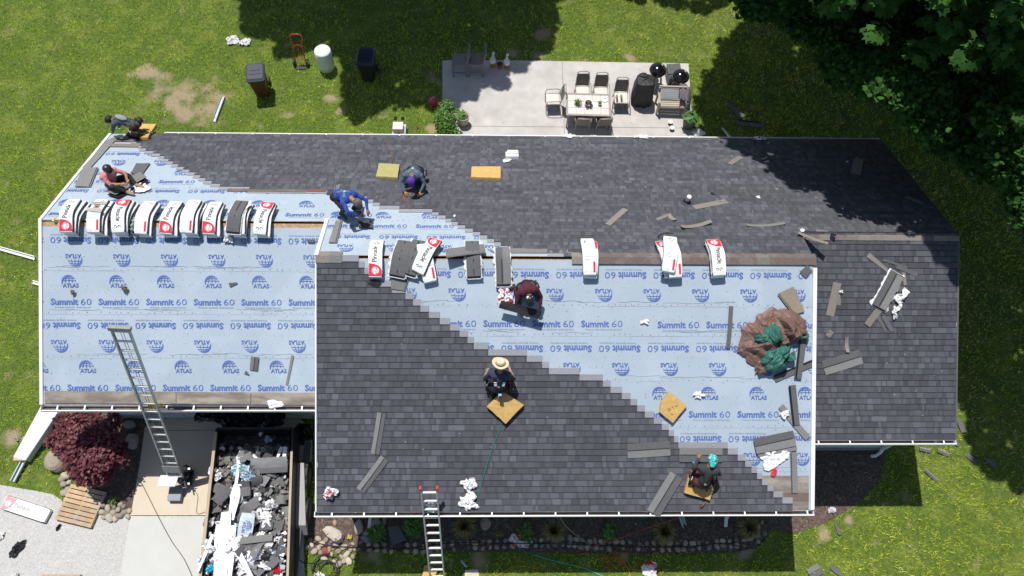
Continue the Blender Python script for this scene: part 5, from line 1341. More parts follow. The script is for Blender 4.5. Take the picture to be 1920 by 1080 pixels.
S_('stacked two tone shingle on the white film near the right rake', (1414, 836), (1488, 820), .37, 'f', 'two', side=-1, h=.07); S_('second shingle under the stacked one on the white film', (1418, 842), (1491, 829), .36, 'f', 'two', side=-1, h=.04)
S_('small two tone scrap on the garage underlayment', (476, 694), (479, 669), .19, 'gf', 'two'); S_('small dark triangle scrap on the garage underlayment', (460, 697), (467, 702), .09, 'gf', 'dark', taper=.3); S_('thin grey sliver on the garage underlayment', (537, 722), (549, 666), .06, 'gf', 'light', h=.008)
S_('grey triangle scrap high on the garage underlayment', (430, 534), (445, 530), .10, 'gf', 'dark', taper=.3); S_('small dark scrap at the top right of the garage underlayment', (577, 452), (590, 453), .07, 'gf', 'dark')
S_('full grey shingle laid by the left rake of the back slope', (148, 334), (178, 334), .0, 'b', 'light') if False else None
def quad_sheet(label, C, plane, mat, h=.02, th=.008, group='loose shingle pieces on the roof', edge=None, name='loose_shingle', cat='shingle piece'):
    n = normal(plane); P = [at(x, y, plane) + n * h for x, y in C]; c = sum(P, Vector()) / 4; root = thing(name, label, cat, c, group); mb = MB()
    mb.grid(lambda u, v: tuple(P[0].lerp(P[1], u).lerp(P[3].lerp(P[2], u), v) + n * (.006 * math.sin(u * 5 + v * 3))), 8, 5, thick=th)
    if (P[1] - P[0]).cross(P[3] - P[0]).dot(n) < 0: mb.f = [tuple(reversed(f)) for f in mb.f]
    mb.build('shingle_sheet', mat, root)
    if edge is not None:
        a, b = P[edge], P[(edge + 1) % 4]; d = (c - (a + b) / 2).normalized(); m2 = MB(); k = 0; L = (b - a).length; t = .02
        while t < L - .02: q = a.lerp(b, t / L) + d * .03 + n * .012; m2.box(tuple(q), (.02, .02, .008)); t += .045
        m2.build('sealant_beads', M_TAR, root)['kind'] = 'stuff'
    return root
quad_sheet('grey shingle laid flat by the left rake, beside the pink shirt', [(140, 351), (170, 351), (185, 315), (156, 315)], 'b', M_SHL, edge=1)
quad_sheet('two tone shingle lying behind the knees of the pink shirt', [(246, 326), (268, 326), (282, 307), (256, 307)], 'b', M_OPEN)
quad_sheet('long grey shingle being cut in front of the pink shirt', [(200, 366), (219, 371), (277, 338), (262, 326)], 'b', M_SHL, h=.10, edge=3)
quad_sheet('dark backed shingle under the one being cut', [(202, 368), (222, 374), (280, 342), (264, 330)], 'b', M_TAR, h=.05)
quad_sheet('pale shingle with toothed edge below the person in blue', [(616, 456), (632, 456), (642, 414), (630, 414)], 'b', M_SHL, edge=1)
quad_sheet('small pale shingle scrap above the person in blue', [(624, 365), (633, 365), (639, 348), (628, 348)], 'b', M_SHL, h=.03, edge=3)
quad_sheet('dark shingle held upright by the person in blue', [(668, 408), (677, 410), (681, 388), (674, 388)], 'b', M_OPEN, h=.22)
quad_sheet('dark shingle lying at the feet of the person in blue', [(672, 428), (700, 430), (696, 416), (672, 418)], 'b', M_SHD, h=.05)
quad_sheet('black shingle held over the slope by the maroon hoodie', [(935, 576), (1010, 597), (1015, 581), (939, 563)], 'f', M_TAR, h=.30)
quad_sheet('brown tan shingle sheet just above the crumpled tarp', [(1457, 551), (1487, 590), (1508, 584), (1487, 537)], 'f', pm('shingle_brown_tan', (.27, .225, .165), .9, .12, 14, .3, 120), h=.03, edge=0)
quad_sheet('curved grey shingle crossing the V folded bundle', [(837, 492), (911, 482), (907, 466), (836, 475)], 'b', M_SHL, h=.13, edge=0)
quad_sheet('pale toothed shingle under the second bundle of the main ridge', [(733, 541), (760, 546), (768, 517), (734, 515)], 'f', M_SHL, h=.02, edge=1)
quad_sheet('dark bent shingle right below the leftmost bundle of the main ridge', [(690, 531), (706, 540), (716, 530), (702, 523)], 'f', M_TAR, h=.03)

# --- crumpled film and paper
def crumple(label, px, py, plane, size, mat=None, asp=1.0, h=.02, rot=0, seed=0, height=.12, red=False, group='scraps of torn white wrapper', name='torn_wrapper', cat='wrapper scrap', n=20, spiky=.6):
    M = frame(px, py, plane, h, rot); root_mats = [mat or M_WRAP, M_RED]; mb = MB(); r = random.Random(seed + int(px)); o3 = Vector((r.uniform(0, 50), r.uniform(0, 50), 0))
    def fn(u, v):
        a = 2 * PI * u; rad = size * v * (1 - spiky * .25 + spiky * .85 * noise.noise(Vector((math.cos(a) * 1.6, math.sin(a) * 1.6, o3.x))) + .12 * noise.noise(Vector((math.cos(a) * 5, math.sin(a) * 5, o3.y))))
        x, y = rad * math.cos(a) * asp, rad * math.sin(a)
        z = height * (1 - v) ** .6 * .25 + height * 1.5 * abs(noise.noise(Vector((x, y, 0)) / size * 2.2 + o3)) * (1 - v * .5) + height * .9 * abs(noise.noise(Vector((x, y, 3)) / size * 5.5 + o3)) * (1 - v * .4) + .004
        return (x + .12 * size * noise.noise(Vector((x, y, 7)) / size * 4 + o3), y + .12 * size * noise.noise(Vector((x, y, 9)) / size * 4 + o3), max(.003, z))
    mb.grid(fn, 2 * n, n // 2 + 3)
    if red: mb.m = [1 if noise.noise(Vector(mb.v[f[0]]) / size * 2.2 + o3) > .22 else 0 for f in mb.f]
    mb.f = [tuple(reversed(f)) for f in mb.f]
    o = mb.build(name, root_mats, origin=M, local=False) if False else None
    me = mb.mesh(name, root_mats); o = bpy.data.objects.new(name, me); COL.objects.link(o); o.matrix_world = M; MW[o] = M
    return tag(o, label, cat, group)
crumple('white wad with a red corner at the lower left of the front slope', 621, 922, 'f', .19, red=True, height=.2, h=.03)
crumple('white wad with pink print above the other beside the hose', 880, 907, 'f', .19, red=False, height=.12, asp=1.1); crumple('flat torn white wad at the eave where the hose runs down', 878, 942, 'f', .24, asp=1.3, spiky=.9, height=.10)
crumple('small white wad caught in the top of the front ladder', 808, 950, 'f', .12, asp=1.4, height=.1, h=.03); crumple('white scrap beside the globe mark low on the underlayment', 1309, 740, 'f', .10, asp=1.4, spiky=.9, height=.04)
crumple('white scrap on the pale slanting strip', 1470, 777, 'f', .12, asp=1.2, spiky=.7, height=.05, h=.03); crumple('white film spread under the stacked shingles', 1452, 852, 'f', .30, asp=1.6, height=.05, h=.006, spiky=.6, seed=3, rot=8)
crumple('red and white wrapper scrap near the right front eave', 1451, 885, 'f', .13, asp=.6, red=True, mat=M_RED, height=.03, rot=-20); crumple('white film under the shingle cut by the pink shirt', 252, 355, 'b', .30, asp=1.4, height=.05, h=.015)
crumple('white corner of film below the opened bundle with light half', 945, 556, 'f', .22, asp=.9, height=.10, red=True, h=.02)
crumple('large torn white film right of the opened wing bundle', 1686, 560, 'wf', .30, asp=.8, spiky=1.2, height=.12, h=.03, rot=20); crumple('white film tail lying below the opened wing bundle', 1676, 585, 'wf', .20, asp=.5, spiky=.9, height=.1, rot=-10)
crumple('tiny white and tan scrap on the wide tan strip of the wing', 1575, 547, 'wf', .06, height=.05, h=.04); crumple('tiny white scrap on the bent strip above the wing', 1503, 438, 'b', .07, height=.05, h=.08)
crumple('brown paper scrap left on the garage underlayment', 138, 547, 'gf', .065, mat=pm('brown_paper', (.34, .25, .18), .9, .2, 9), height=.07, group=None, name='paper_scrap', cat='paper scrap'); crumple('brown and white paper scrap by the second globe mark', 236, 542, 'gf', .085, mat=MATS['brown_paper'], height=.10, group=None, name='paper_scrap', cat='paper scrap')
crumple('tiny white scrap on the back slope right of the vent pipe', 1421, 371, 'b', .06, height=.04); crumple('thin white sliver on the cut print of the underlayment', 1209, 603, 'f', .09, asp=1.4, spiky=1.0, height=.02)
crumple('white scrap hanging on the back gutter over the dining chairs', 1066, 257, 'b', .14, asp=1.5, height=.06, h=.02); crumple('red and white scrap on the back gutter near the maple', 1423, 262, 'b', .14, asp=1.8, red=True, height=.06, h=.03)
crumple('torn white scrap on the back gutter right of the dining chairs', 1200, 259, 'b', .16, asp=2.0, spiky=1, height=.04, h=.03); crumple('white scrap in the garage gutter', 515, 757, 'gf', .10, asp=2.6, height=.03)
crumple('pale green film bulging between the third and fourth bundle stacks', 254, 430, 'gf', .22, asp=.55, mat=pm('pale_green_film', (.42, .52, .48), .4, .06, 6), height=.2, h=.02, group=None)
crumple('white film hanging below the opened bundle of the garage ridge', 430, 444, 'gf', .16, asp=.8, height=.1, spiky=.8); crumple('tiny white scrap on the fresh shingles above the boundary', 852, 407, 'b', .07, asp=.5, height=.04)
# white block of wrapper on the back slope
w = thing('folded_wrapper', 'folded block of white wrapper lying on the back slope', 'wrapper', frame(960, 296, 'b', .01, 0)); mb = MB(); mb.box((0, .02, .05), (.36, .26, .10)); mb.box((.02, .10, .09), (.30, .16, .10)); mb.build('folded_film', M_WRAP, w, local=True)
crumple('white scraps beside the folded wrapper block', 950, 303, 'b', .12, asp=1.2, height=.06)
# --- tarpaulin heap
M_TARPB = pm('tarp_brown', (.165, .095, .078), .5, .12, 5, .3, 30); M_TARPG = pm('tarp_green', (.040, .150, .120), .45, .12, 5, .3, 30)
def tarp():
    root = thing('tarpaulin', 'crumpled brown and green tarpaulin heaped on the underlayment', 'tarp', at(1447, 640, 'f'))
    M = frame(1447, 640, 'f', .02, 0); Mi = M.inverted()
    def lobe(name, mat, pts, hh, seed, base=0.0):
        P = [Mi @ at(x, y, 'f', 0) for x, y in pts]; c = sum(P, Vector()) / len(P); mb = MB(); N = len(P); nu, nv = 130, 34
        def fn(u, v):
            t = u * N; i = int(t) % N; e = P[i].lerp(P[(i + 1) % N], t - int(t)); e = e + (e - c) * (.16 * noise.noise(Vector((u * 17, seed, 0))) + .08 * noise.noise(Vector((u * 41, seed, 2)))); a = c.lerp(e, v); x, y = a.x, a.y
            s = Vector((x * 2.6, y * 2.6, seed))
            s = s + Vector((noise.noise(s * .7), noise.noise(s * .7 + Vector((5, 0, 0))), 0)) * .9
            r1 = abs(noise.noise(s)) * 2.2; r2 = abs(noise.noise(s * 2.4 + Vector((3, 1, 0)))) * 2.2; r3 = abs(noise.noise(Vector((s.x * 7, s.y * 2.2, 9)))) * 2.2
            z = base * (1 - v ** 6) + hh * (1 - v ** 3) * (.25 + .60 * r1 + .30 * r2 + .10 * r3) + .006
            return (x + .03 * noise.noise(s * 3), y + .03 * noise.noise(s * 3.3), max(.004, z))
        mb.grid(fn, nu, nv, M); mb.f = [tuple(reversed(f)) for f in mb.f] if sum((P[i].x * P[(i + 1) % N].y - P[(i + 1) % N].x * P[i].y) for i in range(N)) > 0 else mb.f
        mb.build(name, mat, root)
    lobe('brown_fold', M_TARPB, [(1388, 632), (1400, 606), (1425, 588), (1462, 577), (1495, 585), (1510, 602), (1514, 622), (1500, 640), (1470, 650), (1480, 672), (1455, 690), (1430, 688), (1416, 702), (1414, 688), (1400, 676), (1380, 660)], .26, 1)
    lobe('brown_fold', M_TARPB, [(1455, 596), (1480, 590), (1503, 606), (1512, 625), (1490, 640), (1466, 632), (1458, 618)], .20, 9, .15)
    lobe('green_fold', M_TARPG, [(1405, 630), (1424, 616), (1452, 602), (1462, 618), (1468, 638), (1444, 650), (1424, 645), (1412, 642)], .20, 4, .21)
    lobe('green_fold', M_TARPG, [(1426, 658), (1444, 648), (1474, 642), (1480, 664), (1464, 678), (1472, 692), (1450, 700), (1432, 696), (1422, 680)], .22, 5, .17)
    lobe('green_fold', M_TARPG, [(1472, 664), (1488, 660), (1490, 674), (1480, 680), (1468, 676)], .10, 6, .12)
    lobe('green_fold', M_TARPG, [(1488, 628), (1514, 626), (1516, 632), (1496, 636), (1486, 634)], .08, 7, .14)
    lobe('brown_fold', M_TARPB, [(1416, 688), (1430, 684), (1436, 698), (1420, 702)], .10, 8, .06)
tarp()
# --- vent pipe
v = thing('vent_pipe', 'short white plumbing vent pipe with black boot on the back slope', 'vent pipe', at(1288, 378, 'b')); p = at(1288, 379, 'b')
mb = MB(); mb.tube([p - Vector((0, 0, .1)), p + Vector((0, 0, .26))], .05, 14); mb.tube([p + Vector((0, 0, .2)), p + Vector((0, 0, .27))], .057, 14); mb.build('pipe', M_WHITE, v)
mb = MB(); mb.lathe([(.12, -.02), (.10, .02), (.065, .07), (.058, .09)], 14, Matrix.Translation(p)); mb.build('rubber_boot', M_BLACK, v)
mb = MB(); M = frame(1288, 379, 'b', .012); mb.box((0, 0, 0), (.34, .30, .006), M); mb.build('flashing', M_SHD, v)
# small black vent slot and hoop
S_('small black plastic offcut right of the vent pipe', (1333, 362), (1341, 367), .07, 'b', 'black')
def cable(label, pts, plane, r, mat, name='cable', cat='cable', group=None, hs=None):
    P = [at(x, y, plane if isinstance(plane, str) else plane[i], (hs[i] if hs else .02)) for i, (x, y) in enumerate(pts)]
    # smooth
    Q = []
    for i in range(len(P) - 1):
        p0, p1, p2, p3 = P[max(i - 1, 0)], P[i], P[i + 1], P[min(i + 2, len(P) - 1)]
        for k in range(5):
            t = k / 5; Q.append(.5 * ((2 * p1) + (p2 - p0) * t + (2 * p0 - 5 * p1 + 4 * p2 - p3) * t * t + (3 * p1 - p0 - 3 * p2 + p3) * t ** 3))
    Q.append(P[-1]); mb = MB(); mb.tube(Q, r, 6); o = mb.build(name, mat, origin=P[0], smooth=True); return tag(o, label, cat, group)
M_HOSEG = pm('hose_teal', (.03, .17, .14), .45, .1, 9); M_HOSER = pm('hose_red', (.35, .05, .04), .5, .1, 9); M_HOSEO = pm('cord_orange', (.55, .20, .03), .5, .1, 9); M_CORDT = pm('cord_tan', (.30, .25, .18), .6, .1, 9)
cable('curved black rubber strip above the skewed bundle pile', [(1233, 446), (1238, 440), (1250, 437), (1263, 438)], 'b', .014, M_BLACK, 'rubber_strip', 'strip')
cable('teal air hose from the straw hat down over the eave into the bed', [(955, 744), (947, 775), (935, 810), (920, 850), (906, 895), (896, 935), (893, 957)], 'f', .012, M_HOSEG, 'air_hose', 'hose')
cable('teal air hose looping through the mulch bed behind the ladder', [(889, 962), (877, 975), (872, 985), (850, 984), (832, 990), (828, 1003), (840, 1013), (860, 1010), (880, 995), (905, 994), (930, 1003), (960, 1022), (990, 1036), (1020, 1046)], 'g', .013, M_HOSEG, 'air_hose', 'hose')
cable('teal hose end running over the sunlit lawn', [(1000, 1040), (1040, 1052), (1090, 1064), (1125, 1078), (1150, 1090)], 'g', .015, pm('hose_bright_teal', (.05, .36, .30), .4, .1, 9), 'air_hose', 'hose')
cable('black air line trailing from the foam diamond', [(962, 790), (950, 800), (945, 808)], 'f', .008, M_BLACK, 'air_line', 'hose')
cable('red air hose from the teal cap over the eave across the bed', [(1332, 928), (1324, 940), (1314, 952), (1300, 962), (1270, 972), (1220, 988), (1160, 1010), (1110, 1026), (1080, 1036)], ['f', 'f', 'f', 'g', 'g', 'g', 'g', 'g', 'g'], .011, M_HOSER, 'air_hose', 'hose', hs=[.05, .03, .03, 2.4, 1.4, .7, .3, .1, .04])
cable('thin cord hanging from the eave to the stone edging', [(1046, 962), (1060, 985), (1080, 1003), (1100, 1018), (1118, 1035)], 'g', .009, M_CORDT, 'cord', 'cord', hs=[2.8, 1.6, .8, .3, .04])
cable('red chalk line crossing the back slope above the olive cushion', [(725, 262), (733, 280), (737, 300), (745, 312)], 'b', .006, M_HOSER, 'chalk_line', 'line'); cable('thin black line beside the purple cap', [(742, 308), (752, 325), (760, 350), (764, 362), (772, 372)], 'b', .007, M_BLACK, 'air_line', 'hose')
cable('red hose end by the purple cap', [(766, 352), (757, 362), (753, 370), (758, 377), (768, 378)], 'b', .010, M_HOSER, 'air_hose', 'hose'); cable('yellow cord looping over the lawn behind the back eave', [(672, 254), (680, 249), (692, 248), (702, 254)], 'g', .012, pm('cord_yellow', (.5, .42, .10), .5, .1, 9), 'cord', 'cord')
# small blue ball tool and white wedge
b = thing('nail_pouch', 'small bright blue pouch on the shingles beside the teal cap', 'pouch', at(1302, 868, 'f')); mb = MB(); mb.ell(at(1302, 868, 'f', .06), (.05, .045, .045), 10, 8, jit=.1); mb.build('pouch_body', MATS['tool_blue'], b); mb = MB(); mb.tube([at(1302, 868, 'f', .09), at(1304, 865, 'f', .13)], .012, 6); mb.build('pouch_tie', M_BLKP, b)
yt = thing('yellow_strap', 'yellow strap end beside the leftmost bundle on the garage ridge', 'strap', at(104, 410, 'gf')); mb = MB(); mb.tube([at(99, 414, 'gf', .05), at(103, 409, 'gf', .07), at(107, 405, 'gf', .05)], [.02, .03, .012], 6, flat=.4); mb.build('webbing', pm('yellow_webbing', (.6, .38, .04), .6, .1, 9), yt); mb = MB(); mb.box(at(100, 413, 'gf', .06), (.05, .04, .02)); mb.build('buckle', M_ALU, yt)
# ================================================================== YARD
def Tz(p, rot=0.0): return Matrix.Translation(Vector(p)) @ Matrix.Rotation(math.radians(rot), 4, 'Z')
# --- wheelie bins
def bin_(label, px, py, rot, bodymat, lidmat):
    M = Tz(at(px, py), rot); root = thing('wheelie_bin', label, 'bin', M, 'wheelie bins on the lawn'); mb = MB()
    def ring(w, d, z, y=0, c=.05): return [(-w + c, -d + y, z), (w - c, -d + y, z), (w, -d + c + y, z), (w, d - c + y, z), (w - c, d + y, z), (-w + c, d + y, z), (-w, d - c + y, z), (-w, -d + c + y, z)]
    vs = ring(.21, .25, .03) + ring(.23, .28, .35, .01) + ring(.27, .33, .86) + ring(.30, .36, .90) + ring(.30, .36, .98)
    fs = [tuple(range(7, -1, -1)), tuple(range(32, 40))] + [(8 * r + k, 8 * r + (k + 1) % 8, 8 * r + 8 + (k + 1) % 8, 8 * r + 8 + k) for r in range(4) for k in range(8)]
    mb.add(vs, fs); mb.box((0, .35, .2), (.40, .05, .07)); mb.build('body', bodymat, root, local=True)
    l = MB(); vs = ring(.315, .385, .985, -.01) + ring(.31, .38, 1.01, -.01) + ring(.25, .31, 1.06, -.01); l.add(vs, [tuple(range(7, -1, -1)), tuple(range(16, 24))] + [(8 * r + k, 8 * r + (k + 1) % 8, 8 * r + 8 + (k + 1) % 8, 8 * r + 8 + k) for r in range(2) for k in range(8)])
    l.box((0, -.12, 1.064), (.40, .02, .02)); l.box((0, .10, 1.064), (.34, .14, .02)); l.box((0, -.385, .99), (.5, .03, .05)); lid = l.build('lid', lidmat, root, local=True); MW[lid] = M
    h = MB(); h.tube([(-.24, .40, .97), (.24, .40, .97)], .018, 8); h.box((-.2, .38, .97), (.03, .06, .05)); h.box((.2, .38, .97), (.03, .06, .05)); h.build('handle', lidmat, root, local=True)
    for s in (-1, 1):
        w = MB(); w.tube([(s * .22, .33, .13), (s * .28, .33, .13)], .13, 16); wo_ = w.build('wheel', M_BLACK, root, local=True); MW[wo_] = M; r = MB(); r.tube([(s * .281, .33, .13), (s * .287, .33, .13)], .06, 10); r.build('hub', pm('bin_hub_grey', (.3, .3, .3), .5, .1, 8), wo_, local=True)
bin_('brown wheelie bin with a black lid standing in the sun on the lawn', 493, 172, 8, pm('bin_brown', (.085, .035, .022), .5, .12, 5), pm('bin_lid_grey_black', (.055, .062, .078), .32, .1, 5))
bin_('black wheelie bin standing in the tree shade on the lawn', 693, 143, -4, M_BLKP, pm('bin_lid_blue_black', (.025, .028, .05), .25, .1, 5))
# --- white drum
b = thing('plastic_drum', 'tall white plastic drum standing between the hand truck and the dark bin', 'drum', at(613, 127)); mb = MB()
mb.lathe([(.25, 0), (.285, .03), (.29, .25), (.295, .27), (.29, .29), (.29, .60), (.295, .62), (.29, .64), (.285, .86), (.26, .89)], 28, Tz(at(613, 127))); mb.build('drum_body', pm('drum_white', (.66, .70, .70), .35, .05, 3), b, smooth=True)
mb = MB()
for s in (-1, 1): mb.lathe([(.03, .889), (.03, .91), (.02, .915)], 10, Tz(at(613, 127) + Vector((s * .14, .08 * s, 0))))
mb.build('bung', M_WHITE, b)
# --- hand truck
c = at(565, 127); b = thing('hand_truck', 'red tubular hand truck with black wheels standing on the lawn', 'hand truck', c); M_RT = pm('hand_truck_red', (.50, .055, .03), .4, .12, 9); mb = MB()
top = lambda x, t: c + Vector((x, .06 + .38 * t, .12 + 1.02 * t))
mb.tube([top(-.19, 0), top(-.16, .5), top(-.14, .70), top(-.21, .85), top(-.20, .98), top(-.12, 1.03), top(.12, 1.03), top(.20, .98), top(.21, .85), top(.14, .70), top(.16, .5), top(.19, 0)], .018, 8); mb.build('frame', M_RT, b, smooth=True)
mb = MB(); 
for t, dt in ((.02, .08), (.25, -.06), (.68, -.08)): mb.tube([top(-.17, t + dt if t > .1 else t), top(0, t), top(.17, t + dt if t > .1 else t)], .012, 6)
mb.tube([top(0, .25), top(0, .66)], .010, 6); mb.build('crossbar', M_RT, b)
mb = MB(); mb.box(c + Vector((0, -.03, .03)), (.36, .12, .012), Matrix.Identity(4)); mb.build('toe_plate', M_BLKP, b)
for s in (-1, 1):
    mb = MB(); q = c + Vector((s * .23, .12, .13)); mb.tube([q - Vector((.03, 0, 0)), q + Vector((.03, 0, 0))], .13, 16); w_ = mb.build('wheel', M_BLACK, b); mb = MB(); mb.tube([q - Vector((.034, 0, 0)), q + Vector((.034, 0, 0))], .06, 10); mb.build('rim', M_WHITE, w_)
# --- compressor by the eave
c = at(750, 251); b = thing('air_compressor', 'small air compressor with two white tanks behind the back eave', 'compressor', c)
for s in (-1, 1):
    mb = MB(); q = c + Vector((s * .12, 0, .2)); mb.tube([q + Vector((0, -.26, 0)), q + Vector((0, -.22, 0)), q + Vector((0, .22, 0)), q + Vector((0, .26, 0))], [.06, .11, .11, .06], 14); mb.build('air_tank', M_WHITE, b, smooth=True)
mb = MB(); mb.box(c + Vector((-.02, -.02, .40)), (.34, .30, .18), Matrix.Identity(4)); mb.build('motor_housing', pm('housing_pale_grey', (.55, .55, .56), .45, .08, 6), b); mb = MB()
for s in (-1, 1): mb.tube([c + Vector((s * .12, .24, .42)), c + Vector((s * .12, .34, .48))], .05, 10)
mb.build('air_filter', M_BLKP, b); mb = MB(); mb.tube([c + Vector((-.16, -.2, .5)), c + Vector((-.16, -.28, .6)), c + Vector((.16, -.28, .6)), c + Vector((.16, -.2, .5))], .014, 6); mb.build('handle', M_TOOL1, b)
# --- channel offcuts on the lawn
def channel(label, A, B, w, mat, plane='g', hA=.03, hB=.03, d=.07, name='gutter_offcut', cat='gutter piece', group='white metal offcuts on the ground'):
    a, e = at(A[0], A[1], plane, hA), at(B[0], B[1], plane, hB); x = (e - a).normalized(); z = Vector((0, 0, 1)); y = z.cross(x).normalized(); z = x.cross(y)
    M = Matrix((x, y, z)).transposed().to_4x4(); M.translation = (a + e) / 2; L = (e - a).length; root = thing(name, label, cat, M, group); mb = MB()
    mb.box((0, 0, 0), (L, w, .004)); mb.box((0, w / 2 - .003, d / 2), (L, .005, d)); mb.box((0, -w / 2 + .003, d / 2 + .001), (L, .005, d - .01)); mb.box((0, w / 2 - .014, d), (L, .022, .004)); mb.build('channel', mat, root, local=True)
    return root
M_GALV = pm('gutter_pale_blue_grey', (.50, .56, .60), .35, .06, 6)
channel('pale blue grey gutter offcut on the bare patch of lawn', (419, 182), (402, 228), .13, M_GALV)
channel('long white strip at the left edge of the lawn', (-20, 461), (65, 485), .12, M_WHITE); channel('short white strip end beside the left rake', (62, 530), (84, 536), .11, M_WHITE)
channel('thin pale strip leaning on the back gutter in the tree shade', (1354, 240), (1373, 264), .07, M_GALV, hA=.1, hB=2.6, d=.03)
channel('narrow gutter length under the wide white channel by the garage', (25, 903), (92, 775), .13, M_GALV, hA=.05, hB=.25)
wc = thing('white_channel', 'wide white metal channel lying from the garage corner onto the lawn', 'metal channel', at(62, 812), 'white metal offcuts on the ground'); mb = MB()
P = [at(25, 857, 'g', .25), at(47, 863, 'g', .25), at(112, 766, 'g', .55), at(80, 756, 'g', .55)]; mb.add(P + [p - Vector((0, 0, .05)) for p in P], [(0, 1, 2, 3), (7, 6, 5, 4), (0, 4, 5, 1), (1, 5, 6, 2), (2, 6, 7, 3), (3, 7, 4, 0)]); mb.build('top_face', M_WHITE, wc)
mb = MB(); P = [at(47.5, 863, 'g', .25), at(112.5, 766, 'g', .55)]; mb.add([P[0], P[1], P[1] - Vector((0, 0, .24)), P[0] - Vector((0, 0, .22)), P[0] + Vector((.012, 0, 0)), P[1] + Vector((.012, 0, 0)), P[1] + Vector((.012, 0, -.24)), P[0] + Vector((.012, 0, -.22))], [(0, 1, 2, 3), (7, 6, 5, 4), (0, 4, 5, 1), (2, 6, 7, 3)]); mb.build('side_flange', M_GALV, wc)
mb = MB(); mb.box(at(38, 861, 'g', .2), (.34, .08, .06), Matrix.Identity(4)); mb.build('wooden_block', M_WOOD, wc)
# --- white scraps on the lawn
for px, py, lb, kw in ((437, 77, 'white scrap at the top left of the lawn, left of its pair', dict(asp=1.2, size=.22)), (459, 82, 'white scrap at the top left of the lawn, right of its pair', dict(asp=1.3, size=.22)), (1308, 251, 'white film on the grass just right of the patio', dict(asp=1.2, size=.2)),
        (1217, 1070, 'white and red wad on the sunlit front lawn', dict(asp=1.0, size=.26, red=True)), (975, 1014, 'white and red film caught on the stone edging', dict(asp=1.6, size=.2, red=True, height=.1)), (1557, 957, 'small white scrap on the sunlit mulch', dict(asp=1.5, size=.1)), (598, 1082, 'white bag beside the coiled hose', dict(size=.16)),
        (47, 823, 'tiny white scrap on the lawn by the white channel', dict(size=.07)), (33, 825, 'pinkish paper bit on the bare soil at the left', dict(size=.06)), (1, 1005, 'white folded film at the left edge of the gravel', dict(size=.14)), (30, 1084, 'white film at the bottom of the gravel', dict(size=.12)),):
    s = kw.pop('size'); crumple(lb, px, py, 'g', s, h=.02, **kw)
tag(crumple('black wad lying on the gravel', 32, 1031, 'g', .17, mat=M_BLKP, rot=55, asp=1.7, height=.08, spiky=.5, group=None, name='black_plastic', cat='plastic scrap'))
crumple('small black twist on the gravel above the pallet', 110, 990, 'g', .07, mat=M_BLKP, asp=1.6, rot=60, height=.04, group=None, name='black_plastic', cat='plastic scrap')
GL = 'shingle scraps on the lawn'
for A, B, w_, st, lb in (((1722, 842), (1742, 847), .12, 'two', 'two tone scrap on the lawn nearest the wing downspout'), ((1756, 845), (1778, 855), .12, 'two', 'grey scrap on the lawn, second right of the wing corner'), ((1812, 852), (1830, 866), .17, 'darkedge', 'scrap with a tar line on the lawn at the shade edge'), ((1848, 862), (1866, 874), .16, 'dark', 'dark scrap lying in the tree shade on the right lawn'),
        ((1732, 882), (1755, 902), .10, 'two', 'slanting two tone scrap lower on the right lawn'), ((1565, 982), (1574, 1003), .08, 'dark', 'small dark scrap at the mulch edge on the right'), ((1516, 1078), (1537, 1066), .28, 'two', 'folded two tone scrap at the bottom of the right lawn'), ((1556, 1063), (1574, 1075), .13, 'dark', 'dark scrap at the bottom right beside the folded one'),
        ((1364, 196), (1393, 222), .20, 'dark', 'curved dark strip on the shaded lawn right of the patio'), ((1378, 230), (1432, 236), .24, 'darkedge', 'dark shingle on the shaded lawn just beyond the back gutter'), ((1796, 790), (1806, 812), .16, 'dark', 'dark scrap right of the wing eave'), ((1786, 826), (1796, 836), .12, 'dark', 'dark scrap at the wing corner'), ((1700, 1020), (1706, 1027), .05, 'tan', 'tiny tan chip on the right lawn')):
    strip(lb, A, B, w_, 'g', st, h=.05, curl=.02, group=GL)
quad_sheet('large dark shingle sheets dropped on the front stone edging', [(727, 990), (748, 987), (763, 1014), (736, 1024)], 'g', M_OPEN, h=.14, group=GL); quad_sheet('second dark sheet beside the dropped one in the mulch bed', [(722, 1004), (732, 1030), (756, 1028), (748, 996)], 'g', M_SHD, h=.10, group=GL)
# tiny pale specks over the lawn
sp = MB(); rs = random.Random(5)
for k in range(420):
    x, y = rs.uniform(-18, 20), rs.uniform(-8, 15)
    xa = np.array([x]); ya = np.array([y])
    if any(inside(P_, xa, ya)[0] for P_ in (P_PATIO, P_DT, P_DG, P_GR)): continue
    s = rs.uniform(.010, .028); a = rs.uniform(0, 6.3); dx, dy = math.cos(a) * s, math.sin(a) * s; z = .05
    sp.add([(x - dx, y - dy, z), (x + dy * .5, y - dx * .5, z + .01), (x + dx, y + dy, z), (x - dy * .5, y + dx * .5, z + .005)], [(0, 1, 2, 3)], col=rs.choice([(.75, .75, .72), (.6, .62, .5), (.4, .35, .25)]))
tag(sp.build('paper_flecks', pm('paper_fleck', (1, 1, 1), .7, .1, 9, tint=True)), kind='stuff')
sp = MB()
for k in range(170):
    px, py = rs.uniform(835, 1292), rs.uniform(125, 258); p = at(px, py, 'g', .056); s = rs.uniform(.006, .02); a = rs.uniform(0, 6.3); dx, dy = math.cos(a) * s, math.sin(a) * s
    sp.add([(p.x - dx, p.y - dy, p.z), (p.x + dy * .5, p.y - dx * .5, p.z), (p.x + dx, p.y + dy, p.z + .004), (p.x - dy * .5, p.y + dx * .5, p.z)], [(0, 1, 2, 3)], col=rs.choice([(.08, .07, .06), (.15, .12, .1), (.3, .2, .15)]))
tag(sp.build('patio_crumbs', MATS['paper_fleck']), kind='stuff')
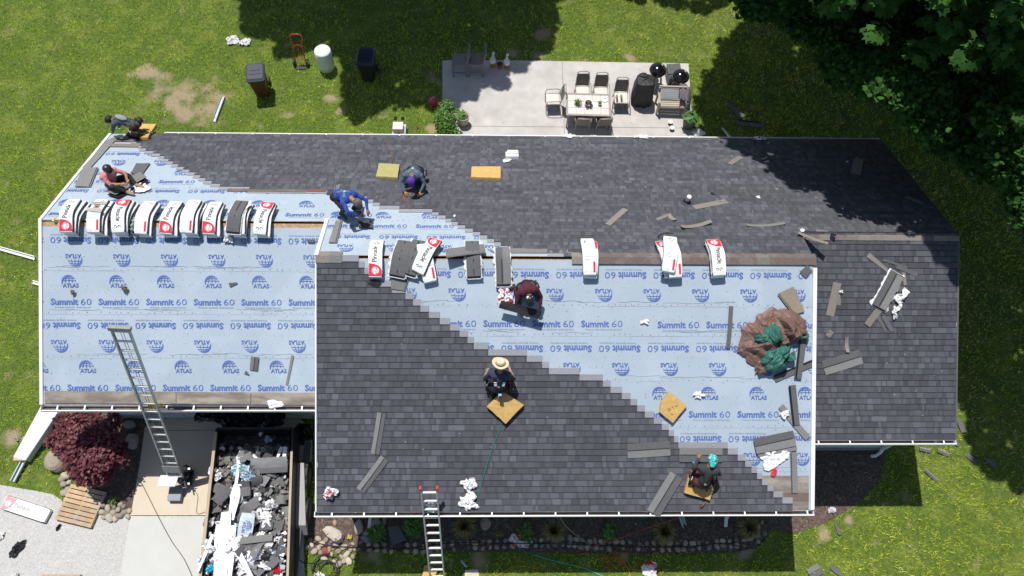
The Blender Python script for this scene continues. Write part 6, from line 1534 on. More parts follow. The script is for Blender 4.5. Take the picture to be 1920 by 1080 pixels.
# debris specks on roof surfaces
sp = MB()
for k in range(300):
    pl = rs.choice(['f', 'b', 'wf', 'gf']); px, py = {'f': (600, 1515, 500, 945), 'b': (300, 1600, 262, 470), 'wf': (1530, 1790, 445, 815), 'gf': (85, 588, 430, 730)}[pl][0:2], {'f': (500, 945), 'b': (262, 470), 'wf': (445, 815), 'gf': (430, 730)}[pl]
    p = at(rs.uniform(*px), rs.uniform(*py), pl, .02); s = rs.uniform(.005, .018); a = rs.uniform(0, 6.3); dx, dy = math.cos(a) * s, math.sin(a) * s
    sp.add([(p.x - dx, p.y - dy, p.z), (p.x + dy * .5, p.y - dx * .5, p.z + .004), (p.x + dx, p.y + dy, p.z + .004), (p.x - dy * .5, p.y + dx * .5, p.z + .004)], [(0, 1, 2, 3)], col=rs.choice([(.6, .6, .6), (.1, .1, .1), (.25, .2, .17), (.3, .3, .3)]))
tag(sp.build('roof_crumbs', MATS['paper_fleck']), kind='stuff')

# --- patio furniture
M_WICK = pm('grey_chair_frame', (.19, .18, .175), .55, .1, 12); M_CUSH = pm('cream_cushion', (.66, .61, .55), .85, .06, 8, .3, 30); M_SLING = pm('taupe_sling_mesh', (.155, .135, .12), .7, .12, 40, .4, 160); M_FRM = pm('brushed_bronze_frame', (.30, .27, .25), .4, .08, 10)
def bar_chair(label, px, py, rot):
    M = Tz(at(px, py, 'g', .05), rot); root = thing('patio_chair', label, 'chair', M, 'grey square patio chairs')
    for x in (-.23, .23):
        for y in (-.23, .23): mb = MB(); mb.box((x, y, .29), (.045, .045, .58)); mb.build('leg', M_WICK, root, local=True)
    mb = MB(); mb.box((0, 0, .60), (.52, .52, .06)); mb.build('seat', M_WICK, root, local=True)
    mb = MB(); mb.add([(-.25, -.26, .62), (.25, -.26, .62), (.25, -.38, 1.14), (-.25, -.38, 1.14), (-.25, -.22, .62), (.25, -.22, .62), (.25, -.34, 1.14), (-.25, -.34, 1.14)], [(0, 1, 2, 3), (7, 6, 5, 4), (0, 4, 5, 1), (1, 5, 6, 2), (2, 6, 7, 3), (3, 7, 4, 0)]); mb.build('backrest', M_WICK, root, local=True)
    mb = MB(); mb.box((0, .23, .2), (.42, .025, .025)); mb.box((-.23, 0, .2), (.025, .42, .025)); mb.box((.23, 0, .2), (.025, .42, .025)); mb.build('stretcher', M_WICK, root, local=True)
bar_chair('grey square chair at the far left of the patio', 863, 134, 90); bar_chair('grey square chair beside the white goose ornaments', 893, 133, 90)
def sling_chair(label, px, py, rot, cushion=True, swivel=False):
    "faces +y; back at -y"
    M = Tz(at(px, py, 'g', .05), rot); root = thing('dining_chair', label, 'chair', M, 'bronze framed dining chairs on the patio')
    mb = MB()
    for s in (-1, 1):
        mb.tube([(s * .27, .24, 0), (s * .27, .26, .45), (s * .27, .22, .62), (s * .27, -.12, .64), (s * .26, -.22, .60)], .016, 6)
        mb.tube([(s * .25, -.22, 0 if not swivel else .2), (s * .23, -.20, .42), (s * .22, -.30, .80), (s * .20, -.36, .98)], .016, 6)
        if not swivel: mb.tube([(s * .26, .24, .02), (s * .25, -.22, .02)], .012, 6)
    mb.tube([(-.20, -.36, .98), (-.12, -.385, 1.02), (.12, -.385, 1.02), (.20, -.36, .98)], .016, 6); mb.tube([(-.20, -.35, .93), (.20, -.35, .93)], .012, 6); mb.build('frame', M_FRM, root, local=True, smooth=True)
    mb = MB(); mb.grid(lambda u, v: ((u - .5) * .42, -.235 - .11 * v - .02 * math.sin(PI * u), .46 + .46 * v), 6, 6, thick=.008); mb.build('backrest', M_SLING, root, local=True)
    mb = MB(); mb.box((0, .02, .41), (.48, .46, .025)); mb.build('seat', M_SLING, root, local=True)
    if cushion:
        mb = MB(); mb.grid(lambda u, v: ((u - .5) * .46, -.21 + .46 * v, .43 + .055 * (math.sin(PI * min(max(u, .02), .98)) * math.sin(PI * min(max(v, .02), .98))) ** .35), 10, 10, thick=.02); mb.build('seat_cushion', M_CUSH, root, local=True, smooth=True)
    if swivel:
        mb = MB(); mb.tube([(.24 * math.cos(t), .24 * math.sin(t), .03) for t in [i / 16 * 2 * PI for i in range(17)]], .016, 6)
        for k in range(4): a = k * PI / 2 + .7; mb.tube([(.24 * math.cos(a), .24 * math.sin(a), .03), (0, 0, .3)], .014, 6)
        mb.tube([(0, 0, .25), (0, 0, .41)], .03, 8); mb.build('swivel_base', M_FRM, root, local=True)
    return M
sling_chair('dining chair left of the tiled table, turned away from it', 1036, 201, 92, swivel=True)
sling_chair('dining chair behind the table, leftmost of the three in a row', 1090, 187, 181); sling_chair('dining chair behind the table, middle of the three in a row', 1124, 189, 180)
sling_chair('dining chair right of the table with a pair of shoes on its cushion', 1161, 198, 179, swivel=True)
sling_chair('dining chair on the house side of the table, left one', 1090, 240, -3, False); sling_chair('dining chair on the house side of the table, right one', 1128, 240, 4, False)
# shoes on the cushion
sc_ = thing('pair_of_shoes', 'pair of grey green shoes on the cushion of the right dining chair', 'shoes', at(1161, 183, 'g', .56))
for s in (-1, 1):
    q = at(1161 + s * 4.2, 184, 'g', .55); mb = MB(); mb.ell(q + Vector((0, .06, 0)), (.045, .10, .04), 10, 8); mb.ell(q + Vector((0, -.07, .005)), (.04, .07, .045), 10, 8); sh = mb.build('shoe', pm('shoe_grey_green', (.22, .24, .17), .8, .15, 12), sc_, smooth=True); mb = MB(); mb.ell(q + Vector((0, -.07, .042)), (.024, .04, .012), 8, 6); mb.build('opening', M_BLACK, sh)
# table
TC = [at(1060, 176, 'g', .80), at(1143, 175, 'g', .80), at(1148, 216, 'g', .80), at(1062, 218, 'g', .80)]; c = sum(TC, Vector()) / 4; wT = (TC[1] - TC[0]).length; dT = (TC[3] - TC[0]).length
Mt = Tz((c.x, c.y, .05), -1.5); tb = thing('dining_table', 'rectangular tiled dining table in the middle of the patio', 'table', Mt); mb = MB()
for (x, y, w_, d_) in ((0, dT / 2 - .03, wT, .06), (0, -dT / 2 + .03, wT, .06), (wT / 2 - .03, 0, .06, dT - .12), (-wT / 2 + .03, 0, .06, dT - .12)): mb.box((x, y, .735), (w_, d_, .04))
mb.build('table_frame', M_FRM, tb, local=True); mb = MB(); mb.box((0, 0, .725), (wT - .13, dT - .13, .02)); mb.build('table_bed', pm('tile_grout', (.36, .30, .28), .9, .1, 9), tb, local=True)
tw, td = (wT - .125) / 5, (dT - .125) / 3; src = None
for i in range(5):
    for j in range(3):
        if src is None: mb = MB(); mb.box((0, 0, 0), (tw - .012, td - .012, .012)); src = mb.mesh('tile', pm('pink_cream_tile', (.66, .58, .55), .35, .05, 7, rnd=.04))
        o = bpy.data.objects.new('tile', src); COL.objects.link(o); o.parent = tb; o.location = ((i - 2) * tw, (j - 1) * td, .745)
for x in (-1, 1):
    for y in (-1, 1): mb = MB(); mb.box((x * (wT / 2 - .07), y * (dT / 2 - .07), .355), (.05, .05, .71)); mb.build('leg', M_FRM, tb, local=True)
def leafy_pot(name, label, c, r, h, potmat, n, sz, spread, tint=lush_t, shape='long', cat='potted plant', seed=1, group=None):
    root = thing(name, label, cat, Vector(c), group); mb = MB(); mb.lathe([(r * .7, 0), (r * .95, h * .8), (r, h), (r * .9, h), (r * .82, h * .8)], 16, Tz(c)); mb.build('pot', potmat, root, smooth=True)
    mb = MB(); mb.lathe([(.001, h * .8), (r * .86, h * .82), (r * .5, h * .86)], 12, Tz(c)); mb.build('soil', M_MULCH, root)
    rr = np.random.default_rng(seed); C = rr.normal(0, 1, (n, 3)); C /= np.linalg.norm(C, axis=1, keepdims=True); C = C * spread * (.5 + .5 * rr.random((n, 1))); C[:, 2] = np.abs(C[:, 2]) * .7 + h * 1.0; C += np.array([c[0], c[1], c[2]])
    leaf_mass('foliage', C, sz, M_LEAFP, tint, root, shape, up=.5, seed=seed); return root
leafy_pot('table_plant', 'small leafy green plant on the left of the tiled table', tuple(at(1083, 195, 'g', .81)), .07, .10, M_BLKP, 60, .09, .15)
leafy_pot('fruit_bowl', 'white round bowl of dark stones in the middle of the table', tuple(at(1103, 196, 'g', .81)), .14, .12, M_WHITE, 1, .01, .01, cat='bowl')
mb = MB(); q = at(1103, 196, 'g', .93); rr = random.Random(2)
bw = [o for o in bpy.data.objects if o.name.startswith('fruit_bowl')][0]
for k in range(22): a, d = rr.uniform(0, 6.3), .11 * math.sqrt(rr.random()); mb.ell(q + Vector((d * math.cos(a), d * math.sin(a), rr.uniform(-.01, .015))), (.022, .022, .02), 6, 5)
mb.build('dark_stones', pm('dark_glass_stone', (.03, .03, .04), .25, .2, 9), bw)['kind'] = 'stuff'
leafy_pot('succulent_pot', 'small white pot with a round succulent on the right of the table', tuple(at(1124, 196, 'g', .81)), .065, .10, M_WHITE, 40, .06, .07, seed=4)
q = at(1133, 186, 'g', .812); pl = thing('plate', 'white plate with a cutout shape near the back right table corner', 'plate', q); mb = MB(); mb.lathe([(.07, 0), (.12, .012), (.125, .016), (.06, .006)], 20, Tz(q)); mb.build('plate_rim', M_WHITE, pl); mb = MB(); mb.ell(q + Vector((.02, .03, .03)), (.05, .03, .02), 8, 6, jit=.15); mb.build('napkin', M_WRAP, pl)
# geese and pot
for px, py, lb in ((924, 122, 'white goose ornament on the left of the small terracotta pot'), (950, 125, 'white goose ornament on the right of the small terracotta pot')):
    c = at(px, py, 'g', .05); g_ = thing('goose_ornament', lb, 'ornament', c, 'white goose ornaments on the patio'); mb = MB(); mb.ell(c + Vector((0, 0, .24)), (.115, .15, .12), 14, 10); mb.tube([c + Vector((0, .06, .3)), c + Vector((.01, .11, .40)), c + Vector((.02, .10, .48))], [.06, .042, .045], 10); mb.ell(c + Vector((.02, .09, .50)), (.052, .062, .05), 12, 8); mb.build('body', M_WHITE, g_, smooth=True)
    mb = MB(); mb.tube([c + Vector((.03, .05, .49)), c + Vector((.05, -.02, .47))], [.025, .008], 8); mb.build('beak', M_HOSEO, g_)
    for s in (-1, 1): mb = MB(); mb.box(c + Vector((s * .06, -.05, .02)), (.09, .13, .03), Matrix.Identity(4)); mb.tube([c + Vector((s * .05, 0, .02)), c + Vector((s * .04, 0, .16))], .014, 6); mb.build('foot', pm('ornament_orange', (.50, .24, .04), .5, .1, 9), g_)
M_TERRA = pm('terracotta', (.36, .12, .08), .8, .12, 9)
leafy_pot('flower_pot', 'small terracotta pot between the two white geese', tuple(at(937, 126, 'g', .05)), .12, .18, M_TERRA, 14, .06, .08, red_t, seed=6)
leafy_pot('patio_planter', 'beige pot with a broad leaved plant at the left patio edge', tuple(at(869, 231, 'g', .05)), .22, .42, pm('beige_pot', (.42, .36, .30), .7, .1, 6), 16, .30, .20, seed=7)
leafy_pot('patio_planter', 'dark pot with a banana leaved plant at the right patio corner', tuple(at(1290, 236, 'g', .05)), .26, .48, pm('dark_grey_pot', (.06, .06, .055), .6, .1, 6), 26, .42, .26, lambda n, r: green_t(n, r) * 1.6, seed=8)
c = at(812, 196); b = thing('flower_bucket', 'red and white bucket of flowers on the soil left of the patio', 'flower pot', c); mb = MB(); mb.lathe([(.10, 0), (.14, .24), (.145, .26)], 14, Tz(c)); mb.build('bucket', M_RED, b); rr = np.random.default_rng(5); C = rr.normal(0, .06, (60, 3)) + np.array([c.x, c.y, .3]); leaf_mass('flowers', C, .06, M_LEAFP, lambda n, r: np.where(r.random((n, 1)) < .4, np.array([.6, .5, .5]), np.array([.5, .02, .06])), b, 'oval', seed=3)
cc_ = crumple('orange scrap on the grass behind the back eave', 783, 240, 'g', .05, mat=M_RED, height=.04, group=None, name='orange_scrap', cat='plastic scrap')
# kettle grills
def kettle(label, px, py):
    c = at(px, py, 'g', .05); root = thing('kettle_grill', label, 'barbecue', c, 'black kettle barbecues on the patio'); E_m = pm('black_enamel', (.008, .008, .010), .12, .05, 4, spec=.8)
    mb = MB(); mb.lathe([(.03, .50), (.17, .53), (.25, .62), (.285, .72)], 26, Tz(c)); mb.build('bowl', E_m, root, smooth=True); mb = MB(); mb.lathe([(.295, .722), (.295, .735), (.27, .82), (.20, .90), (.10, .945), (.01, .955)], 26, Tz(c)); lid = mb.build('lid', E_m, root, smooth=True)
    mb = MB(); mb.tube([c + Vector((-.06, .03, .945)), c + Vector((-.05, .03, 1.0)), c + Vector((.05, .03, 1.0)), c + Vector((.06, .03, .945))], .014, 6); mb.build('handle', M_BLKP, lid); mb = MB(); mb.lathe([(.04, .93), (.04, .94)], 10, Tz(c + Vector((.11, .06, -.01)))); mb.build('vent', M_ALU, lid)
    for k in range(3): a = k * 2.1 + .5; mb = MB(); mb.tube([c + Vector((.12 * math.cos(a), .12 * math.sin(a), .55)), c + Vector((.28 * math.cos(a), .28 * math.sin(a), .02))], .012, 6); mb.build('leg', M_ALU, root)
    for s in (0, 1): a = s * 2.1 + .5; q = c + Vector((.28 * math.cos(a), .28 * math.sin(a), .08)); mb = MB(); mb.tube([q - Vector((.02, 0, 0)), q + Vector((.02, 0, 0))], .08, 12); mb.build('wheel', M_BLACK, root)
    mb = MB(); mb.lathe([(.13, .20), (.14, .215), (.10, .22)], 14, Tz(c)); mb.build('ash_pan', M_ALU, root)
kettle('round black kettle barbecue next to the covered grill', 1226, 158); kettle('round black kettle barbecue behind the wooden bench', 1268, 170)
# covered grill
c = at(1201, 189, 'g', .05); M = Tz(c, -4); gc = thing('covered_grill', 'large barbecue under a black fabric cover beside the dining chairs', 'covered barbecue', M); mb = MB()
def cov(u, v):
    a = 2 * PI * u; k = [(.34, .30), (.36, .32), (.33, .28), (.30, .25), (.02, .02)]; hs = [0.02, .45, .86, 1.08, 1.13]; t = v * 4; i = min(int(t), 3); f = t - i
    rx = k[i][0] + (k[i + 1][0] - k[i][0]) * f; ry = k[i][1] + (k[i + 1][1] - k[i][1]) * f; z = hs[i] + (hs[i + 1] - hs[i]) * f
    cx, sx = math.cos(a), math.sin(a); m = 1 / (abs(cx) ** 5 + abs(sx) ** 5) ** .2; w_ = 1 + .05 * math.sin(a * 9 + z * 4) * (1 - v); n_ = noise.noise(Vector((cx * 2, sx * 2, z * 3))) * .03
    return (rx * cx * m * w_ + n_, ry * sx * m * w_ + n_, z + (.03 * noise.noise(Vector((cx * 3 * v, sx * 3, 5))) if v > .7 else 0))
mb.grid(cov, 44, 20); mb.build('fabric_cover', pm('black_cover_fabric', (.022, .022, .025), .6, .12, 9, .3, 30), gc, local=True, smooth=True); mb = MB(); mb.ell((-.08, .18, 1.10), (.16, .10, .08), 14, 10, jit=.12); mb.build('gathered_top', MATS['black_cover_fabric'], gc, local=True)
# grey resin cart
c = at(1260, 150, 'g', .05); M = Tz(c, 4); ct = thing('resin_box', 'dark grey plastic storage box at the top right corner of the patio', 'storage box', M); mb = MB(); mb.box((0, 0, .22), (.44, .62, .44)); G_ = pm('dark_grey_resin', (.085, .088, .095), .5, .08, 6); mb.build('box_body', G_, ct, local=True)
mb = MB(); mb.box((0, .10, .46), (.47, .44, .04)); mb.box((-.08, .15, .485), (.16, .14, .012)); mb.box((.1, .0, .485), (.14, .12, .012)); mb.build('lid', G_, ct, local=True); mb = MB(); mb.box((0, -.26, .44), (.40, .12, .03)); mb.tube([(-.1, -.28, .47), (.1, -.28, .47)], .02, 8); mb.build('tray', M_BLKP, ct, local=True)
# bench
c = at(1255, 205, 'g', .05); M = Tz(c, -2); bn = thing('wooden_bench', 'weathered grey wooden bench with slatted seat at the right of the patio', 'bench', M); W2 = pm('weathered_bench_wood', (.40, .34, .28), .85, .18, 6, .4, 40, rnd=.1, stretch=(.6, 5, 5))
for k in range(6): mb = MB(); mb.box((0, -.20 + .085 * k, .45), (.92, .07, .025)); mb.build('seat_slat', W2, bn, local=True)
for x in (-1, 1):
    for y in (-.22, .26): mb = MB(); mb.box((x * .47, y, .31 if y < 0 else .42), (.06, .06, .62 if y < 0 else .84)); mb.build('leg', W2, bn, local=True)
    mb = MB(); mb.box((x * .47, .02, .635), (.07, .56, .03)); mb.build('armrest', W2, bn, local=True)
for k in range(8): mb = MB(); mb.box((-.42 + .12 * k, .30, .64), (.06, .02, .36)); mb.build('back_slat', W2, bn, local=True)
mb = MB(); mb.box((0, .29, .84), (1.0, .05, .06)); mb.build('back_rail', W2, bn, local=True); mb = MB(); mb.box((0, -.25, .40), (.9, .025, .07)); mb.box((0, -.24, .2), (.9, .025, .03)); mb.build('front_rail', W2, bn, local=True)
# cushion with zigzag cloth
M_ZIG = pm('grey_pattern_cloth', (.33, .34, .35), .85, .1, 9, .2, 40); c2_ = M @ Vector((-.12, .22, .52)); Mc = M @ Matrix.Translation((-.12, .16, .66)) @ Matrix.Rotation(.85, 4, 'X'); cu_ = thing('patterned_cushion', 'grey cushion with white zigzag pattern against the bench back', 'cushion', Mc); mb = MB()
mb.grid(lambda u, v: ((u - .5) * .66, (v - .5) * .44, .03 * (math.sin(PI * u) * math.sin(PI * v)) ** .4), 12, 8, thick=.08); mb.build('cushion_cover', M_ZIG, cu_, local=True); mb = MB()
for k in range(7): ribbon(mb, [(-.30 + .6 * i / 18, -.19 + k * .06 + (.022 if i % 2 else -.022)) for i in range(19)], .014, lambda x, y, z: (x, y, .036 + z), z=.0005 * k)
mb.build('zigzag_pattern', M_WHITE, cu_, local=True)
mb = MB(); Mb = M @ Matrix.Translation((.40, .18, 0)); bl_ = thing('draped_blanket', 'dusky grey blanket draped over the right arm of the bench', 'blanket', Mb); mb.grid(lambda u, v: ((u - .5) * .44 + .05 * v, (v - .5) * .72 + .05 * math.sin(u * 7), .72 + .10 * math.sin(PI * v) - .35 * max(0, u - .65) * 2 + .025 * math.sin(u * 13 + v * 8)), 14, 14, thick=.015); mb.build('blanket_cloth', pm('dusky_blanket', (.13, .115, .13), .9, .2, 9, .4, 50), bl_, local=True, smooth=True)
for px, py, lb in ((1256, 232, 'small dark pet bowl near the back eave, upper one'), (1259, 243, 'small dark tipped bowl near the back eave, lower one')):
    c = at(px, py, 'g', .05); b = thing('small_pot', lb, 'pot', c, 'small dark pots on the patio'); mb = MB(); mb.lathe([(.05, 0), (.075, .10), (.08, .11), (.07, .11), (.055, .03)], 14, Tz(c)); mb.build('pot_wall', pm('brown_black_pot', (.05, .035, .03), .5, .1, 9), b); mb = MB(); mb.lathe([(.085, .105), (.088, .115), (.078, .118)], 14, Tz(c)); mb.build('rim', M_CUSH, b)

# --- stones
STM = {}
def stone_mesh(i):
    if i in STM: return STM[i]
    r = random.Random(i * 31 + 5); mb = MB(); o3 = Vector((i * 3.1, i * 1.7, 0)); mb.ell((0, 0, 0), (1, 1, 1), 10, 7)
    mb.v = [tuple(Vector(p) * (1 + .22 * noise.noise(Vector(p) * 1.1 + o3))) for p in mb.v]; mb.v = [(x, y, max(z, -.5)) for x, y, z in mb.v]
    c = r.choice([(1.0, .97, .92), (1.1, 1.0, .86), (.85, .84, .84), (1.2, 1.1, 1.0), (1.05, .92, .82), (.7, .7, .72), (1.3, 1.25, 1.2)]); mb.c = [c] * len(mb.f); mb.has_c = True
    STM[i] = mb.mesh('stone', M_STONE, smooth=True); return STM[i]
def stones(label, pts, name='stone_edging', cat='stone edging', seed=1):
    b = at(*pts[0][:2]); root = thing(name, label, cat, b); r = random.Random(seed)
    for (px, py, s) in pts:
        p = at(px, py, 'g', .02); o = bpy.data.objects.new('stone', stone_mesh(r.randrange(16))); COL.objects.link(o); o.parent = root
        o.location = p - b + Vector((0, 0, s * .25)); o.rotation_euler = (0, 0, r.uniform(0, 6.3)); o.scale = (s * r.uniform(.95, 1.35), s * r.uniform(.75, 1.0), s * r.uniform(.55, .8))
def along(path, step, rows, gap, s0, s1, seed):
    r = random.Random(seed); out = []
    for (a, b) in zip(path[:-1], path[1:]):
        L = math.hypot(b[0] - a[0], b[1] - a[1]); n = max(1, int(L / step))
        for k in range(n):
            t = (k + .5) / n
            for q in range(rows):
                if q and r.random() < .22: continue
                nx, ny = -(b[1] - a[1]) / L, (b[0] - a[0]) / L; o_ = (q - (rows - 1) / 2) * gap + r.uniform(-1.5, 1.5)
                out.append((a[0] + (b[0] - a[0]) * t + nx * o_ + r.uniform(-2, 2), a[1] + (b[1] - a[1]) * t + ny * o_, r.uniform(s0, s1)))
    return out
edge = along([(668, 1022), (700, 1026), (740, 1029), (800, 1028), (870, 1023), (940, 1020), (1010, 1017), (1060, 1016), (1110, 1021), (1160, 1023), (1220, 1024), (1290, 1025), (1350, 1020), (1400, 1018), (1425, 1008), (1430, 990), (1420, 978)], 12.5, 2, 11, .050, .088, 3)
stones('double row of rounded stones edging the front mulch bed', edge, seed=2)
cl_ = [(585, 1022), (597, 1010), (604, 1020), (612, 1012), (602, 1036), (590, 1034), (618, 1026), (630, 1022), (608, 1048), (622, 1040), (634, 1034), (645, 1026), (640, 1044), (628, 1052), (650, 1040), (658, 1030), (663, 1044), (654, 1052), (662, 1020), (598, 1027), (614, 1033), (576, 1026), (646, 1052), (636, 1058), (582, 1012), (667, 1030), (625, 1013), (641, 1014)]
stones('heap of tan rounded stones beside the trailer and engraved rock', [(x, y, .062 + .014 * ((i * 7) % 3)) for i, (x, y) in enumerate(cl_)], 'stone_heap', 'stone heap', 4)
stones('rounded stones between the pallet and the driveway', [(192, 948, .10), (190, 960, .09), (203, 953, .09), (201, 963, .10), (214, 950, .08), (213, 962, .11), (222, 956, .08), (223, 968, .10), (232, 950, .07), (234, 961, .09), (243, 958, .08), (206, 971, .12), (196, 970, .07), (240, 969, .08), (226, 946, .07), (217, 972, .08)], 'stone_heap', 'stone heap', 6)
stones('stones showing between the red shrub and the lawn', [(124, 893, .13), (120, 908, .10), (128, 918, .09), (122, 925, .11), (116, 899, .10), (130, 905, .08), (176, 799, .14), (186, 806, .10), (168, 808, .12), (178, 812, .10), (165, 801, .09), (132, 884, .09), (193, 797, .09)], 'stone_heap', 'stone heap', 7)
def rock(label, px, py, s, rot, col=(1, 1, 1), i=0, name='boulder'):
    p = at(px, py, 'g', .0); b = thing(name, label, 'rock', p, 'large rocks in the beds'); mb = MB(); mb.ell((0, 0, 0), (1, 1, 1), 14, 9); o3 = Vector((px, py, 0)) * .37
    M = Tz(p + Vector((0, 0, s[2] * .45)), rot) @ Matrix.Diagonal((s[0], s[1], s[2], 1)); mb.v = [tuple(M @ (Vector(q) * (1 + .32 * noise.noise(Vector(q) * .9 + o3)))) for q in mb.v]; mb.c = [col] * len(mb.f); mb.has_c = True; mb.build('rock_body', M_STONE, b); return b
rock('rounded brown boulder partly under the red shrub', 110, 866, (.26, .34, .25), 20, (.85, .78, .7)); rock('pale slab rock in the shade beside the driveway', 250, 828, (.17, .24, .12), 10, (.9, .95, 1.0)); rock('grey rock at the garage wall foot left of the driveway', 245, 798, (.18, .12, .12), 0, (.7, .75, .8))
rock('grey rock just left of the downspout foot', 673, 990, (.13, .20, .14), 8, (1.15, 1.15, 1.2)); rock('flat grey rock right of the left downspout', 703, 983, (.17, .21, .12), -10, (.95, .95, 1.0)); rock('flat tilted rock below the left downspout', 693, 998, (.17, .11, .10), 30, (.9, .88, .9)); rock('small bluish rock by the left stones', 688, 1010, (.15, .10, .09), -15, (.7, .8, .95)); rock('upright thin rock beside the bed wall', 721, 975, (.06, .17, .14), 0, (.8, .75, .7)); rock('round pinkish rock alone in the right of the bed', 910, 982, (.17, .17, .13), 15, (1.15, .95, .85)); rock('small brown rock left in the sunny mulch', 628, 981, (.06, .08, .05), 10, (.9, .7, .5)); rock('red painted stone on the tan stone heap', 611, 1033, (.11, .09, .09), 10, (1.2, .35, .3))
# engraved rock
p = at(624, 1003); eb = thing('engraved_rock', 'large pale engraved name rock in the sunny corner of the mulch', 'rock', p); mb = MB()
out = [(604, 994), (612, 987), (622, 987), (640, 996), (644, 1003), (643, 1011), (635, 1018), (628, 1018), (615, 1008)]; P0 = [at(x, y, 'g', .12) for x, y in out]; cc = sum(P0, Vector()) / len(P0); n_ = len(P0); vs = []
for s, z in ((1.0, 0.0), (1.04, .12), (.9, .27), (.55, .31), (.2, .325)): vs += [Vector((cc.x + (q.x - cc.x) * s, cc.y + (q.y - cc.y) * s, z + .02 * noise.noise(q * 4 * s))) for q in P0]
fs = [(r * n_ + k, r * n_ + (k + 1) % n_, (r + 1) * n_ + (k + 1) % n_, (r + 1) * n_ + k) for r in range(4) for k in range(n_)] + [tuple(4 * n_ + k for k in range(n_))]
fs = [tuple(reversed(f)) for f in fs]; mb.add(vs, fs, col=(1.5, 1.45, 1.5)); mb.build('rock_body', M_STONE, eb)
mb = MB(); q = at(613, 1003, 'g', .24); put_text(mb, 'Martin', 0, 0, .34, .085, .02, lambda x, y, z: tuple(q + Vector((x * .83 + y * .5, -x * .56 + y * .83, .05 + z + .02 * (y > .04)))), 0); mb.build('engraved_name', M_BLACK, eb)
# --- pallets
def pallet(label, C, n, wood=M_WOODP, h=.13):
    P = [at(x, y, 'g', h) for x, y in C]; x = (P[1] - P[0]); L = x.length; x.normalize(); D = ((P[3] - P[0]) - x * (P[3] - P[0]).dot(x)); W_ = D.length; y = D.normalized(); z = x.cross(y)
    if z.z < 0: z = -z
    M = Matrix((x, y, z)).transposed().to_4x4(); M.translation = (P[0] + P[1] + P[2] + P[3]) / 4 - Vector((0, 0, h)); root = thing('wooden_pallet', label, 'pallet', M, 'wooden pallets on the gravel'); r = random.Random(n)
    for k in range(n):
        v_ = -W_ / 2 + (k + .5) * W_ / n; mb = MB(); mb.grid(lambda u, v: ((u - .5) * L + r.uniform(-.0, .0), v_ + (v - .5) * (W_ / n - .022), h + .006 * math.sin(u * 3 + k)), 6, 1, thick=.018)
        if x.cross(y).z < 0: mb.f = [tuple(reversed(f)) for f in mb.f]
        mb.build('plank', wood, root, local=True)
    for s in (-1, 0, 1): mb = MB(); mb.box((s * (L / 2 - .03), 0, h / 2 - .006), (.05, W_ - .02, h - .03)); mb.build('stringer', wood, root, local=True)
pallet('weathered wooden pallet at the foot of the red shrub', [(127, 905), (193, 921), (171, 990), (113, 977)], 8); pallet('wooden pallet end at the bottom edge of the gravel', [(73, 1076), (145, 1076), (140, 1150), (66, 1150)], 8)
# --- ladders
def ladder(name, label, B, E_pt, W_, n, L0=0, railw=.035, raild=.075, mat=M_ALU, cat='ladder', start=.25, group='aluminium ladders', side=None):
    z = (E_pt - B); L = z.length; z = z.normalized(); x = (Vector(side) if side else Vector((1, 0, 0))); x = (x - z * x.dot(z)).normalized(); y = z.cross(x)
    M = Matrix((x, y, z)).transposed().to_4x4(); M.translation = B; root = thing(name, label, cat, M, group)
    for s in (-1, 1):
        mb = MB(); mb.box((s * W_ / 2, 0, L / 2), (.008, raild, L)); mb.box((s * (W_ / 2 - railw / 2 + .004), raild / 2, L / 2), (railw, .006, L)); mb.box((s * (W_ / 2 - railw / 2 + .004), -raild / 2, L / 2), (railw, .006, L)); mb.build('rail', mat, root, local=True)
    k = start
    while k < L - .1: mb = MB(); mb.box((0, 0, k), (W_ - .02, .045, .032)); mb.build('rung', M_ALUW, root, local=True); k += (L - start - .12) / (n - 1) if n > 1 else L
    return root, M, L
M_ALUW = pm('aluminium_worn_pale', (.72, .72, .71), .5, .08, 12, metal=.1); M_ALUD = pm('aluminium_dull', (.30, .30, .29), .5, .2, 12, metal=.15)
# garage hoist ladder: from the driveway over the eave
B0 = at(326, 884, 'g', .80); Ee = at(281, 765, 'g', HE + .22); d = (Ee - B0); t_ = 1.0
while proj(B0 + d * t_)[1] > 615 and t_ < 3: t_ += .01
topL = B0 + d * t_; print('hoist ladder', round((topL - B0).length, 2), proj(topL))
lr, LM, LL = ladder('hoist_ladder', 'long aluminium ladder hoist leaning on the garage gutter', B0 - d * .26, topL, .40, 19, raild=.07, mat=M_ALU, cat='ladder hoist', start=.5)
mb = MB(); mb.box((0, 0, LL - .02), (.48, .10, .09)); mb.build('top_bar', M_ALUD, lr, local=True); mb = MB(); mb.tube([(-.03, .02, .3), (-.03, .02, LL - .1)], .006, 5); mb.tube([(.03, .02, .3), (.03, .02, LL - .1)], .006, 5); mb.build('hoist_cable', M_BLKP, lr, local=True)
s_ = (Ee - B0).length * 1.26; mb = MB(); mb.box((.03, .07, s_ - .02), (.16, .06, .10)); mb.box((.10, .09, s_ - .08), (.05, .05, .12)); mb.box((.26, .05, s_ + .04), (.06, .06, .12)); mb.build('yellow_clamp', pm('clamp_yellow', (.62, .34, .03), .45, .1, 9), lr, local=True)
mb = MB(); mb.box((0, -.08, .95), (.44, .012, .30)); mb.build('carriage_back', M_ALUD, lr, local=True)
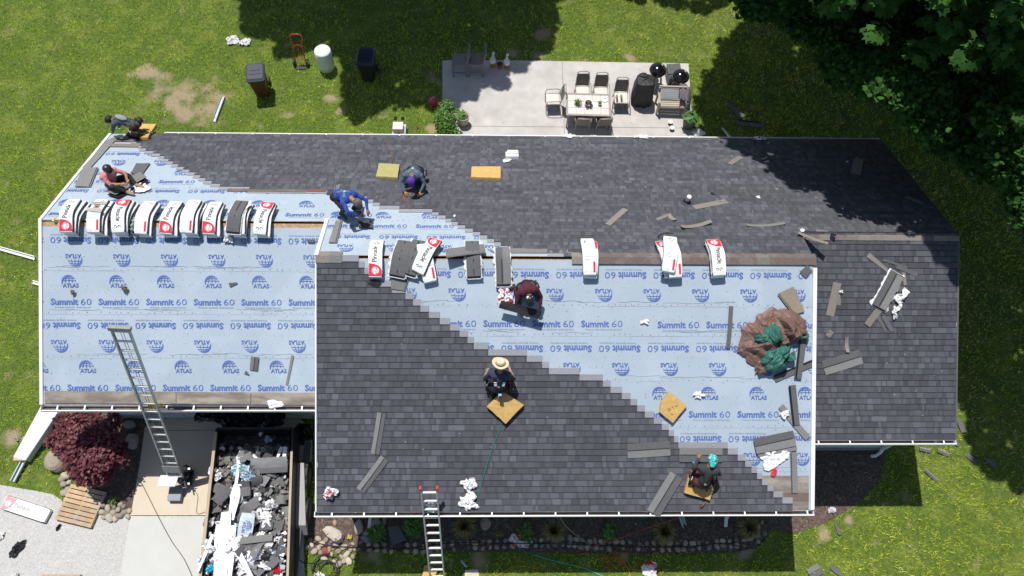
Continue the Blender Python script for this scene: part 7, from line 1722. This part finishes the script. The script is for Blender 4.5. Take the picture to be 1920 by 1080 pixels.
mb = MB(); C4 = [at(301, 891, 'g', .72), at(335, 891, 'g', .72), at(328, 912, 'g', .62), at(294, 912, 'g', .62)]; mb.add(C4 + [q - Vector((0, 0, .03)) for q in C4], [(3, 2, 1, 0), (4, 5, 6, 7), (0, 1, 5, 4), (1, 2, 6, 5), (2, 3, 7, 6), (3, 0, 4, 7)]); mb.build('carriage_plate', pm('plate_white', (.74, .75, .76), .4, .05, 6), lr)
mb = MB(); q = at(328, 925, 'g', .2); mb.box(q, (.34, .34, .03), Matrix.Identity(4)); mb.box(q + Vector((0, -.17, -.06)), (.34, .05, .14), Matrix.Identity(4)); mb.box(q + Vector((-.15, 0, -.08)), (.03, .3, .18), Matrix.Identity(4)); mb.box(q + Vector((.15, 0, -.08)), (.03, .3, .18), Matrix.Identity(4)); mb.build('base_frame', pm('frame_blue_grey', (.20, .23, .26), .5, .1, 9), lr)
eng = MB(); q = at(346, 892, 'g', .38); rr = random.Random(3)
for k in range(9): eng.ell(q + Vector((rr.uniform(-.10, .10), rr.uniform(-.16, .2), rr.uniform(-.14, .16))), (rr.uniform(.06, .12), rr.uniform(.06, .12), rr.uniform(.05, .1)), 10, 8, jit=.12)
eng.tube([q + Vector((.06, -.1, .1)), q + Vector((.16, -.34, .0))], .02, 8); eng.box(q + Vector((0, 0, -.25)), (.26, .4, .1), Matrix.Identity(4)); eo = eng.build('engine', M_BLKP, lr); MW[eo] = LM
mb = MB(); mb.box(q + Vector((-.02, .02, .24)), (.10, .04, .02), Matrix.Identity(4)); mb.box(q + Vector((.13, .16, .12)), (.07, .05, .02), Matrix.Identity(4)); mb.box(q + Vector((.15, -.22, .02)), (.06, .05, .02), Matrix.Identity(4)); mb.build('engine_plate', M_ALUW, eo)
# front ladder
B1 = at(823, 1118, 'g', .02); E1 = at(808, 958, 'g', HE + .08); d = E1 - B1; t_ = 1.0
while proj(B1 + d * t_)[1] > 918 and t_ < 3: t_ += .01
fl, FM, FL = ladder('extension_ladder', 'aluminium extension ladder with red tips leaning on the front gutter', B1, B1 + d * t_, .38, 14, start=.3)
for s in (-1, 1): mb = MB(); mb.box((s * .19, 0, FL + .02), (.05, .09, .09)); mb.build('rail_tip', pm('tip_red', (.55, .05, .05), .5, .1, 9), fl, local=True)
# --- things on the front lawn and in the bed
cable('black edging cable running along the stones', [(572, 1012), (620, 1023), (690, 1027), (760, 1028), (850, 1018), (950, 1019), (1050, 1020), (1150, 1024), (1230, 1026), (1300, 1024), (1360, 1018), (1385, 1025), (1415, 1027), (1436, 1008)], 'g', .014, M_BLACK, 'black_cable', 'cable', hs=[.12] * 14)
for k, (x, y, r_) in enumerate(((603, 1064, .30), (620, 1066, .26), (612, 1072, .32))):
    pass
hc_ = thing('coiled_hose', 'coil of black air hose on the grass by the stone heap', 'hose', at(612, 1068)); mb = MB(); q = at(612, 1068, 'g', .03); pts = []
for i in range(90): a = i / 90 * 2 * PI * 4.5; rr_ = .30 + .07 * math.sin(a * .37 + 1); pts.append(q + Vector((rr_ * math.cos(a) + .06 * math.sin(a * .22), rr_ * .85 * math.sin(a) + .05 * math.cos(a * .3), .02 + .0009 * i)))
mb.tube(pts, .013, 6); mb.build('hose_coil', M_BLACK, hc_, smooth=True)
cable('black hose end leading from the coil to the trailer', [(600, 1062), (585, 1056), (572, 1056), (556, 1046)], 'g', .013, M_BLACK, 'black_hose', 'hose')
channel('blue white gutter offcut standing in the front bed', (1275, 965), (1281, 985), .12, M_GALV, hA=.7, hB=.1)
q = at(870, 1057, 'g', .04); b = thing('plastic_bottle', 'clear blue drink bottle lying on the shaded grass', 'bottle', q); mb = MB(); mb.tube([q + Vector((-.07, .07, 0)), q + Vector((.03, -.04, 0)), q + Vector((.06, -.07, 0))], [.033, .033, .014], 10); mb.build('bottle_body', pm('bottle_pale_blue', (.32, .45, .55), .2, .05, 9), b); mb = MB(); mb.tube([q + Vector((.06, -.07, 0)), q + Vector((.075, -.085, 0))], .015, 8); mb.build('bottle_cap', M_WHITE, b)
pad('tan foam cushion on the grass behind the front ladder', [(796, 1062), (802, 1060), (822, 1068), (812, 1090), (790, 1090)], 'g', M_FOAM, h=.01, group=None)
quad_sheet('square tan board on the sunlit front lawn', [(872, 1069), (897, 1068), (899, 1090), (871, 1090)], 'g', M_CONCT, h=.04, group=None, name='tan_board', cat='board')
# orange net
nb = thing('orange_netting', 'orange netting lying where shade meets sun on the front lawn', 'netting', at(1150, 1051)); mb = MB(); rr = random.Random(8)
for k in range(110): a = Vector((rr.uniform(-.25, .25), rr.uniform(-.22, .22), rr.uniform(.02, .09))); d = Vector((rr.uniform(-.12, .12), rr.uniform(-.09, .09), rr.uniform(-.03, .03))); q = at(1150, 1051); mb.tube([q + a, q + a + d * .5 + Vector((0, 0, .015)), q + a + d], .0055, 4)
mb.build('net_strands', pm('net_orange', (.42, .15, .03), .7, .15, 9), nb)
for i, pts in enumerate(([(1120, 1050), (1135, 1045), (1158, 1046), (1170, 1056), (1180, 1072), (1178, 1084)], [(1160, 1060), (1175, 1052), (1185, 1066), (1200, 1070), (1215, 1072), (1235, 1068), (1240, 1080)], [(935, 1078), (960, 1064), (985, 1062), (1010, 1068)])):
    cable(['orange cord looping left of the netting', 'orange cord looping right to the white wad', 'faint orange cord on the grass near the tan board'][i], pts, 'g', .011, M_HOSEO, 'orange_hose', 'cord')
cable('thin dark cord crossing the driveway slabs', [(236, 855), (244, 875), (262, 900), (280, 935), (300, 975), (322, 1015), (345, 1048), (362, 1085)], 'g', .009, pm('cord_olive', (.14, .12, .08), .7, .1, 9), 'driveway_cord', 'cord', hs=[.06] * 8)
cable('short bent wire on the tan slab beside the trailer', [(363, 918), (371, 931), (369, 962), (384, 960)], 'g', .006, M_BLACK, 'bent_wire', 'wire', hs=[.04] * 4)

# --- dump trailer
HT = 1.35
def TP(px, py, h): return at(px, py, 'g', h)
tr = thing('dump_trailer', 'black dump trailer full of torn shingles parked on the driveway', 'trailer', at(470, 950)); M_TRL = pm('trailer_black_steel', (.020, .020, .022), .45, .2, 5, .2, 30); M_TRW = pm('trailer_wood_side', (.42, .33, .23), .8, .2, 6, .3, 40, stretch=(4, .5, 4))
LA, LB_, RA, RB = TP(405, 803, HT), TP(362, 1200, HT), TP(548, 803, HT), TP(535, 1200, HT)
def wall(a, b, w, top, bot, mat, name):
    d = (b - a); d.z = 0; d.normalize(); n = Vector((-d.y, d.x, 0)) * w / 2; mb = MB()
    vs = [Vector((p.x, p.y, z)) + s * n for z in (bot, top) for p, s in ((a, 1), (b, 1), (b, -1), (a, -1))]; mb.add(vs, [(3, 2, 1, 0), (4, 5, 6, 7), (0, 1, 5, 4), (1, 2, 6, 5), (2, 3, 7, 6), (3, 0, 4, 7)]); return mb.build(name, mat, tr)
wall(LA, LB_, .05, HT - .04, .55, M_TRL, 'side_wall'); wall(RA, RB, .05, HT - .04, .55, M_TRL, 'side_wall'); wall(LA, RA, .05, HT - .04, .55, M_TRL, 'end_wall')
wall(LA.lerp(LB_, .02), LB_, .075, HT, HT - .038, M_TRW, 'top_rail'); wall(RA.lerp(RB, .12), RB, .06, HT, HT - .038, M_TRW, 'top_rail'); wall(LA + Vector((.05, 0, 0)), RA - Vector((.05, 0, 0)), .06, HT - .002, HT - .036, M_TRL, 'top_rail')
mb = MB(); mb.add([Vector((p.x, p.y, .55)) for p in (LA, RA, RB, LB_)], [(0, 3, 2, 1)]); mb.build('floor', M_TRL, tr)
dR = (RB - RA); dR.z = 0; dR.normalize()
mb = MB(); q0 = TP(560, 868, .75); q1 = TP(563, 985, .75); e = Vector((.14, 0, 0)); mb.add([q0 - e, q0 + e, q1 + e, q1 - e, q0 - e + dR * -.12 - Vector((0, 0, .3)), q0 + e + dR * -.12 - Vector((0, 0, .3)), q1 + e + dR * .2 - Vector((0, 0, .3)), q1 - e + dR * .2 - Vector((0, 0, .3))], [(3, 2, 1, 0), (0, 1, 5, 4), (2, 3, 7, 6), (1, 2, 6, 5), (3, 0, 4, 7)]); mb.build('fender', pm('fender_grey', (.24, .24, .24), .5, .1, 9), tr)
for (px, py) in ((574, 890), (574, 958)):
    q = TP(px, py, .36); mb = MB(); mb.tube([q - Vector((.10, 0, 0)), q + Vector((.10, 0, 0))], .35, 22); w_ = mb.build('wheel', M_BLACK, tr); mb = MB(); mb.tube([q + Vector((.09, 0, 0)), q + Vector((.106, 0, 0))], .18, 16); mb.build('rim', M_GUTIN, w_)
mb = MB(); a = TP(556, 830, .6); b_ = TP(562, 1200, .6); mb.box(((a + b_) / 2).to_tuple(), (.16, (a - b_).length, .10), Matrix.Identity(4)); mb.build('side_step', pm('step_dark', (.045, .05, .06), .6, .15, 6), tr)
crumple('black tarp bunched over the back end of the trailer', 480, 795, 'g', .50, mat=M_BLKP, asp=2.3, height=.5, h=HT * .62, spiky=.25, group=None, name='black_tarp', cat='tarp', n=24); crumple('loose black sheet hanging at the left back corner of the trailer', 410, 795, 'g', .32, mat=M_BLKP, asp=1.2, height=.3, h=1.0, spiky=.6, group=None, name='black_tarp', cat='tarp')
crumple('black plastic bag stuffed beside the trailer and the house wall', 572, 820, 'g', .35, mat=M_BLKP, asp=.9, height=.4, h=.3, spiky=.3, group=None, name='black_tarp', cat='tarp')
# debris: a lumpy heap and the pieces lying on it
hp = MB(); r = random.Random(12)
def heapz(px, py): return .92 + .22 * noise.noise(Vector((px * .02, py * .02, 0))) + (.16 if py > 1000 else 0) - .35 * max(0, min(1, (850 - py) / 40)) + .12 * math.sin(PI * (px - 385) / 170)
def hf(u, v):
    py = 812 + 300 * v; xl = 405 - (py - 803) * .108 + 6; xr_ = 546 - (py - 803) * .03 - 2; px = xl + (xr_ - xl) * u
    p = at(px, py, 'g', heapz(px, py)); return (p.x, p.y, p.z + .07 * noise.noise(Vector((px * .09, py * .09, 5))))
hp.grid(hf, 60, 90); hp.f = [tuple(reversed(f)) for f in hp.f]; ho = hp.build('crumbled_debris', pm('crumbled_shingle_debris', (.055, .052, .052), .95, .5, 22, .9, 60, second=(.13, .12, .12), sscale=12)); tag(ho, kind='stuff')
def shreds():
    r = random.Random(31); mb = MB()
    for k in range(1700):
        py = r.uniform(835, 1095); px = r.uniform(400 - (py - 803) * .1 + 6, 541 - (py - 803) * .03); z = heapz(px, py) + r.uniform(.0, .16)
        if py > 1000 and r.random() < .35: c = r.choice([(.72, .72, .74), (.8, .8, .8), (.5, .58, .66)])
        else: c = r.choice([(.05, .05, .05), (.09, .09, .09), (.16, .155, .15), (.24, .23, .22), (.11, .09, .075), (.6, .6, .6) if r.random() < .4 else (.13, .13, .13)])
        p = at(px, py, 'g', z); s = r.uniform(.02, .075); a = r.uniform(0, 6.3); u = Vector((math.cos(a), math.sin(a), r.uniform(-.5, .5))) * s; v = Vector((-math.sin(a), math.cos(a), r.uniform(-.5, .5))) * s * r.uniform(.3, 1)
        mb.add([p - u - v, p + u - v * .6, p + u * .8 + v, p - u * .7 + v * 1.1], [(0, 1, 2, 3)], col=c)
    tag(mb.build('shredded_debris', MATS['paper_fleck']), kind='stuff')
shreds()
GD = 'torn shingle pieces in the trailer'
def debris(px, py, L, w_, rot, mat, tilt, lab, name='shingle_scrap', cat='debris', group=GD, bend=.1, th=.008, dz=.08, rag=.12):
    c = at(px, py, 'g', heapz(px, py) + dz); M = Tz(c, rot) @ Euler((tilt[0], tilt[1], 0)).to_matrix().to_4x4(); mb = MB(); o3 = Vector((px * .3, py * .2, 0)); r = random.Random(int(px * 3 + py)); nu = 7; kx, ky = r.uniform(.5, 1.5), r.uniform(0, 3)
    def fn(u, v):
        x = (u - .5) * L; y = (v - .5) * w_
        if v in (0, 1): y *= 1 - rag * abs(noise.noise(Vector((u * 5, v, 0)) + o3)) * 3
        if u in (0, 1): x *= 1 - rag * abs(noise.noise(Vector((v * 5, u, 3)) + o3)) * 3
        return (x, y, bend * L * math.cos(PI * (u - .5) * kx) + .03 * math.sin(y * 7 + ky) + .012 * noise.noise(Vector((x * 6, y * 6, 0)) + o3))
    mb.grid(fn, nu, 4, thick=th); me = mb.mesh(name, mat); o = bpy.data.objects.new(name, me); COL.objects.link(o); o.matrix_world = M; tag(o, lab, cat, group); return o
SEEN = {}; r = random.Random(77); DL = 'torn dark grey shingle piece among the rubbish heaped in the trailer'
for k in range(105):
    py = r.uniform(838, 1085); px = r.uniform(400 - (py - 803) * .1 + 8, 540 - (py - 803) * .03)
    if px < 470 and py > 960 and r.random() < .6: continue
    L_, W_ = r.uniform(.2, .5), r.uniform(.12, .32); mt, tn = r.choice([(M_OPEN, 'mid grey'), (M_SHD, 'dark grey'), (M_OPEN, 'mid grey'), (M_SHL, 'pale grey'), (M_TAR, 'black backed'), (M_SHL, 'pale grey'), (pm('shingle_scrap_grey', (.15, .145, .15), .9, .2, 20, .4, 150, rnd=.2), 'ash grey')])
    fx = (px - 400 + (py - 803) * .1) / 140; DL = '%s %s shingle scrap, %s %s of the trailer heap' % ('long' if L_ > W_ * 2.2 else 'broad' if W_ > .24 else 'small' if L_ < .32 else 'plain', tn, ['back end', 'upper back', 'rear half', 'middle', 'lower middle', 'front half', 'front end'][min(6, int((py - 838) / 36))], 'left' if fx < .33 else 'centre' if fx < .66 else 'right')
    SEEN[DL] = SEEN.get(DL, 0) + 1
    if SEEN[DL] > 1: DL = DL.replace('shingle scrap', ['', 'shingle scrap', 'tilted shingle scrap', 'curled shingle scrap', 'torn shingle scrap', 'bent shingle scrap'][min(5, SEEN[DL])])
    debris(px, py, L_, W_, r.uniform(0, 180), mt, (r.uniform(-.5, .5), r.uniform(-.5, .5)), DL, bend=r.uniform(-.1, .25), dz=r.uniform(.02, .16))
DW = 'white film and paper in the trailer'
debris(505, 868, .95, .34, 3, pm('shingle_scrap_light', (.26, .26, .26), .8, .15, 14, .3, 100), (.5, 0), 'large pale grey shingle sheet across the middle of the trailer', bend=.08, dz=.26, rag=.02); debris(506, 882, .95, .14, 3, M_OPEN, (.2, 0), 'grey fold below the large pale sheet in the trailer', bend=.05, dz=.18, rag=.02)
debris(460, 857, .34, .36, 20, M_SHL, (-.3, .2), 'curled pale grey piece at the back left of the debris', bend=.2, dz=.18); debris(416, 928, .36, .50, -28, MATS['shingle_scrap_grey'], (.1, .2), 'big oval grey piece at the left side of the debris', bend=.12, dz=.28); debris(460, 922, .26, .24, 10, MATS['shingle_scrap_grey'], (.1, 0), 'square grey piece in the middle of the debris', bend=.1, dz=.26, rag=.03)
debris(480, 1011, .82, .17, 6, M_SHL, (.1, 0), 'long grey bar of stacked shingles low in the trailer', bend=.02, dz=.25, th=.05, rag=.02); debris(467, 968, .6, .52, 65, M_OPEN, (.1, .2), 'broad dark folded sheet in the middle of the trailer', bend=.16, dz=.16)
def board(A, B, w_, mat, lab, hA=1.3, hB=1.3, th=.03, name='white_board', cat='board', group='white boards and channels in the trailer'):
    a, e = at(A[0], A[1], 'g', hA), at(B[0], B[1], 'g', hB); x = (e - a).normalized(); y = Vector((0, 0, 1)).cross(x).normalized(); z = x.cross(y); M = Matrix((x, y, z)).transposed().to_4x4(); M.translation = (a + e) / 2; L = (e - a).length; mb = MB(); mb.grid(lambda u, v: ((u - .5) * L, (v - .5) * w_ * (1 + .1 * math.sin(u * 5)), .02 * math.sin(u * 6 + v * 2)), 10, 2, thick=th); o = mb.build(name, mat, origin=M, local=False) if False else None
    me = mb.mesh(name, mat); o = bpy.data.objects.new(name, me); COL.objects.link(o); o.matrix_world = M; return tag(o, lab, cat, group)
for A, B, w_, lb, hA, hB in (((450, 862), (437, 935), .07, 'thin white strip slanting down the debris', 1.35, 1.35), ((446, 908), (432, 975), .20, 'wide white panel in the left half of the trailer', 1.32, 1.35), ((424, 960), (416, 1095), .24, 'long white board on the left side of the trailer', 1.42, 1.45), ((410, 985), (404, 1095), .14, 'narrow white board next to the long one', 1.38, 1.40), ((437, 985), (428, 1095), .16, 'white board right of the long one', 1.44, 1.42),
        ((430, 1005), (478, 1095), .12, 'white board crossing the pile to the lower right', 1.5, 1.5), ((399, 1002), (371, 1072), .07, 'thin white pipe sticking out over the trailer side', 1.42, 1.45), ((528, 838), (518, 862), .07, 'short white strip at the right back of the debris', 1.2, 1.2), ((535, 838), (532, 860), .10, 'short white batten beside the right wall', 1.2, 1.2), ((487, 1018), (505, 1040), .09, 'short white channel below the grey bar', 1.4, 1.3), ((468, 862), (496, 866), .05, 'white splinter above the large pale sheet', 1.25, 1.2), ((474, 853), (490, 867), .06, 'slanting white splinter above the large pale sheet', 1.25, 1.22)):
    board(A, B, w_, M_WHITE, lb, hA, hB)
board((466, 962), (450, 1045), .34, M_UND, 'strip of blue underlayment with print lying in the trailer', 1.42, 1.36, .006, 'underlayment_offcut', 'underlayment piece', None)
mbp = MB(); lp = [o for o in bpy.data.objects if o.name.startswith('underlayment_offcut')][0]; MW[lp] = lp.matrix_world.copy()
globe_logo(mbp, -.22, 0, .30, lambda x, y, z: (x, y, .03 + z)); globe_logo(mbp, .25, -.02, .30, lambda x, y, z: (x, y, .035 + z)); mbp.build('printed_mark', M_INK, lp, local=True)
k = 0
for (px, py, s, asp, lb, col) in ((500, 985, .26, 1.5, 'white film in the right middle of the trailer', 0), (475, 900, .20, 1.4, 'bluish film lump above the square grey piece', 1), (490, 910, .18, 1.2, 'bluish film shreds right of the square grey piece', 1), (508, 822, .16, .9, 'white and red wrapper in the shaded back of the trailer', 2), (520, 843, .15, .9, 'pale blue film in the back right of the trailer', 1), (517, 800, .12, .5, 'pale blue film hanging at the back wall of the trailer', 1),
        (455, 821, .10, 1.5, 'blue film scrap in the dark back of the trailer', 1), (424, 900, .20, .8, 'white crumpled sheet at the left side wall', 0), (418, 990, .18, .8, 'white crumpled film under the boards', 0), (408, 1062, .17, .7, 'clear white film at the lower left wall', 0), (478, 1040, .18, 1, 'white crumpled paper below the grey bar', 0), (505, 1050, .24, 1.2, 'white crumpled paper heap at the lower right', 0), (525, 1038, .2, .9, 'white crumple by the lower right wall', 0),
        (490, 1068, .24, 1.3, 'white crumple at the very bottom of the trailer', 0), (524, 1066, .22, 1.1, 'white crumple in the bottom right corner of the trailer', 0), (440, 1072, .18, 1.2, 'deep blue film scrap at the bottom of the trailer', 3), (423, 1076, .10, 1.2, 'bright cyan scrap at the bottom of the trailer', 4), (541, 1078, .12, 1, 'red scrap at the bottom right of the trailer', 5), (428, 1042, .15, .8, 'white ball of film between the boards', 0), (528, 963, .17, 1.1, 'torn white film near the right wall of the trailer', 0), (506, 968, .12, 1.3, 'white shred near the right wall of the trailer', 0), (460, 940, .12, 1.3, 'small white shred under the square grey piece', 0), (538, 892, .10, .7, 'white scrap against the right wall', 0), (515, 1020, .13, 1.0, 'white film tuft at the right end of the grey bar', 0), (530, 1055, .2, 1.0, 'bluish white crumple low at the right wall', 1), (462, 1060, .14, 1.0, 'small white crumple between the crossing boards', 0)):
    mt = [M_WRAP, pm('film_pale_blue', (.42, .56, .66), .4, .08, 8, .3, 20), M_WRAP, pm('film_deep_blue', (.12, .2, .5), .4, .1, 8), pm('film_cyan', (.02, .45, .70), .4, .1, 8), M_RED][col]
    crumple(lb, px, py, 'g', s, mat=mt, asp=asp, h=heapz(px, py) + .12, spiky=.7, height=s * .9, red=(col == 2), group=DW, rot=r.uniform(0, 90), n=13)
k = 0
for side_, x0_, x1_ in (('left', 408, 440), ('centre', 455, 490), ('right', 500, 532)):
    for where, y0_ in (('upper part', 868), ('upper middle', 905), ('middle', 945), ('lower middle', 990), ('lower part', 1030), ('bottom end', 1062)):
        if r.random() < .2: continue
        px, py = r.uniform(x0_, x1_), y0_ + r.uniform(-10, 14); k += 1
        crumple('crumpled pale wrapper in the %s %s of the trailer load' % (side_, where), px, py, 'g', r.uniform(.10, .19), asp=r.uniform(.8, 1.6), h=heapz(px, py) + .13, spiky=.8, height=.12, group=DW, rot=r.uniform(0, 180), n=11)
crumple('brown paper lump against the right wall of the trailer', 526, 1023, 'g', .10, mat=M_WOOD, h=1.25, height=.15, spiky=.2, group=None, name='paper_scrap', cat='paper scrap')
